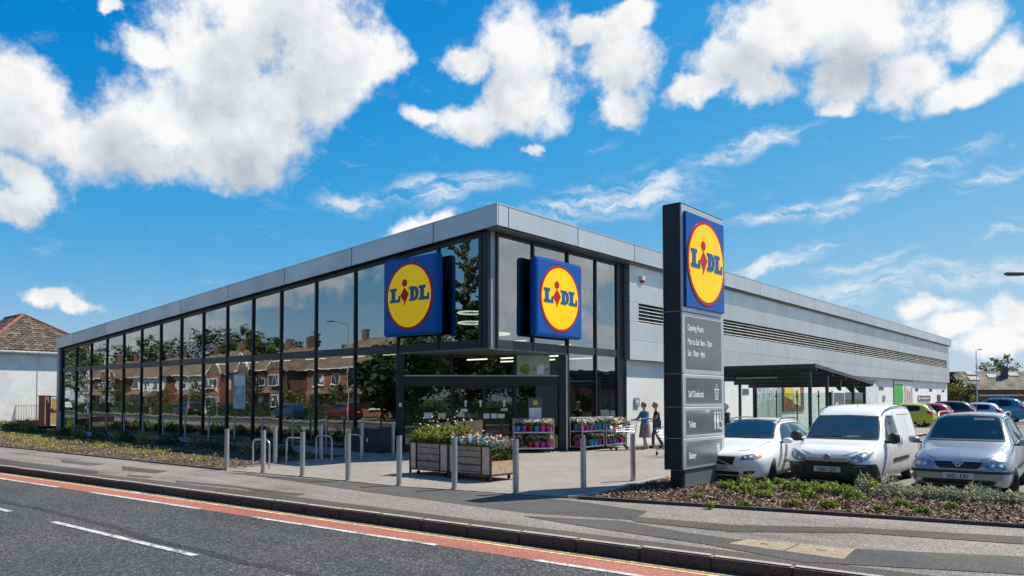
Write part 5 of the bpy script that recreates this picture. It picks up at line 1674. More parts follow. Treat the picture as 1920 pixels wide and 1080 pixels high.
def ell(cx, cy, rx, ry, n=20, a0=0.0):
    return [(cx + rx * math.cos(a0 + 2 * math.pi * k / n), cy + ry * math.sin(a0 + 2 * math.pi * k / n)) for k in range(n)]


# ---- white estate
p_white = paint('paint_white', (0.78, 0.79, 0.80))
estate_keys = [
    # y, zb, zm, wm, zbelt, wbelt, zr, wr, zt
    (0.00, .32, .44, .52, .54, .50, .60, .36, .615), (0.05, .24, .44, .66, .58, .63, .66, .46, .685), (0.16, .19, .46, .77, .63, .73, .73, .55, .755),
    (0.40, .18, .48, .845, .69, .80, .785, .62, .815), (0.88, .18, .52, .88, .76, .83, .85, .64, .885), (1.28, .18, .55, .885, .83, .84, .915, .68, .945),
    (1.40, .18, .55, .885, .865, .845, .955, .72, .985), (1.75, .18, .55, .885, .885, .845, 1.145, .665, 1.19), (2.12, .18, .55, .885, .895, .845, 1.305, .60, 1.37),
    (2.45, .18, .55, .885, .905, .845, 1.345, .585, 1.41), (3.20, .18, .55, .885, .93, .845, 1.355, .58, 1.42), (3.85, .18, .56, .88, .95, .835, 1.315, .565, 1.39),
    (4.15, .20, .57, .865, .96, .815, 1.24, .56, 1.345), (4.36, .24, .58, .83, .955, .775, 1.04, .63, 1.10), (4.45, .28, .58, .77, .90, .71, .94, .58, .975), (4.50, .36, .58, .62, .80, .56, .84, .45, .86)]


def estate_extra(t, lay, bvh):
    for k in range(5):
        z = .50 + .028 * k
        lay('grille_bar', [(-.20, z), (.20, z), (.20, z + .006), (-.20, z + .006)], 'F', m_trim, .012)
    lay('grille_surround', ln((-.22, .64), (.22, .47), .02), 'F', m_chrome, .016)


estate = dict(cabin=(1.34, 4.12, .42, .93, (2.35, 3.25), .55), bowls=[(.50, .645, .032), (.60, .66, .034)], keys=estate_keys, r=.315, yf=.88, yr=3.52, track=1.53, tw=.205, steer=R(24), plate=('1 OZN', .425, .52), mirror=(.98, 1.50, .955, (.20, .17, .13), p_white),
    panels=[('windscreen', [(-.66, 1.0), (.66, 1.0), (.60, 1.18), (.535, 1.365), (0, 1.385), (-.535, 1.365), (-.60, 1.18)], 'F', m_carglass, False, .005),
            ('side_window', [(1.62, .925), (2.62, .955), (2.62, 1.30), (2.25, 1.285), (1.98, 1.19)], 'S', m_carglass, True, .005),
            ('side_window', [(2.70, .957), (3.42, .98), (3.42, 1.30), (2.70, 1.305)], 'S', m_carglass, True, .005),
            ('side_window', [(3.50, .985), (4.02, 1.01), (4.05, 1.17), (3.90, 1.27), (3.50, 1.295)], 'S', m_carglass, True, .005),
            ('grille', [(-.24, .47), (.24, .47), (.30, .655), (-.30, .655)], 'F', m_black, False, .006),
            ('headlight', [(.40, .585), (.66, .60), (.765, .675), (.74, .715), (.60, .715), (.42, .675)], 'F', m_lamp_clear, True, .007),
            ('indicator', [(.14, .625), (.30, .66), (.30, .70), (.16, .68)], 'S', m_lamp_amb, True, .011),
            ('lower_intake', [(-.36, .275), (.36, .275), (.38, .345), (-.38, .345)], 'F', m_black, False, .006),
            ('fog_lamp_recess', [(.46, .29), (.66, .31), (.70, .375), (.48, .36)], 'F', m_black, True, .006),
            ('fog_lamp', [(.56, .315), (.63, .32), (.63, .352), (.56, .345)], 'F', m_lamp_amb, True, .010),
            ('side_moulding', [(1.5, .485), (3.05, .485), (3.05, .525), (1.5, .525)], 'S', m_silverd, True, .012),
            ('tail_lamp', [(4.22, .80), (4.42, .80), (4.36, 1.12), (4.16, 1.28), (4.10, 1.25), (4.24, 1.02)], 'S', m_lamp_red, True, .006),
            ('rear_window', [(-.5, 1.06), (.5, 1.06), (.46, 1.30), (-.46, 1.30)], 'R', m_carglass, False, .006),
            ('wiper', ln((-.5, 1.0), (.25, 1.03), .018), 'F', m_black, False, .016), ('wiper', ln((.0, .995), (.58, 1.02), .018), 'F', m_black, False, .016)],
    gaps=[([(.30, .76), (.50, .80), (.64, .93)], 'F', .009, True), ([(1.36, .30), (1.42, .80), (1.60, .91)], 'S', .009, True), ([(2.66, .25), (2.66, .95)], 'S', .009, True),
          ([(3.46, .95), (3.30, .60), (3.20, .30)], 'S', .009, True), ([(-.66, .435), (.66, .435)], 'F', .006, False)],
    tubes=[([(.575, 2.15, 1.335), (.58, 2.32, 1.405), (.575, 2.6, 1.425), (.565, 3.4, 1.425), (.555, 3.75, 1.40), (.55, 3.9, 1.345)], .014, m_trim, 'roof_rail')], extra=estate_extra)
ESTATE_LOC = (8.56, -2.15, -0.066)
build_car('estate_car', 'white estate car parked beside the totem, nose to the planting bed', ESTATE_LOC, R(4), estate, p_white)

# ---- white van
van_keys = [
    (0.00, .32, .50, .58, .62, .54, .66, .38, .68), (0.05, .24, .48, .72, .66, .68, .72, .50, .75), (0.16, .19, .48, .82, .71, .78, .80, .60, .835),
    (0.38, .18, .52, .885, .79, .84, .875, .66, .905), (0.80, .18, .56, .91, .86, .855, .93, .70, .955), (0.98, .18, .58, .915, .89, .86, .96, .74, .985),
    (1.06, .18, .58, .915, .92, .865, 1.00, .765, 1.025), (1.36, .18, .58, .915, .95, .87, 1.27, .73, 1.31), (1.62, .18, .58, .915, .97, .875, 1.47, .69, 1.515),
    (1.82, .18, .58, .915, .98, .875, 1.57, .67, 1.63), (2.10, .18, .58, .915, 1.0, .88, 1.65, .69, 1.71), (2.45, .18, .58, .915, 1.02, .885, 1.685, .72, 1.745), (3.30, .18, .58, .915, 1.02, .885, 1.70, .735, 1.76), (4.05, .20, .58, .91, 1.02, .88, 1.67, .72, 1.735),
    (4.28, .22, .58, .89, 1.02, .86, 1.57, .71, 1.66), (4.36, .26, .58, .85, 1.0, .82, 1.38, .68, 1.47), (4.39, .32, .58, .80, .95, .77, 1.15, .60, 1.25)]


def van_extra(t, lay, bvh):
    ring = MB()
    hit = bvh.ray_cast(Vector((0, -3, .665)), Vector((0, 1, 0)))[0]
    y = hit.y - .03
    ring.tube([(.072 * math.cos(a), y, .672 + .072 * math.sin(a)) for a in [2 * math.pi * k / 24 for k in range(25)]], .012, 8)
    b = ring.build('badge', m_chrome, t, smooth=60)
    MB().prism([(-.05, .035), (-.01, .03), (.0, .0), (.05, -.035), (.01, -.03), (-.0, .0)], 0, .01, lambda a, c, d: (a, y - d, .672 + c)).build('badge_bolt', m_chrome, b)
    MB().prism(ell(0, .672, .066, .066), 0, .01, lambda a, c, d: (a, y + .012 + d, c)).build('badge_field', m_silverd, b)
    MB().tube([(0.1, 1.98, 1.67), (0.1, 2.16, 1.92)], .004, 6).build('aerial', m_black, t)
    lay('dashboard_cloth', [(-.02, 1.04), (.35, 1.05), (.38, 1.08), (.1, 1.08)], 'F', mat('green_cloth', (0.04, 0.30, 0.10), 0.8), .012)


van = dict(cat='van', cabin=(1.0, 2.42, .42, .97, (2.05,), .58), bowls=[(.56, .64, .045), (.68, .72, .05)], keys=van_keys, r=.325, yf=.91, yr=3.66, track=1.53, tw=.20, steer=R(0), plain=True, plate=('DS65 CZX', .435, .52), mirror=(1.02, 1.20, 1.05, (.23, .18, .25), m_trim),
    panels=[('windscreen', [(-.735, 1.02), (.735, 1.02), (.70, 1.27), (.63, 1.49), (0, 1.51), (-.63, 1.49), (-.70, 1.27)], 'F', m_carglass, False, .006),
            ('side_window', [(1.46, 1.0), (2.26, 1.04), (2.26, 1.50), (1.92, 1.50), (1.62, 1.32)], 'S', m_carglass, True, .006),
            ('quarter_light', [(1.22, .97), (1.42, 1.0), (1.54, 1.24)], 'S', m_trim, True, .006),
            ('headlight', [(.40, .60), (.50, .565), (.66, .60), (.79, .70), (.825, .80), (.76, .82), (.60, .775), (.45, .68)], 'F', m_lamp_clear, True, .008),
            ('chrome_bar', [(-.40, .605), (-.1, .60), (.1, .60), (.40, .605), (.44, .635), (.38, .668), (-.38, .668), (-.44, .635)], 'F', m_chrome, False, .012),
            ('chrome_inset', [(-.38, .63), (.38, .63), (.40, .645), (-.40, .645)], 'F', m_silverd, False, .016),
            ('grille', [(-.40, .51), (.40, .51), (.43, .598), (-.43, .598)], 'F', m_black, False, .008),
            ('lower_intake', [(-.52, .31), (.52, .31), (.50, .40), (-.50, .40)], 'F', m_black, False, .008),
            ('bumper', [(-.86, .20), (.86, .20), (.86, .46), (.80, .56), (.55, .56), (.43, .60), (-.43, .60), (-.55, .56), (-.80, .56), (-.86, .46)], 'F', m_trim, False, .004),
            ('bumper_side', [(.14, .20), (.56, .20), (.57, .34), (.42, .47), (.30, .56), (.14, .56)], 'S', m_trim, True, .0045),
            ('fog_lamp_recess', [(.56, .36), (.74, .38), (.72, .48), (.60, .47)], 'F', m_black, True, .008),
            ('bumper_crease', ln((.52, .50), (.72, .53), .012), 'F', m_silverd, True, .010),
            ('side_moulding', [(1.62, .52), (3.12, .52), (3.12, .60), (1.62, .60)], 'S', m_trim, True, .012),
            ('door_handle', [(2.16, .86), (2.24, .86), (2.24, 1.0), (2.16, 1.0)], 'S', m_trim, True, .02),
            ('door_handle', [(2.42, .86), (2.50, .86), (2.50, 1.0), (2.42, 1.0)], 'S', m_trim, True, .02),
            ('rear_lamp', [(4.20, .85), (4.34, .85), (4.34, 1.3), (4.22, 1.35)], 'S', m_lamp_red, True, .006),
            ('wiper', ln((-.62, 1.04), (.1, 1.075), .02), 'F', m_black, False, .016), ('wiper', ln((-.05, 1.03), (.62, 1.055), .02), 'F', m_black, False, .016)],
    gaps=[([(.30, .72), (.55, .80), (.74, .90), (.80, .96)], 'F', .010, True), ([(1.22, .30), (1.34, .75), (1.30, .92)], 'S', .010, True), ([(2.34, .25), (2.34, 1.58)], 'S', .010, True),
          ([(2.62, 1.52), (3.9, 1.52)], 'S', .010, True), ([(3.28, .45), (3.30, 1.52)], 'S', .010, True), ([(3.30, 1.0), (4.2, .98)], 'S', .014, True)],
    tubes=[([(.67, 1.70, 1.535), (.68, 1.95, 1.635), (.71, 2.4, 1.695), (.73, 3.3, 1.715), (.715, 4.1, 1.675)], .012, m_gap, 'roof_channel')], extra=van_extra)
VAN_LOC = (10.50, -1.32, -0.066)
build_car('delivery_van', 'white panel van with black bumper parked in the middle bay', VAN_LOC, R(1), van, p_white)

# ---- silver people carrier
p_silver = paint('paint_silver', (0.34, 0.37, 0.41), 0.6)
mpv_keys = [
    (0.00, .30, .42, .60, .52, .56, .58, .42, .60), (0.05, .24, .42, .72, .58, .68, .66, .50, .69), (0.15, .20, .45, .80, .66, .76, .76, .58, .79),
    (0.40, .19, .50, .85, .76, .80, .86, .62, .89), (0.85, .19, .55, .868, .86, .815, .95, .66, .98), (1.02, .19, .57, .87, .90, .82, .985, .70, 1.015),
    (1.12, .19, .57, .87, .93, .825, 1.03, .73, 1.06), (1.50, .19, .57, .87, .95, .825, 1.30, .665, 1.345), (1.80, .19, .57, .87, .955, .825, 1.475, .60, 1.535),
    (2.15, .19, .57, .87, .96, .825, 1.515, .59, 1.585), (3.0, .19, .57, .87, .97, .825, 1.52, .585, 1.595), (3.7, .20, .57, .865, .98, .815, 1.49, .575, 1.565),
    (4.08, .22, .58, .85, .98, .80, 1.36, .57, 1.46), (4.22, .25, .58, .82, .97, .77, 1.10, .62, 1.2), (4.29, .30, .58, .76, .9, .70, .96, .55, 1.0), (4.32, .38, .58, .64, .8, .58, .84, .45, .87)]


def mpv_extra(t, lay, bvh):
    for a, b in (((-.10, .695), (-.01, .60)), ((.10, .695), (.01, .60))):
        lay('grille_badge', ln(a, b, .03), 'F', m_chrome, .020)
    lay('badge', ell(0, .672, .042, .035), 'F', m_chrome, .024)
    MB().tube([(-.5, 1.31, 1.12), (.45, 1.28, 1.10)], .006, 5).build('wiper', m_black, t)


mpv = dict(cabin=(1.06, 4.0, .42, 1.0, (2.1, 2.95), .62), bowls=[(.56, .63, .05), (.69, .635, .045)], keys=mpv_keys, r=.31, yf=.87, yr=3.57, track=1.50, tw=.20, steer=R(17), plate=('WJ51 KBY', .425, .52), mirror=(.97, 1.36, 1.02, (.22, .16, .14), p_silver),
    panels=[('windscreen', [(-.67, 1.055), (.67, 1.055), (.61, 1.30), (.54, 1.52), (0, 1.545), (-.54, 1.52), (-.61, 1.30)], 'F', m_carglass, False, .006),
            ('side_window', [(1.48, 1.0), (2.32, 1.02), (2.32, 1.45), (1.98, 1.44), (1.72, 1.33)], 'S', m_carglass, True, .006),
            ('side_window', [(2.40, 1.022), (3.18, 1.035), (3.18, 1.455), (2.40, 1.455)], 'S', m_carglass, True, .006),
            ('side_window', [(3.26, 1.04), (3.88, 1.06), (3.92, 1.28), (3.72, 1.42), (3.26, 1.45)], 'S', m_carglass, True, .006),
            ('headlight', [(.42, .555), (.74, .56), (.80, .62), (.79, .70), (.64, .715), (.46, .69)], 'F', m_lamp_clear, True, .008),
            ('indicator', [(.10, .57), (.26, .58), (.32, .68), (.14, .66)], 'S', m_lamp_clear, True, .009),
            ('grille', [(-.36, .60), (-.30, .565), (.30, .565), (.36, .60), (.40, .695), (-.40, .695)], 'F', m_black, False, .007),
            ('bumper_strip', [(-.84, .478), (.84, .478), (.84, .53), (-.84, .53)], 'F', m_trim, False, .009),
            ('bumper_strip', [(.18, .478), (.54, .478), (.54, .53), (.18, .53)], 'S', m_trim, True, .0095),
            ('grille_bar', [(-.36, .64), (.36, .64), (.36, .652), (-.36, .652)], 'F', m_trim, False, .012),
            ('grille_trim', [(-.40, .69), (.40, .69), (.40, .706), (-.40, .706)], 'F', m_chrome, False, .012),
            ('lower_intake', [(-.56, .275), (.56, .275), (.62, .33), (.58, .36), (-.58, .36), (-.62, .33)], 'F', m_black, False, .007),
            ('side_moulding', [(1.35, .50), (3.1, .50), (3.1, .56), (1.35, .56)], 'S', m_trim, True, .012),
            ('sun_shade', [(.1, 1.44), (.46, 1.44), (.44, 1.48), (.1, 1.485)], 'F', m_panelgrey, False, .008),
            ('tail_lamp', [(4.10, .85), (4.24, .85), (4.18, 1.25), (4.06, 1.32)], 'S', m_lamp_red, True, .006),
            ('door_handle', [(2.06, .88), (2.24, .88), (2.24, .91), (2.06, .91)], 'S', p_silver, True, .018)],
    gaps=[([(.36, .72), (.62, .82), (.72, .98)], 'F', .008, True), ([(1.26, .30), (1.30, .85), (1.45, .98)], 'S', .009, True), ([(2.36, .25), (2.36, 1.02)], 'S', .009, True), ([(3.22, 1.03), (3.16, .62)], 'S', .009, True)],
    tubes=[([(.58, 1.88, 1.50), (.60, 1.98, 1.565), (.605, 2.25, 1.60), (.60, 3.0, 1.605), (.59, 3.5, 1.575), (.575, 3.72, 1.51)], .014, m_steel, 'roof_rail')], extra=mpv_extra)
MPV_LOC = (12.82, -1.05, -0.066)
build_car('people_carrier', 'silver people carrier with roof rails parked at the right edge', MPV_LOC, R(2), mpv, p_silver)

# ---- cars further back
hatch_keys = [(0.0, .3, .42, .5, .52, .46, .58, .36, .6), (.06, .22, .44, .66, .58, .62, .66, .46, .69), (.2, .19, .47, .77, .66, .72, .75, .54, .78), (.7, .19, .52, .83, .78, .78, .87, .6, .9), (1.0, .19, .55, .84, .84, .79, .93, .64, .96),
    (1.12, .19, .55, .84, .87, .79, .98, .66, 1.01), (1.5, .19, .55, .84, .89, .79, 1.22, .6, 1.27), (1.85, .19, .55, .84, .9, .79, 1.38, .55, 1.45), (2.4, .19, .55, .84, .92, .79, 1.41, .54, 1.48), (3.1, .19, .56, .835, .95, .78, 1.37, .53, 1.44),
    (3.45, .2, .57, .82, .96, .76, 1.24, .53, 1.33), (3.68, .24, .58, .79, .94, .72, 1.0, .58, 1.06), (3.78, .28, .58, .74, .86, .67, .9, .53, .93), (3.82, .36, .55, .6, .76, .54, .8, .42, .82)]


def small_car(name, label, loc, rz, colour, keys=hatch_keys, k=1.0, kz=1.0, extra=None, group='cars parked along the far bays'):
    kk = [tuple([r_[0] * k] + [v * kz if i in (0, 1, 3, 5, 7) else v for i, v in enumerate(r_[1:])]) for r_ in keys]
    Ln = kk[-1][0]
    s = dict(keys=kk, r=.30, yf=.78 * k, yr=Ln - .72 * k, track=1.44, tw=.19, mirror=(.92, 1.3 * k, .98 * kz, (.18, .14, .13), colour),
             panels=[('windscreen', [(-.58, 1.04 * kz), (.58, 1.04 * kz), (.50, 1.42 * kz), (-.50, 1.42 * kz)], 'F', m_carglass, False, .006),
                     ('side_window', [(1.45 * k, .94 * kz), (2.25 * k, .96 * kz), (2.25 * k, 1.34 * kz), (1.85 * k, 1.32 * kz)], 'S', m_carglass, True, .006),
                     ('side_window', [(2.32 * k, .965 * kz), (3.05 * k, .99 * kz), (3.1 * k, 1.2 * kz), (2.95 * k, 1.32 * kz), (2.32 * k, 1.345 * kz)], 'S', m_carglass, True, .006),
                     ('rear_window', [(-.50, 1.06 * kz), (.50, 1.06 * kz), (.44, 1.34 * kz), (-.44, 1.34 * kz)], 'R', m_carglass, False, .006),
                     ('tail_lamp', [(.42, .78 * kz), (.70, .80 * kz), (.68, .98 * kz), (.56, 1.06 * kz)], 'R', m_lamp_red, True, .008),
                     ('tail_lamp', [(Ln - .34, .80 * kz), (Ln - .06, .78 * kz), (Ln - .14, .98 * kz), (Ln - .34, 1.06 * kz)], 'S', m_lamp_red, True, .008),
                     ('headlight', [(.36, .60 * kz), (.68, .62 * kz), (.66, .70 * kz), (.42, .70 * kz)], 'F', m_lamp_clear, True, .008),
                     ('rear_plate', [(-.26, .58), (.26, .58), (.26, .68), (-.26, .68)], 'R', m_plate_y, False, .010),
                     ('rear_bumper_trim', [(-.6, .34), (.6, .34), (.62, .44), (-.62, .44)], 'R', m_trim, False, .008)])
    if extra: s['extra'] = extra
    return build_car(name, label, loc, rz, s, colour, group)


p_lime = paint('paint_lime', (0.42, 0.46, 0.03))
p_redc = paint('paint_red', (0.34, 0.012, 0.018))
p_dark = paint('paint_black', (0.02, 0.022, 0.026))
p_bluec = paint('paint_blue', (0.02, 0.20, 0.36), 0.3)
p_silv2 = paint('paint_pale_silver', (0.50, 0.53, 0.57), 0.5)


def ladder_rack(t, lay, bvh):
    for k in range(7):
        MB().box(-.68, .68, 1.7 + .38 * k, 1.76 + .38 * k, 1.90, 1.94).build('rack_bar', m_black, t)
    for x in (-.62, .62):
        MB().box(x - .02, x + .02, 1.5, 4.2, 1.94, 2.04).build('ladder_rail', m_galv, t)
    for k in range(10):
        MB().box(-.6, .6, 1.6 + .27 * k, 1.63 + .27 * k, 1.96, 1.99).build('rung', m_galv, t)


RZ = R(-90)    # nose towards the store wall
def wallcar(name, label, ry, y, colour, **kw):
    Ln = kw.get('keys', hatch_keys)[-1][0] * kw.get('k', 1.0)
    return small_car(name, label, (ry - Ln, y, 0.0062), RZ, colour, **kw)


wallcar('hatchback', 'lime green hatchback seen from behind, just right of the van', 5.70, 35.3, p_lime)
wallcar('hatchback', 'dark red hatchback parked right of the lime green one', 6.25, 38.0, p_redc)
wallcar('estate_car', 'black estate car parked behind the dark red hatchback', 7.1, 41.0, p_dark, k=1.15, kz=1.08)
wallcar('hatchback', 'silver hatchback parked beyond the black estate car', 8.2, 44.2, p_silv2)
wallcar('work_van', 'blue van with ladder on a roof rack at the far bays', 9.2, 47.8, p_bluec, k=1.15, kz=1.22, extra=ladder_rack)
wallcar('hatchback', 'white hatchback with red tail lamp at the far right bays', 10.3, 52.5, p_white)

# ------------------------------------------------------------------ people
def skin_mesh(name, nodes, edges, root, mt, parent, sub=2):
    names = list(nodes)
    me = bpy.data.meshes.new(name)
    me.from_pydata([nodes[n][0] for n in names], [(names.index(a), names.index(b)) for a, b in edges], [])
    ob = bpy.data.objects.new(name, me)
    COL.objects.link(ob)
    md = ob.modifiers.new('s', 'SKIN')
    md.use_smooth_shade = True
    md.branch_smoothing = 0.4
    if not me.skin_vertices: me.skin_vertices.new() if hasattr(me.skin_vertices, 'new') else None
    lay = me.skin_vertices[0].data
    for i, n in enumerate(names):
        r_ = nodes[n][1]
        lay[i].radius = r_ if isinstance(r_, tuple) else (r_, r_)
        lay[i].use_root = (n == root)
    sb = ob.modifiers.new('d', 'SUBSURF')
    sb.levels = sub
    sb.render_levels = sub
    dg = bpy.context.evaluated_depsgraph_get()
    m2 = bpy.data.meshes.new_from_object(ob.evaluated_get(dg))
    bpy.data.objects.remove(ob)
    m2.materials.clear()
    m2.polygons.foreach_set('use_smooth', [True] * len(m2.polygons))
    m2.name = name
    return link(name, m2, parent, mt)


m_skin = mat('skin', (0.52, 0.32, 0.24), 0.55, 0, 0.06, 8)


def head(parent, c, hair_mt, long=0.0, turn=0.0):
    """skull with nose, eyes, mouth, ears, and hair of its own; faces +x"""
    rot = Matrix.Rotation(turn, 3, 'Z')
    mb = MB()
    n = 20
    prof = []
    for i in range(13):
        a = -math.pi / 2 + math.pi * i / 12
        prof.append((math.cos(a), math.sin(a)))
    q = MB(); q.lathe([(max(p[0], 0.001), p[1]) for p in prof], n)
    vs = []
    for (x, y, z) in q.v:
        jaw = 1 - .22 * max(0, -z)
        X, Y, Z = x * .094 * jaw, y * .076 * jaw, z * .118
        if x > .86 and abs(y) < .25 and -.35 < z < .12: X += .018
        if x > .6 and abs(y) < .45 and .05 < z < .25: X -= .006
        vs.append(Vector(c) + rot @ Vector((X, Y, Z)))
    h = MB(); h.add(vs, q.f)
    ho = h.build('head', m_skin, parent, smooth=60)
    for sy in (-1, 1):
        e = MB(); e.lathe([(0, -.011), (.009, -.006), (.011, 0), (.009, .006), (0, .011)], 8)
        e.v = [tuple(Vector(c) + rot @ (Vector(v) + Vector((.083, sy * .03, .012)))) for v in e.v]
        e.build('eye', m_textk, ho)
        a = MB(); a.lathe([(0, -.03), (.014, -.018), (.018, 0), (.014, .02), (0, .03)], 8)
        a.v = [tuple(Vector(c) + rot @ (Vector((v[0], v[1] * .6, v[2])) + Vector((-.005, sy * .077, -.005)))) for v in a.v]
        a.build('ear', m_skin, ho)
    mo = MB().box(.078, .086, -.022, .022, -.062, -.054)
    mo.v = [tuple(Vector(c) + rot @ Vector(v)) for v in mo.v]
    mo.build('mouth', mat('lips', (0.40, 0.14, 0.12), 0.5), ho)
    g = np.random.default_rng(5)
    hv = []
    q = MB(); q.lathe([(max(p[0], 0.001), p[1]) for p in prof], 24)
    for i, (x, y, z) in enumerate(q.v):
        k = 1.0 + .05 * math.sin(9 * x + 7 * z) + .04 * math.sin(13 * y + 5 * z)
        X, Y, Z = (x * .108 - .016) * k, y * .092 * k, z * .125 * k + .022
        low = -.02 - long
        if Z < low: Z = low + (Z - low) * .15
        if X > .04: Z = max(Z, .05 + .25 * (X - .04)); X = min(X, .088)
        hv.append(Vector(c) + rot @ Vector((X, Y, Z)))
    hh = MB(); hh.add(hv, q.f)
    hh.build('hair', hair_mt, parent, smooth=70)
    return ho


def person(label, loc, rz, pose, parts, hair, long=.02):
    t = thing('person', label, 'person', loc, rz, 'people by the entrance')
    P = dict(pelvis=((0, 0, .90), (.13, .15)), waist=((.01, 0, 1.04), (.105, .13)), chest=((.0, 0, 1.24), (.115, .16)), collar=((.01, 0, 1.36), (.07, .10)), neck=((.03, 0, 1.43), .05), nape=((.045, 0, 1.49), .048))
    for s, sy in (('l', 1), ('r', -1)):
        P['hip' + s] = ((0, .09 * sy, .86), .09)
        P['sh' + s] = ((0, .175 * sy, 1.335), .058)
        for k in ('elbow', 'wrist', 'palm', 'knee', 'ankle', 'heel', 'toe'):
            v = pose[k + s]
            rr = dict(elbow=.042, wrist=.028, palm=(.018, .036), knee=.056, ankle=.036, heel=.034, toe=(.026, .034))[k]
            P[k + s] = (v, rr)
        w, pm = Vector(pose['wrist' + s]), Vector(pose['palm' + s])
        d = (pm - w).normalized()
        side = Vector((0, 1, 0)) if abs(d.y) < .9 else Vector((1, 0, 0))
        dn = d.cross(side).normalized()
        if dn.z > 0: dn = -dn
        for f in range(4):
            b = pm + side * (.024 - .016 * f)
            ln_ = (.036, .041, .038, .030)[f]
            P['f%d%s' % (f, s)] = (tuple(b + d * ln_ * .8 + dn * .006), .0085)
            P['g%d%s' % (f, s)] = (tuple(b + d * ln_ * 1.25 + dn * .035), .0075)
        P['t0' + s] = (tuple(w + d * .03 + side * .032 * (1 if sy > 0 else -1) * -1), .010)
        P['t1' + s] = (tuple(w + d * .07 + side * .045 * (1 if sy > 0 else -1) * -1 + dn * .015), .008)
    E = [('pelvis', 'waist'), ('waist', 'chest'), ('chest', 'collar'), ('collar', 'neck'), ('neck', 'nape')]
    for s in 'lr':
        E += [('pelvis', 'hip' + s), ('hip' + s, 'knee' + s), ('knee' + s, 'ankle' + s), ('ankle' + s, 'heel' + s), ('heel' + s, 'toe' + s), ('chest', 'sh' + s), ('sh' + s, 'elbow' + s), ('elbow' + s, 'wrist' + s), ('wrist' + s, 'palm' + s)]
        E += [('palm' + s, 'f%d%s' % (f, s)) for f in range(4)] + [('f%d%s' % (f, s), 'g%d%s' % (f, s)) for f in range(4)] + [('wrist' + s, 't0' + s), ('t0' + s, 't1' + s)]
    skin_mesh('body', P, E, 'pelvis', m_skin, t)
    head(t, (.07, 0, 1.555), hair, long)
    grow = lambda nm, k: {n: (P[n][0], tuple(q * k for q in P[n][1]) if isinstance(P[n][1], tuple) else P[n][1] * k) for n in nm}
    for (nm, mt, kind, k) in parts:
        if kind == 'jacket':
            N = grow(['pelvis', 'waist', 'chest', 'collar', 'shl', 'shr', 'elbowl', 'elbowr', 'wristl', 'wristr'], k)
            N['hem'] = ((-.01, 0, .80), (.15 * k, .18 * k))
            skin_mesh(nm, N, [('hem', 'pelvis'), ('pelvis', 'waist'), ('waist', 'chest'), ('chest', 'collar'), ('chest', 'shl'), ('chest', 'shr'), ('shl', 'elbowl'), ('elbowl', 'wristl'), ('shr', 'elbowr'), ('elbowr', 'wristr')], 'chest', mt, t)
        elif kind == 'tee':
            N = grow(['waist', 'chest', 'collar', 'shl', 'shr'], k)
            N['hem'] = ((0, 0, .90), (.145 * k, .165 * k))
            for s in 'lr':
                a, b = Vector(P['sh' + s][0]), Vector(P['elbow' + s][0])
                N['sl' + s] = (tuple(a.lerp(b, .62)), .062)
            skin_mesh(nm, N, [('hem', 'waist'), ('waist', 'chest'), ('chest', 'collar'), ('chest', 'shl'), ('chest', 'shr'), ('shl', 'sll'), ('shr', 'slr')], 'chest', mt, t)
        elif kind == 'trousers':
            N = grow(['pelvis', 'hipl', 'hipr', 'kneel', 'kneer', 'anklel', 'ankler'], k)
            for s in 'lr': N['ankle' + s] = (P['ankle' + s][0], .06)
            skin_mesh(nm, N, [('pelvis', 'hipl'), ('hipl', 'kneel'), ('kneel', 'anklel'), ('pelvis', 'hipr'), ('hipr', 'kneer'), ('kneer', 'ankler')], 'pelvis', mt, t)
        elif kind == 'skirt':
            mb = MB()
            rows_ = [(.14, 1.0), (.17, .90), (.185, .80), (.20, .65), (.225, .50), (.235, .42)]
            n = 32
            for (r_, z) in rows_:
                for i in range(n):
                    a = 2 * math.pi * i / n
                    rr = r_ * (1 + (.06 * math.sin(8 * a) + .03 * math.sin(5 * a + 1)) * (1.0 - z) * 1.6)
                    mb.v.append((rr * .92 * math.cos(a), rr * math.sin(a), z))
            for j in range(len(rows_) - 1):
                for i in range(n):
                    mb.f.append((j * n + i, j * n + (i + 1) % n, (j + 1) * n + (i + 1) % n, (j + 1) * n + i)); mb.mi.append(0)
            mb.build(nm, mt, t, smooth=80)
        elif kind == 'shoes':
            for s in 'lr':
                N = {'a': (P['ankle' + s][0], .045), 'h': (P['heel' + s][0], .044), 't': (P['toe' + s][0], (.034, .044))}
                skin_mesh('shoe', N, [('a', 'h'), ('h', 't')], 'h', mt, t, 1)
    return t


def stance(arms, legs):
    d = {}
    for s, (e, w, p) in zip('lr', arms):
        d['elbow' + s], d['wrist' + s], d['palm' + s] = e, w, p
    for s, (k, a) in zip('lr', legs):
        d['knee' + s], d['ankle' + s] = k, a
        d['heel' + s] = (a[0] - .03, a[1], .045)
        d['toe' + s] = (a[0] + .15, a[1] * 1.05, .035)
    return d


m_denim = mat('denim_jacket', (0.06, 0.25, 0.40), 0.75, 0, 0.2, 14, bump=.3, bscale=40)
m_mauve = mat('mauve_skirt', (0.27, 0.20, 0.22), 0.8, 0, 0.15, 10, bump=.2, bscale=30)
m_tee = mat('black_top', (0.018, 0.018, 0.02), 0.8, 0, 0.2, 12, bump=.2, bscale=30)
m_slacks = mat('grey_slacks', (0.10, 0.12, 0.15), 0.8, 0, 0.2, 12, bump=.3, bscale=30)
m_hairA = mat('hair_auburn_grey', (0.16, 0.085, 0.06), 0.6, 0, 0.3, 40, bump=.5, bscale=90)
m_hairB = mat('hair_blond', (0.42, 0.27, 0.13), 0.55, 0, 0.3, 40, bump=.5, bscale=90)
m_hairC = mat('hair_white', (0.6, 0.58, 0.55), 0.6, 0, 0.2, 40, bump=.5, bscale=90)
m_shoe = mat('shoe_dark', (0.02, 0.02, 0.022), 0.5)
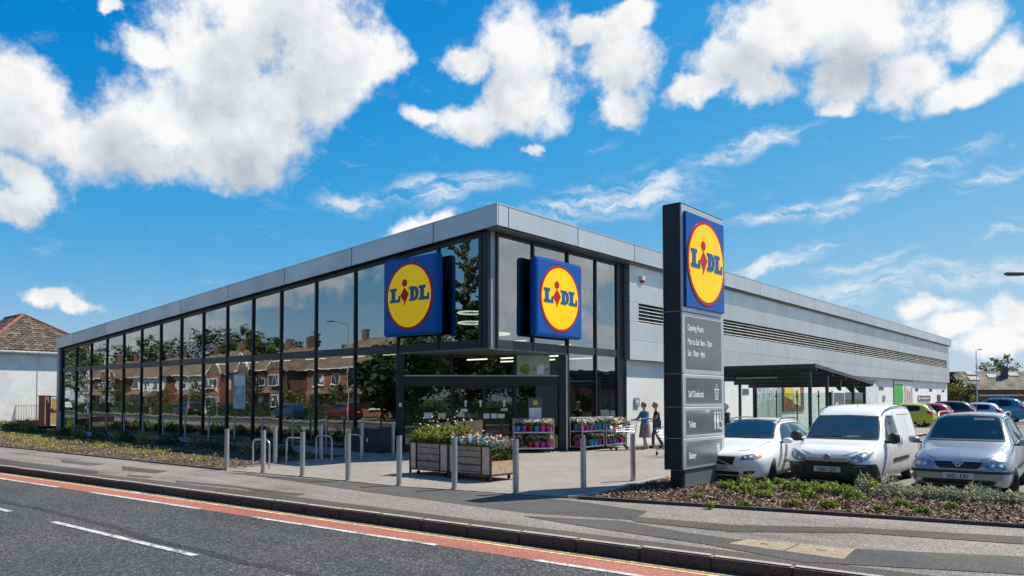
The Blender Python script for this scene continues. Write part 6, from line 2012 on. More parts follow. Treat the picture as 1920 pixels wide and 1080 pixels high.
m_shoe2 = mat('shoe_tan', (0.30, 0.2, 0.13), 0.5)
m_navy = mat('navy_coat', (0.02, 0.035, 0.07), 0.8, 0, 0.2, 12)
person('woman in a blue denim jacket and mauve skirt pushing a trolley', (1.82, 6.37, 0.006), R(-112),
       stance([((.12, .24, 1.10), (.34, .21, 1.07), (.405, .20, 1.075)), ((.12, -.24, 1.10), (.34, -.21, 1.07), (.405, -.20, 1.075))], [((.10, .09, .48), (.10, .085, .09)), ((.02, -.09, .48), (-.16, -.085, .10))]),
       [('jacket', m_denim, 'jacket', 1.18), ('skirt', m_mauve, 'skirt', 1), ('shoe', m_shoe2, 'shoes', 1)], m_hairA, .03)
person('woman with blond hair in a black top and grey trousers', (1.78, 7.30, 0.006), R(-150),
       stance([((.02, .25, 1.08), (.22, .16, 1.06), (.28, .12, 1.07)), ((-.04, -.25, 1.08), (.16, -.20, .98), (.22, -.17, .97))], [((.14, .09, .49), (.14, .085, .09)), ((.0, -.09, .48), (-.20, -.085, .10))]),
       [('top', m_tee, 'tee', 1.14), ('trousers', m_slacks, 'trousers', 1.18), ('shoe', m_shoe, 'shoes', 1)], m_hairB, .05)
person('white haired person in navy half hidden behind the totem', (4.97, 6.05, 0.006), R(60),
       stance([((-.03, .26, 1.08), (.08, .25, .86), (.10, .24, .78)), ((-.03, -.26, 1.08), (.08, -.25, .86), (.10, -.24, .78))], [((.08, .09, .48), (.06, .085, .09)), ((.02, -.09, .48), (-.10, -.085, .09))]),
       [('coat', m_navy, 'jacket', 1.16), ('trousers', m_slacks, 'trousers', 1.15), ('shoe', m_shoe, 'shoes', 1)], m_hairC, .02)

# ------------------------------------------------------------------ planting
m_chip = islandmat('bark_chip', [(0, (0.05, 0.028, 0.018)), (0.35, (0.13, 0.075, 0.05)), (0.6, (0.22, 0.14, 0.10)), (0.85, (0.34, 0.25, 0.19)), (1, (0.46, 0.38, 0.31))])


def in_poly(pts, poly):
    x, y = pts[:, 0], pts[:, 1]
    ins = np.zeros(len(pts), bool)
    n = len(poly)
    for i in range(n):
        (x0, y0), (x1, y1) = poly[i], poly[(i + 1) % n]
        c = ((y0 > y) != (y1 > y)) & (x < (x1 - x0) * (y - y0) / (y1 - y0 + 1e-12) + x0)
        ins ^= c
    return ins


def scatter(poly, n, seed, box=None):
    g = np.random.default_rng(seed)
    P = np.array(poly)
    lo, hi = P.min(0), P.max(0)
    if box is not None: lo, hi = np.maximum(lo, box[0]), np.minimum(hi, box[1])
    out = np.zeros((0, 2))
    while len(out) < n:
        c = lo + (hi - lo) * g.random((n, 2))
        out = np.concatenate([out, c[in_poly(c, poly)]])
    return out[:n]


def chips(name, label, poly, n, seed, box=None, size=.055):
    p = scatter(poly, n, seed, box)
    g = np.random.default_rng(seed + 1)
    o = leaf_mesh(name, np.column_stack([p, 0.022 + 0.03 * g.random(n)]), size, m_chip, None, seed + 2, up=0.9, aspect=.5, var=.6, fold=.6)
    return tag(o, label, 'bark', kind='stuff')


chips('bark_mulch', 'brown bark chips covering the bed in front of the cars', bedR, 21000, 60, ((7.2, -6.2), (16, 0.2)))
chips('bark_mulch', 'brown bark chips covering the bed along the store front', bedL, 13000, 63, ((-30, -8.3), (-2.6, -2)))

m_heath = leafmat('heath_leaf', (0.21, 0.30, 0.04), 0.2, 0.45)
m_sage = leafmat('grey_leaf', (0.32, 0.36, 0.25), 0.2, 0.35)
m_twig = mat('twig', (0.10, 0.07, 0.045), 0.8)
m_lime = leafmat('groundcover_leaf', (0.30, 0.31, 0.085), 0.3, 0.45)
m_dkgreen = leafmat('shrub_leaf', (0.05, 0.11, 0.03), 0.3, 0.45)
m_yflow = islandmat('yellow_flower', [(0, (0.75, 0.62, 0.03)), (1, (0.85, 0.75, 0.10))])


def mound(name, label, x, y, r, h, mt, seed, n, leaf, up, group, flowers=None, spiky=False, z0=0.02):
    g = np.random.default_rng(seed)
    t = thing(name, label, 'shrub', (x, y, z0), 0, group)
    a = g.random(n) * 2 * np.pi
    el = np.arccos(1 - g.random(n) * 0.98)
    rr = 0.62 + 0.38 * g.random(n) ** .5
    lob = 1 + .22 * np.sin(3 * a + seed) + .15 * np.sin(5 * a + 2 * seed) + .15 * np.sin(4 * el + seed)
    d = np.stack([np.sin(el) * np.cos(a), np.sin(el) * np.sin(a), np.cos(el)], 1)
    pts = d * (rr * lob)[:, None] * np.array([r, r, h])
    pts[:, 2] = np.maximum(pts[:, 2], 0.0) + .015
    leaf_mesh('foliage', pts, leaf, mt, t, seed, up=up, aspect=.3 if spiky else .45, dirs=d * 1.2 + np.array([0, 0, .7]))
    mb = MB()
    for k in range(7):
        an = 6.28 * k / 7 + g.random()
        e = .75 * (.5 + .5 * g.random())
        mb.tube([(0, 0, -.02), (r * .4 * math.cos(an) * e, r * .4 * math.sin(an) * e, h * .35), (r * .8 * math.cos(an) * e, r * .8 * math.sin(an) * e, h * .75)], [.008, .006, .003], 5)
    mb.build('stems', m_twig, t)
    if flowers:
        fpts = pts[g.integers(0, n, flowers)] * 1.06
        leaf_mesh('flowers', fpts, .05, m_yflow, t, seed + 9, up=1.2, aspect=.9)
    return t


GREEN = [(8.66, -1.91, 0.26), (9.11, -3.15, 0.24), (9.27, -2.55, 0.28), (9.67, -3.56, 0.26), (9.55, -3.76, 0.18), 
          (9.31, -1.77, 0.24), (9.81, -2.8, 0.25), (10.23, -4.0, 0.22), (9.66, -1.74, 0.18), (10.18, -2.62, 0.26), 
          (10.42, -2.63, 0.3), (10.87, -3.58, 0.24), (10.42, -1.85, 0.2), (10.79, -2.54, 0.26), (10.74, -1.82, 0.2), 
          (11.14, -2.68, 0.26), (11.5, -3.15, 0.28), (11.19, -2.32, 0.2), (10.42, -5.32, 0.17), (11.03, -4.74, 0.19), 
          (11.53, -4.57, 0.2), (12.29, -4.48, 0.15), (12.41, -3.69, 0.18), (12.84, -4.25, 0.19), (13.09, -3.45, 0.18), 
          (9.97, -5.76, 0.12), (9.33, -4.83, 0.12)]
GREY = [(11.38, -2.07, 0.26, 0.277), (11.94, -2.41, 0.42, 0.33), (12.15, -1.85, 0.26, 0.15), (12.48, -2.07, 0.32, 0.21), (12.78, -2.29, 0.34, 0.2), 
          (13.04, -2.25, 0.34, 0.18), (13.2, -1.76, 0.3, 0.21), (13.5, -2.06, 0.32, 0.19), (13.75, -2.02, 0.32, 0.18), (13.91, -1.72, 0.3, 0.18), 
          (12.32, -2.38, 0.22, 0.125), (14.18, -2.0, 0.3, 0.18)]

for k, (gx, gy, r_) in enumerate(GREEN):
    mound('heather', 'bright green heather mound in the bark bed, %s when counted from the totem' % ordinal(k), gx, gy, r_ * .66, r_ * .58, m_heath, 500 + k, int(900 * r_ / .25), .042, .5, 'green heather mounds in the bark bed')
for k, (gx, gy, r_, h_) in enumerate(GREY):
    mound('lavender_bush', 'grey leaved bush in front of the parked cars, %s from the left' % ordinal(k), gx, gy, r_ * .72, h_, m_sage, 560 + k, int(700 * r_ / .3), .065, .3, 'grey leaved bushes before the cars', spiky=True)
mound('yellow_flower', 'small plant with yellow flowers between the grey bushes', 11.6, -2.09, .14, .26, m_heath, 590, 160, .06, .4, 'single flowers', flowers=40)

# carpet of low plants along the left bed
P2 = scatter([(-3.2, -7.1), (-8.1, -7.3), (-18, -7.6), (-40, -8.2), (-40, -3.4), (-24, -3.9), (-14, -4.6), (-6, -5.2), (-3.6, -6.0)], 1500, 71)
g = np.random.default_rng(72)
clump = np.sin(P2[:, 0] * 1.7) + np.sin(P2[:, 1] * 2.9 + P2[:, 0] * .6) + np.sin(P2[:, 0] * .53 + 2) * .7
cl = (g.random(len(P2)) < (0.30 + 0.35 * np.clip((-P2[:, 0] - 4) / 25, 0, 1))) & (clump > -0.75)
P2 = P2[cl]
pts, drs = [], []
for (x, y) in P2:
    n = 20
    a = g.random(n) * 6.28
    q = g.random(n) ** .5 * .22
    pts.append(np.stack([x + q * np.cos(a), y + q * np.sin(a), .03 + g.random(n) * .13], 1))
pts = np.concatenate(pts)
tag(leaf_mesh('ground_cover', pts, .055, m_lime, None, 73, up=.6), 'yellow green ground cover carpeting the bed along the pavement', 'ground cover', kind='stuff')
LS = []
for k in range(30):
    x = -41 + 1.22 * k + rnd.uniform(-.3, .3)
    y = (-2.9 - 0.02 * k) if x > -34 else (-1.2 + rnd.uniform(-1.6, .6))
    y += rnd.uniform(-.35, .25)
    LS.append((x, y))
for k, (x, y) in enumerate(LS):
    fl = 22 if k in (0, 2, 3, 5, 8, 14, 15, 19) else None
    mound('shrub', ('dark green' if k % 3 else 'yellow green') + ' shrub along the back of the left bed, %s from the left' % ordinal(k), x, y, rnd.uniform(.28, .42), rnd.uniform(.3, .55), m_dkgreen if k % 3 else m_lime, 600 + k, 420, .09, .4, 'shrubs at the back of the left bed', flowers=fl)
bag = thing('litter_bag', 'crumpled pale blue bag caught in the shrubs of the left bed', 'bag', (-21.5, -3.3, 0.17))
q = MB(); q.lathe([(0.001, -.2), (.12, -.16), (.17, 0), (.15, .12), (.05, .2), (0.001, .22)], 14)
q.v = [tuple(.72 * c for c in w) for w in q.v]
q.v = [(v[0] * (1 + .35 * math.sin(13 * v[2] * 7 + i)), v[1] * (1 + .3 * math.cos(9 * v[2] * 7 + 2 * i)), v[2]) for i, v in enumerate(q.v)]
q.build('bag', mat('pale_blue_plastic', (0.35, 0.50, 0.62), 0.4), bag)

# ------------------------------------------------------------------ houses, fences, trees
def brick_mat(name, c1, c2, mortar):
    m = bpy.data.materials.new(name)
    m.use_nodes = True
    t = NT(m.node_tree)
    m.node_tree.nodes.clear()
    geo = t.n('ShaderNodeTexCoord').outputs['Object']
    nrm = t.n('ShaderNodeNewGeometry').outputs['Normal']
    s = t.n('ShaderNodeSeparateXYZ', {0: geo})
    u = t.math('ADD', s.outputs[0], s.outputs[1])
    v = t.n('ShaderNodeCombineXYZ', {0: u, 1: s.outputs[2], 2: 0.0})
    br = t.n('ShaderNodeTexBrick', {'Vector': v.outputs[0], 'Color1': (*c1, 1), 'Color2': (*c2, 1), 'Mortar': (*mortar, 1), 'Scale': 1.0, 'Mortar Size': 0.008, 'Brick Width': 0.225, 'Row Height': 0.075, 'Mortar Smooth': 0.2})
    n = t.noise(geo, 1.2, 4.0, 0.6)
    base = t.mix(1.0, br.outputs[0], t.ramp(n.outputs['Fac'], [(0.3, (0.82,) * 3), (0.7, (1.15,) * 3)]), 'MULTIPLY')
    bn = t.n('ShaderNodeBump', {'Strength': .6, 'Distance': .006, 'Height': t.math('SUBTRACT', 1.0, br.outputs['Fac'])})
    p = t.n('ShaderNodeBsdfPrincipled', {'Base Color': base, 'Roughness': .85, 'Normal': bn.outputs[0]})
    t.n('ShaderNodeOutputMaterial', {'Surface': p.outputs[0]})
    return m


m_brick = brick_mat('red_brick', (0.33, 0.10, 0.06), (0.24, 0.07, 0.045), (0.32, 0.26, 0.22))
m_brick2 = brick_mat('brown_brick', (0.20, 0.10, 0.07), (0.14, 0.07, 0.05), (0.22, 0.18, 0.15))
m_tileA = islandmat('roof_tile', [(0, (0.05, 0.038, 0.03)), (0.4, (0.095, 0.072, 0.055)), (0.75, (0.14, 0.108, 0.08)), (1, (0.20, 0.155, 0.11))])
m_tileB = mat('roof_tiles_brown', (0.20, 0.14, 0.095), 0.85, 0, 0.2, 2.0, bump=.5, bscale=6)
m_ridge = mat('ridge_tile', (0.24, 0.085, 0.05), 0.8, 0, 0.2, 5)
m_upvc = mat('white_frame', (0.8, 0.8, 0.8), 0.4)
m_win = mat('window_glass', (0.03, 0.04, 0.05), 0.05, 0, 0.2, 1.0, spec=.9)
m_curt = mat('curtain', (0.55, 0.53, 0.50), 0.8)

# ---- white house at the left
hs = thing('house', 'white rendered house with hipped brown tiled roof beyond the store', 'house', (0, 0, 0))
HX0, HX1, HY0, HY1, HE, HR = -53.0, -41.2, -2.4, 5.6, 5.0, 7.72
MB().box(HX0, HX1, HY0 + .25, HY1 - .25, 0, HE - .05).build('wall', mat('house_render', (0.84, 0.84, 0.83), 0.9, 0, 0.06, 1.2, bump=.2, bscale=30), hs)
MB().tube([(HX1 + .03, 1.0, 0.0), (HX1 + .03, 1.0, HE - .1)], .013, 6).build('cable', mat('cable_grey', (0.5, 0.5, 0.5), .6), hs)
ry_ = (HY0 + HY1) / 2 - .3
xr1 = HX1 + .3 - 4.3
rf = MB().add([(HX0, HY0, HE), (HX1 + .3, HY0, HE), (HX1 + .3, HY1, HE), (HX0, HY1, HE), (HX0 + 4, ry_, HR), (xr1, ry_, HR)], [(0, 1, 5, 4), (1, 2, 5), (2, 3, 4, 5), (3, 0, 4), (3, 2, 1, 0)]).build('roof', m_tileB, hs)
MB().box(HX1 + .301, HX1 + .40, HY0 - .05, HY1 + .05, HE - .12, HE - .02).build('gutter', m_upvc, hs)
MB().box(HX1 + .2, HX1 + .299, HY0, HY1, HE - .2, HE - .01).build('fascia_board', m_upvc, hs)


def tiles(corners, nrow, tw, mt, parent, lift=.03):
    """courses of separate overlapping tiles on a roof slope a-b (eave) c-d (ridge end)"""
    a, b, c, d = [Vector(p) for p in corners]
    nv = (b - a).cross(d - a).normalized()
    if nv.z < 0: nv = -nv
    V_, Q_ = [], []
    for r_ in range(nrow):
        f0, f1 = r_ / nrow, (r_ + 1.15) / nrow
        l0, r0 = a.lerp(d, f0), b.lerp(c, f0)
        l1, r1 = a.lerp(d, min(1, f1)), b.lerp(c, min(1, f1))
        w = (r0 - l0).length
        n = max(1, int(w / tw))
        for k in range(n):
            u0, u1 = (k + .02 + .5 * (r_ % 2) * 0) / n, (k + .96) / n
            um = (u0 + u1) / 2
            jz = rnd.uniform(-.006, .008)
            q = []
            for uu, bump_ in ((u0, .0), (um, .025), (u1, .0)):
                q += [l0.lerp(r0, uu) + nv * (lift + .03 + bump_ + jz), l1.lerp(r1, uu) + nv * (lift + bump_ * .8 + jz)]
            i = len(V_)
            V_ += q
            Q_ += [(i, i + 2, i + 3, i + 1), (i + 2, i + 4, i + 5, i + 3)]
    o = np_mesh('roof_tiles', np.array([tuple(v) for v in V_]), np.array(Q_), mt, parent)
    o['kind'] = 'stuff'
    return o


tiles([(HX1 + .32, HY0, HE), (HX1 + .32, HY1, HE), (xr1, ry_ + .05, HR), (xr1, ry_ - .05, HR)], 17, .30, m_tileA, rf)
tiles([(HX0, HY0, HE), (HX1 + .3, HY0, HE), (xr1, ry_, HR), (HX0 + 4, ry_, HR)], 17, .30, m_tileA, rf)
for y in (HY0, HY1):
    MB().tube([(HX1 + .32, y, HE + .05), (xr1, ry_, HR + .06)], .10, 8).build('hip_tiles', m_ridge, rf)
MB().tube([(xr1, ry_, HR + .06), (HX0 + 4, ry_, HR + .06)], .10, 8).build('ridge_tiles', m_tileB, rf)
for (ya, yb) in ((-1.5, -.3), (2.6, 3.9)):
    w = MB().box(HX0 + 2, HX0 + 3.3, HY0 + .2, HY0 + .249, 2.9 if ya < 0 else 0.9, 4.1 if ya < 0 else 2.2).build('window', m_upvc, hs)

# boundary wall with railings, pier and gate left of the store
bw = thing('railing_wall', 'low brick wall topped with thin black railings at the left edge', 'railing', (0, 0, 0))
wa, wb = Vector((-46.6, -8.0, 0)), Vector((-40.45, 0.80, 0))
dd = (wb - wa)
tn = dd.normalized(); nn = Vector((-tn.y, tn.x, 0)) * .11
MB().hexa([wa - nn, wb - nn, wb + nn, wa + nn], [v + Vector((0, 0, .42)) for v in (wa - nn, wb - nn, wb + nn, wa + nn)]).build('brick_base', m_brick, bw)
for z in (.50, 1.36):
    MB().tube([wa + Vector((0, 0, z)), wb + Vector((0, 0, z))], .014, 6).build('rail', m_frame, bw)
nbar = 72
br0 = None
for k in range(nbar):
    p = wa + dd * ((k + .5) / nbar)
    if br0 is None:
        br0 = MB().tube([(0, 0, .42), (0, 0, 1.47)], .009, 5).build('bar', m_frame, bw)
        br0.location = p
    else:
        o = br0.copy(); COL.objects.link(o); o.location = p
pr = thing('brick_pier', 'square red brick pier between the railings and the wooden gate', 'pier', (-40.15, 1.05, 0), R(35))
MB().box(-.22, .22, -.22, .22, 0, 1.98).build('pier', m_brick, pr)
MB().box(-.26, .26, -.26, .26, 1.981, 2.05).build('cap', m_brick2, pr)
gt = thing('wooden_gate', 'vertical board wooden gate in a black frame beside the store end', 'gate', (-39.85, 1.30, 0), R(90))
for k in range(13):
    MB().box(.10 + .145 * k, .235 + .145 * k, 0, .025, .10, 1.85).build('board', mat('gate_wood_%d' % k, (0.52 * rnd.uniform(.85, 1.1), 0.29 * rnd.uniform(.85, 1.1), 0.10), .7, 0, .15, 6), gt)
for x in (0.0, 2.05):
    MB().box(x - .05, x + .05, -.04, .05, 0, 2.02).build('post', m_frame, gt)
MB().box(.051, 1.999, -.03, .04, 1.93, 2.01).build('top_bar', m_frame, gt)
MB().box(.051, 1.999, -.035, -.005, 1.0, 1.06).build('mid_bar', m_frame, gt)
MB().box(.06, .18, -.06, -.036, .9, 1.2).build('latch', m_black, gt)


# ---- trees
m_bark = mat('tree_bark', (0.12, 0.09, 0.065), 0.9, 0, 0.25, 6, bump=.6, bscale=20)
m_crownA = leafmat('crown_green', (0.075, 0.12, 0.035), 0.35, .5)
m_crownB = leafmat('crown_dark', (0.035, 0.065, 0.03), 0.3, .5)
m_crownC = leafmat('crown_olive', (0.13, 0.14, 0.04), 0.35, .5)


def tree(label, x, y, h, r, mt, seed, n=2600, trunk=.3, leaf=.32, cone=False, group='trees', z0=-0.2):
    g = np.random.default_rng(seed)
    t = thing('pine_tree' if cone else 'tree', label, 'tree', (x, y, z0), g.random() * 6, group)
    lr = h * .025 + .05
    mb = MB()
    mb.tube([(0, 0, -.1), (.05, 0, h * .3), (-.04, .06, h * .6), (0, 0, h * .92)], [lr, lr * .8, lr * .5, lr * .12], 9)
    cs = []
    nb2 = 16 if not cone else 34
    for k in range(nb2):
        f = trunk + (1 - trunk) * (k + .5) / nb2 * .95
        a = 2.4 * k + g.random()
        ln_ = r * ((math.sin(math.pi * min(1, (f - trunk) / (1 - trunk) * .85 + .12))) ** .7 if not cone else (1.05 - f) * 1.25) * (.75 + .4 * g.random())
        up_ = .35 if not cone else -.05
        e = np.array([math.cos(a) * ln_, math.sin(a) * ln_, h * f + ln_ * up_])
        s_ = np.array([0, 0, h * (f - .06)])
        mb.tube([tuple(s_), tuple((s_ + e) / 2 + np.array([0, 0, .04 * ln_])), tuple(e)], [lr * .35, lr * .2, lr * .06], 5)
        for q in ((.45, .75, 1.0) if not cone else (.12, .35, .6, .85, 1.0)):
            cs.append((s_ + (e - s_) * q, max(.35, ln_ * (.42 if not cone else .26))))
    mb.build('trunk', m_bark, t, smooth=60)
    w = np.array([c[1] ** 2 for c in cs]); w /= w.sum()
    idx = g.choice(len(cs), n, p=w)
    d = g.normal(size=(n, 3)); d /= np.linalg.norm(d, axis=1)[:, None]
    rad = np.array([c[1] for c in cs])[idx]
    pts = np.array([c[0] for c in cs])[idx] + d * (rad * (.35 + .65 * g.random(n)))[:, None] * np.array([1, 1, .7 if not cone else .28])
    leaf_mesh('crown', pts, leaf, mt, t, seed + 1, up=.3, aspect=.6)
    return t


# right background beyond the store
tree('broad green tree rising behind the corrugated roof', 2.0, 95.0, 7.3, 2.2, m_crownA, 801, 1800, group='trees beyond the car park')
tree('small yellow green tree just past the end of the store', -2.3, 88.0, 4.6, 2.0, m_crownC, 802, 1400, .15, group='trees beyond the car park')
tree('second small olive tree just past the end of the store', -0.6, 84.0, 3.6, 1.6, m_crownC, 803, 1100, .15, group='trees beyond the car park')
m_rooflight = mat('roof_light_sheet', (0.42, 0.41, 0.38), 0.8)
m_corr = mat('corrugated_roof', (0.20, 0.165, 0.13), 0.85, 0, 0.25, 0.8)
wh = thing('workshop', 'low brick workshop with pale corrugated roof and roof lights beyond the car park', 'building', (0, 0, 0))
A_, B_ = Vector((-0.6, 85.2, 0)), Vector((14.0, 97.4, 0))
td = (B_ - A_).normalized(); tp = Vector((-td.y, td.x, 0))
WL = (B_ - A_).length
wf_ = lambda s, d, z: tuple(A_ + td * s + tp * d + Vector((0, 0, z)))
MB().hexa([wf_(.4, .3, 0), wf_(WL, .3, 0), wf_(WL, 6, 0), wf_(.4, 6, 0)], [wf_(.4, .3, 2.75), wf_(WL, .3, 2.75), wf_(WL, 6, 2.75), wf_(.4, 6, 2.75)]).build('wall', m_brick2, wh)
q = MB()
ns = 110
for k in range(ns + 1):
    s = WL * k / ns
    zz = .05 if k % 2 else 0.0
    off_ = max(0.0, 1.2 - s)
    q.v += [wf_(s, 0, 2.72 + zz), wf_(s + off_ * .4, 3.1, 5.0 + zz - off_ * .35)]
for k in range(ns):
    q.f.append((2 * k, 2 * k + 2, 2 * k + 3, 2 * k + 1)); q.mi.append(0)
rfw = q.build('roof', m_corr, wh)
MB().hexa([wf_(0, 3.12, 4.9), wf_(WL, 3.12, 4.9), wf_(WL, 6.2, 2.7), wf_(0, 6.2, 2.7)], [wf_(0, 3.12, 4.95), wf_(WL, 3.12, 4.95), wf_(WL, 6.2, 2.75), wf_(0, 6.2, 2.75)]).build('rear_roof', m_corr, wh)
for s0, d0 in ((1.7, 1.5), (4.2, 1.9), (1.9, 2.4), (6.9, 2.2)):
    z = lambda d: 2.80 + d * 2.28 / 3.1
    MB().hexa([wf_(s0, d0, z(d0)), wf_(s0 + 1.2, d0, z(d0)), wf_(s0 + 1.2, d0 + .6, z(d0 + .6)), wf_(s0, d0 + .6, z(d0 + .6))],
              [wf_(s0, d0, z(d0) + .05), wf_(s0 + 1.2, d0, z(d0) + .05), wf_(s0 + 1.2, d0 + .6, z(d0 + .6) + .05), wf_(s0, d0 + .6, z(d0 + .6) + .05)]).build('roof_light', m_rooflight, rfw)
fl = MB().hexa([wf_(6.0, 1.9, 4.0), wf_(6.55, 1.9, 4.0), wf_(6.55, 2.5, 4.0), wf_(6.0, 2.5, 4.0)], [wf_(6.0, 1.9, 5.6), wf_(6.55, 1.9, 5.6), wf_(6.55, 2.5, 5.6), wf_(6.0, 2.5, 5.6)]).build('flue', m_frame2, rfw)
MB().tube([wf_(6.28, 2.2, 5.6), wf_(6.28, 2.2, 6.2)], .02, 5).build('aerial', m_galv, fl)
MB().tube([wf_(5.6, 2.2, 6.1), wf_(7.0, 2.2, 6.12)], .02, 5).build('aerial_bar', m_galv, fl)
h2 = thing('house', 'distant brown gabled house seen between the store end and workshop', 'house', (-5.2, 112, 0), R(40))
MB().box(-4, 4, -3, 3, 0, 3.6).build('wall', m_brick2, h2)
MB().add([(-4.3, -3.3, 3.5), (4.3, -3.3, 3.5), (4.3, 3.3, 3.5), (-4.3, 3.3, 3.5), (-4.3, 0, 5.7), (4.3, 0, 5.7)], [(0, 1, 5, 4), (2, 3, 4, 5), (0, 4, 3), (1, 2, 5), (3, 2, 1, 0)]).build('roof', m_tileB, h2)
MB().box(1.0, 2.0, -3.05, -3.0, 1.2, 2.4).build('window', m_upvc, h2)
bf = thing('board_fence', 'brown board fence along the far side of the car park', 'fence', (0, 0, 0))
for k in range(60):
    s = -.6 + .30 * k
    p0, p1 = wf_(s, -3.0, 0), wf_(s + .28, -3.0, 0)
    MB().hexa([p0, p1, wf_(s + .28, -2.97, 0), wf_(s, -2.97, 0)], [(p0[0], p0[1], 1.7), (p1[0], p1[1], 1.7), wf_(s + .28, -2.97, 1.7), wf_(s, -2.97, 1.7)]).build('board', m_brick2 if k % 2 else m_tileB, bf)

# ---- the far side of the road: brick houses, hedges and trees that the glass mirrors
def terrace(label, x, y, rz, w=15.0, mtb=None, var=0):
    t = thing('brick_house', label, 'house', (x, y, -0.1), rz, 'brick houses across the road')
    d = 8.0
    MB().box(-w / 2, w / 2, -d, 0, 0, 5.1).build('wall', mtb or m_brick, t)
    MB().add([(-w / 2 - .4, .4, 5.0), (w / 2 + .4, .4, 5.0), (w / 2 + .4, -d - .4, 5.0), (-w / 2 - .4, -d - .4, 5.0), (-w / 2 + 2.6, -d / 2, 8.1), (w / 2 - 2.6, -d / 2, 8.1)], [(0, 1, 5, 4), (1, 2, 5), (2, 3, 4, 5), (3, 0, 4), (3, 2, 1, 0)]).build('roof', m_tileB, t)
    for sx in (-1, 1):
        MB().box(sx * w * .22 - .4, sx * w * .22 + .4, -d / 2 - .3, -d / 2 + .3, 7.6, 9.3).build('chimney', m_brick2, t)
        for (cx, z0, ww, hh) in ((sx * w * .36, 3.2, 2.0, 1.25), (sx * w * .12, 3.2, 1.5, 1.25), (sx * w * .36, .75, 2.3, 1.5)):
            f = MB().box(cx - ww / 2, cx + ww / 2, .0, .06, z0, z0 + hh).build('window', m_upvc, t)
            n = 3 if ww > 1.8 else 2
            for k in range(n):
                a = cx - ww / 2 + .08 + (ww - .08) * k / n
                MB().box(a, a + (ww - .08) / n - .08, .061, .068, z0 + .09, z0 + hh - .09).build('pane', m_win, f)
            MB().box(cx - ww / 2 - .08, cx + ww / 2 + .08, .0, .14, z0 - .08, z0 - .001).build('sill', m_upvc, f)
        MB().box(sx * w * .10 - .5, sx * w * .10 + .5, 0, .06, 0, 2.1).build('door', m_upvc, t)
        MB().hexa([(sx * w * .22 - 3.2, .0, 2.45), (sx * w * .22 + 3.2, .0, 2.45), (sx * w * .22 + 3.2, 1.0, 2.3), (sx * w * .22 - 3.2, 1.0, 2.3)],
                  [(sx * w * .22 - 3.2, .0, 3.0), (sx * w * .22 + 3.2, .0, 3.0), (sx * w * .22 + 3.2, 1.0, 2.4), (sx * w * .22 - 3.2, 1.0, 2.4)]).build('porch_roof', m_tileB, t)
    MB().box(-w / 2 - .4, w / 2 + .4, .41, .5, 4.9, 5.02).build('gutter', m_upvc, t)
    if var in (1, 3):
        for sx in ((-1, 1) if var == 1 else (1,)):
            cx = sx * w * .36
            MB().box(cx - 1.7, cx + 1.7, .0, .9, 0, 5.05).build('gable_bay', mtb or m_brick, t)
            MB().add([(cx - 1.9, .95, 5.0), (cx + 1.9, .95, 5.0), (cx, .95, 7.0), (cx - 1.9, -3, 5.0), (cx + 1.9, -3, 5.0), (cx, -3, 7.0)], [(0, 1, 2), (0, 2, 5, 3), (1, 4, 5, 2)]).build('gable_roof', m_tileB, t)
            for a, b in (((cx - 1.95, 4.98), (cx, 7.08)), ((cx, 7.08), (cx + 1.95, 4.98))):
                MB().prism(ln(a, b, .22), .96, 1.05, lambda u, v, d: (u, d, v)).build('barge_board', m_upvc, t)
            for z0 in (.8, 3.1):
                f = MB().box(cx - 1.1, cx + 1.1, .9, 1.2, z0, z0 + 1.35).build('bay_window', m_upvc, t)
                for k in range(3):
                    MB().box(cx - 1.0 + .68 * k, cx - .42 + .68 * k, 1.201, 1.21, z0 + .1, z0 + 1.25).build('pane', m_win, f)
    if var in (2, 3):
        MB().box(-w / 2 - .01, w / 2 + .01, -.3, .012, 2.9, 4.95).build('rendered_storey', m_white if var == 2 else m_curt, t)
    return t


for k in range(5):
    x = -46.5 - 17.0 * k
    terrace('red brick house across the road mirrored in the shop glass, %s from the entrance' % ordinal(k), x + (0, 1.5, -.8, .6, -1)[k], -31.0 - (0, .2, 2.6, 2.4, 4.2)[k], math.atan(.0625) + (0, .02, -.03, .03, 0)[k], (14.6, 11.5, 15.4, 12.4, 14)[k], (m_brick, m_brick2, m_brick, m_brick, m_brick2)[k], (0, 1, 3, 2, 1)[k])


def hedge(label, x0, x1, y, h, seed, mt=None):
    g = np.random.default_rng(seed)
    n = int(abs(x1 - x0) * 110)
    t = thing('hedge', label, 'hedge', ((x0 + x1) / 2, y, -.12), math.atan(.0625), 'hedges across the road')
    L = abs(x1 - x0) / 2
    pts = np.stack([(g.random(n) * 2 - 1) * L, (g.random(n) * 2 - 1) * .55, g.random(n) ** .6 * h * (1 + .0 * g.random(n))], 1)
    pts[:, 2] *= 1 + .12 * np.sin(pts[:, 0] * 1.3 + seed)
    leaf_mesh('foliage', pts, .22, mt or m_crownA, t, seed, up=.3)
    MB().box(-L, L, -.3, .3, 0, h * .75).build('core', m_crownB, t)
    return t


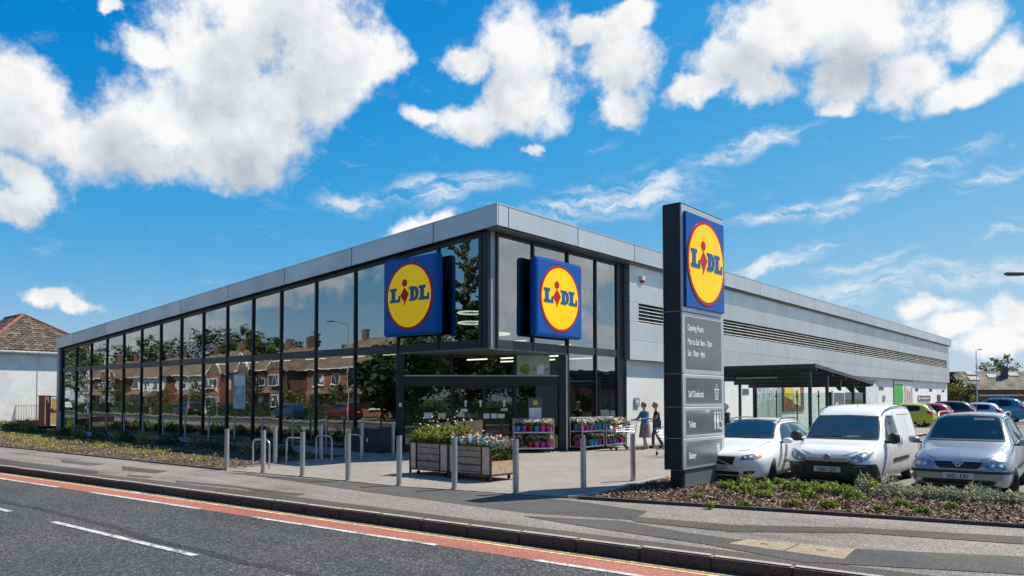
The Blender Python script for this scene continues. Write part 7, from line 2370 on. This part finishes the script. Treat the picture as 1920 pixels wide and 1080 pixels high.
for k in range(6):
    x = -38 - 15 * k
    hedge('clipped hedge across the road, %s from the entrance' % ordinal(k), x - 12.5, x, -25.2 + .0625 * x * 0 - .9 * k, 1.35, 830 + k, (m_crownA, m_crownB, m_crownC)[k % 3])
far = [(-27, -27.5, 17.0, 5.0, m_crownB, True), (-36, -30, 7.5, 3.4, m_crownA, False), (-33.5, -24.5, 5.0, 2.4, m_crownB, False), (-52, -46, 11.5, 4, m_crownA, False), (-62, -47, 9.5, 4, m_crownC, False), (-76, -48, 13, 4.5, m_crownB, True),
       (-84, -46, 11, 4, m_crownA, False), (-97, -50, 13, 5, m_crownA, False), (-108, -48, 14, 5, m_crownB, False), (-122, -45, 13, 5, m_crownA, False), (-130, -38, 12, 5, m_crownC, False),
       (-20, -30, 10, 4.2, m_crownA, False), (-12, -29, 9, 4.2, m_crownB, False), (-4, -31, 11, 4.6, m_crownA, False), (5, -29, 9, 4.2, m_crownC, False), (13, -32, 11, 4.6, m_crownB, False), (22, -30, 10, 4.5, m_crownA, False), (31, -31, 11, 4.5, m_crownB, False), (41, -29, 10, 4.5, m_crownA, False)]
far += [(-34 + 11.5 * k, -43 - 3 * (k % 2), 11 + (k * 7) % 4, 6.0, (m_crownB, m_crownA, m_crownC)[k % 3], False) for k in range(10)]
for k, (x, y, h, r_, mt, cone) in enumerate(far):
    tree(('tall dark pine' if cone else 'leafy tree') + ' across the road mirrored in the glass, %s in the planting order' % ordinal(k), x, y, h, r_, mt, 850 + k, 4200 if not cone else 13000, (.2 if k < 11 else .08) if not cone else .06, .46 if not cone else .40, cone, 'trees across the road')
hedge('long dark hedge behind the photographer across the road', 40, -30, -23.4, 1.7, 880, m_crownB)
for k, (x, y, h, r_, mt) in enumerate([(-41.5, -26.5, 3.4, 1.3, m_crownA), (-50.2, -27.2, 2.8, 1.4, m_crownC), (-57.5, -26.6, 4.2, 1.2, m_crownB), (-70, -27.5, 3.6, 1.6, m_crownA), (-82, -28.5, 3.0, 1.4, m_crownC), (-94, -28, 5.0, 1.8, m_crownB)]):
    tree('small garden tree before the brick houses across the road, %s from the entrance' % ordinal(k), x, y, h, r_, mt, 890 + k, 900, .2, .22, False, 'garden trees across the road')
# parked over there
build_car('hatchback', 'blue hatchback parked across the road seen in the glass', (-44.5, -21.6, -.05), R(-86), dict(keys=hatch_keys, r=.30, yf=.78, yr=3.1, track=1.44, tw=.19, panels=[('side_window', [(1.45, .94), (2.25, .96), (2.25, 1.34), (1.85, 1.32)], 'S', m_carglass, True, .006), ('side_window', [(2.32, .965), (3.05, .99), (3.1, 1.2), (2.95, 1.32), (2.32, 1.345)], 'S', m_carglass, True, .006), ('windscreen', [(-.58, 1.04), (.58, 1.04), (.50, 1.42), (-.50, 1.42)], 'F', m_carglass, False, .006)]), paint('paint_navy', (0.012, 0.045, 0.10), 0.2), 'cars across the road')
small_car('hatchback', 'black hatchback parked across the road seen in the glass', (-66, -23.2, -.05), R(-86), p_dark, group='cars across the road')
small_car('hatchback', 'red hatchback parked across the road seen in the glass', (-37.5, -22.2, -.05), R(-86), paint('paint_maroon', (0.08, 0.006, 0.009)), group='cars across the road')
mh = thing('motorhome', 'white motorhome across the road mirrored at the left end of the glass', 'motorhome', (-103, -24.0, -.1), R(4))
MB().hexa([(-3, -1.1, .5), (2.2, -1.1, .5), (2.2, 1.1, .5), (-3, 1.1, .5)], [(-3, -1.1, 2.9), (1.6, -1.1, 2.9), (1.6, 1.1, 2.9), (-3, 1.1, 2.9)]).build('body', m_upvc, mh, bevel=.12, seg=3)
MB().hexa([(2.2, -1.0, .5), (3.6, -.95, .5), (3.6, .95, .5), (2.2, 1.0, .5)], [(1.4, -1.0, 2.0), (2.7, -.9, 1.25), (2.7, .9, 1.25), (1.4, 1.0, 2.0)]).build('cab', m_upvc, mh, bevel=.08, seg=2)
MB().box(.2, 1.6, 1.1, 1.115, 1.5, 2.2).build('window', m_carglass, mh)
MB().hexa([(1.72, -.85, 1.9), (2.62, -.8, 1.38), (2.62, .8, 1.38), (1.72, .85, 1.9)], [(1.74, -.85, 1.93), (2.64, -.8, 1.41), (2.64, .8, 1.41), (1.74, .85, 1.93)]).build('windscreen', m_carglass, mh)
for x in (-1.6, 2.6):
    for y in (-1, 1):
        wheel_parts(mh, y * .9 * 0 + x, y * .95, .34, .2, 1).rotation_euler = (0, 0, R(90 * y))
sg = thing('speed_sign', 'round white and red speed limit sign on a pole across the road', 'road sign', (-50, -18.7, 0))
MB().tube([(0, 0, 0), (0, 0, 2.9)], .04, 8).build('pole', m_galv, sg)
MB().prism(ell(0, 2.6, .34, .34, 28), .05, .06, lambda a, b, d: (a, d, b)).build('red_ring', m_red, sg)
MB().prism(ell(0, 2.6, .26, .26, 28), .0605, .065, lambda a, b, d: (a, d, b)).build('white_disc', m_textw, sg)
text_into('lettering', '30', .34, lambda u, v, d: (-u, .0655 + d, 2.48 + v), m_textk, sg, .8, .003, 'CENTER', .004)
for k, (x, y) in enumerate(((-30, -18.2), (-58, -19.9), (-88, -22))):
    lamp_post((x, y, 0), 7.5, 1.3, R(95), 'street lamp across the road mirrored in the glass, %s from the entrance' % ordinal(k), 'lamp posts')
# beyond the car park on the right: a long shed the side glass mirrors
sd = thing('shed', 'long grey retail shed on the far side of the car park', 'building', (66, 70, 0), R(12))
MB().box(0, 20, -40, 45, 0, 6).build('wall', mat('shed_wall', (0.24, 0.22, 0.22), .7, 0, .1, .4), sd)
MB().box(-.3, 20, -40.3, 45.3, 6.001, 6.8).build('roof', m_frame2, sd)
MB().box(-.05, -.001, -30, 35, 2.6, 4.0).build('sign_band', mat('shed_band', (0.22, 0.03, 0.04), .6), sd)
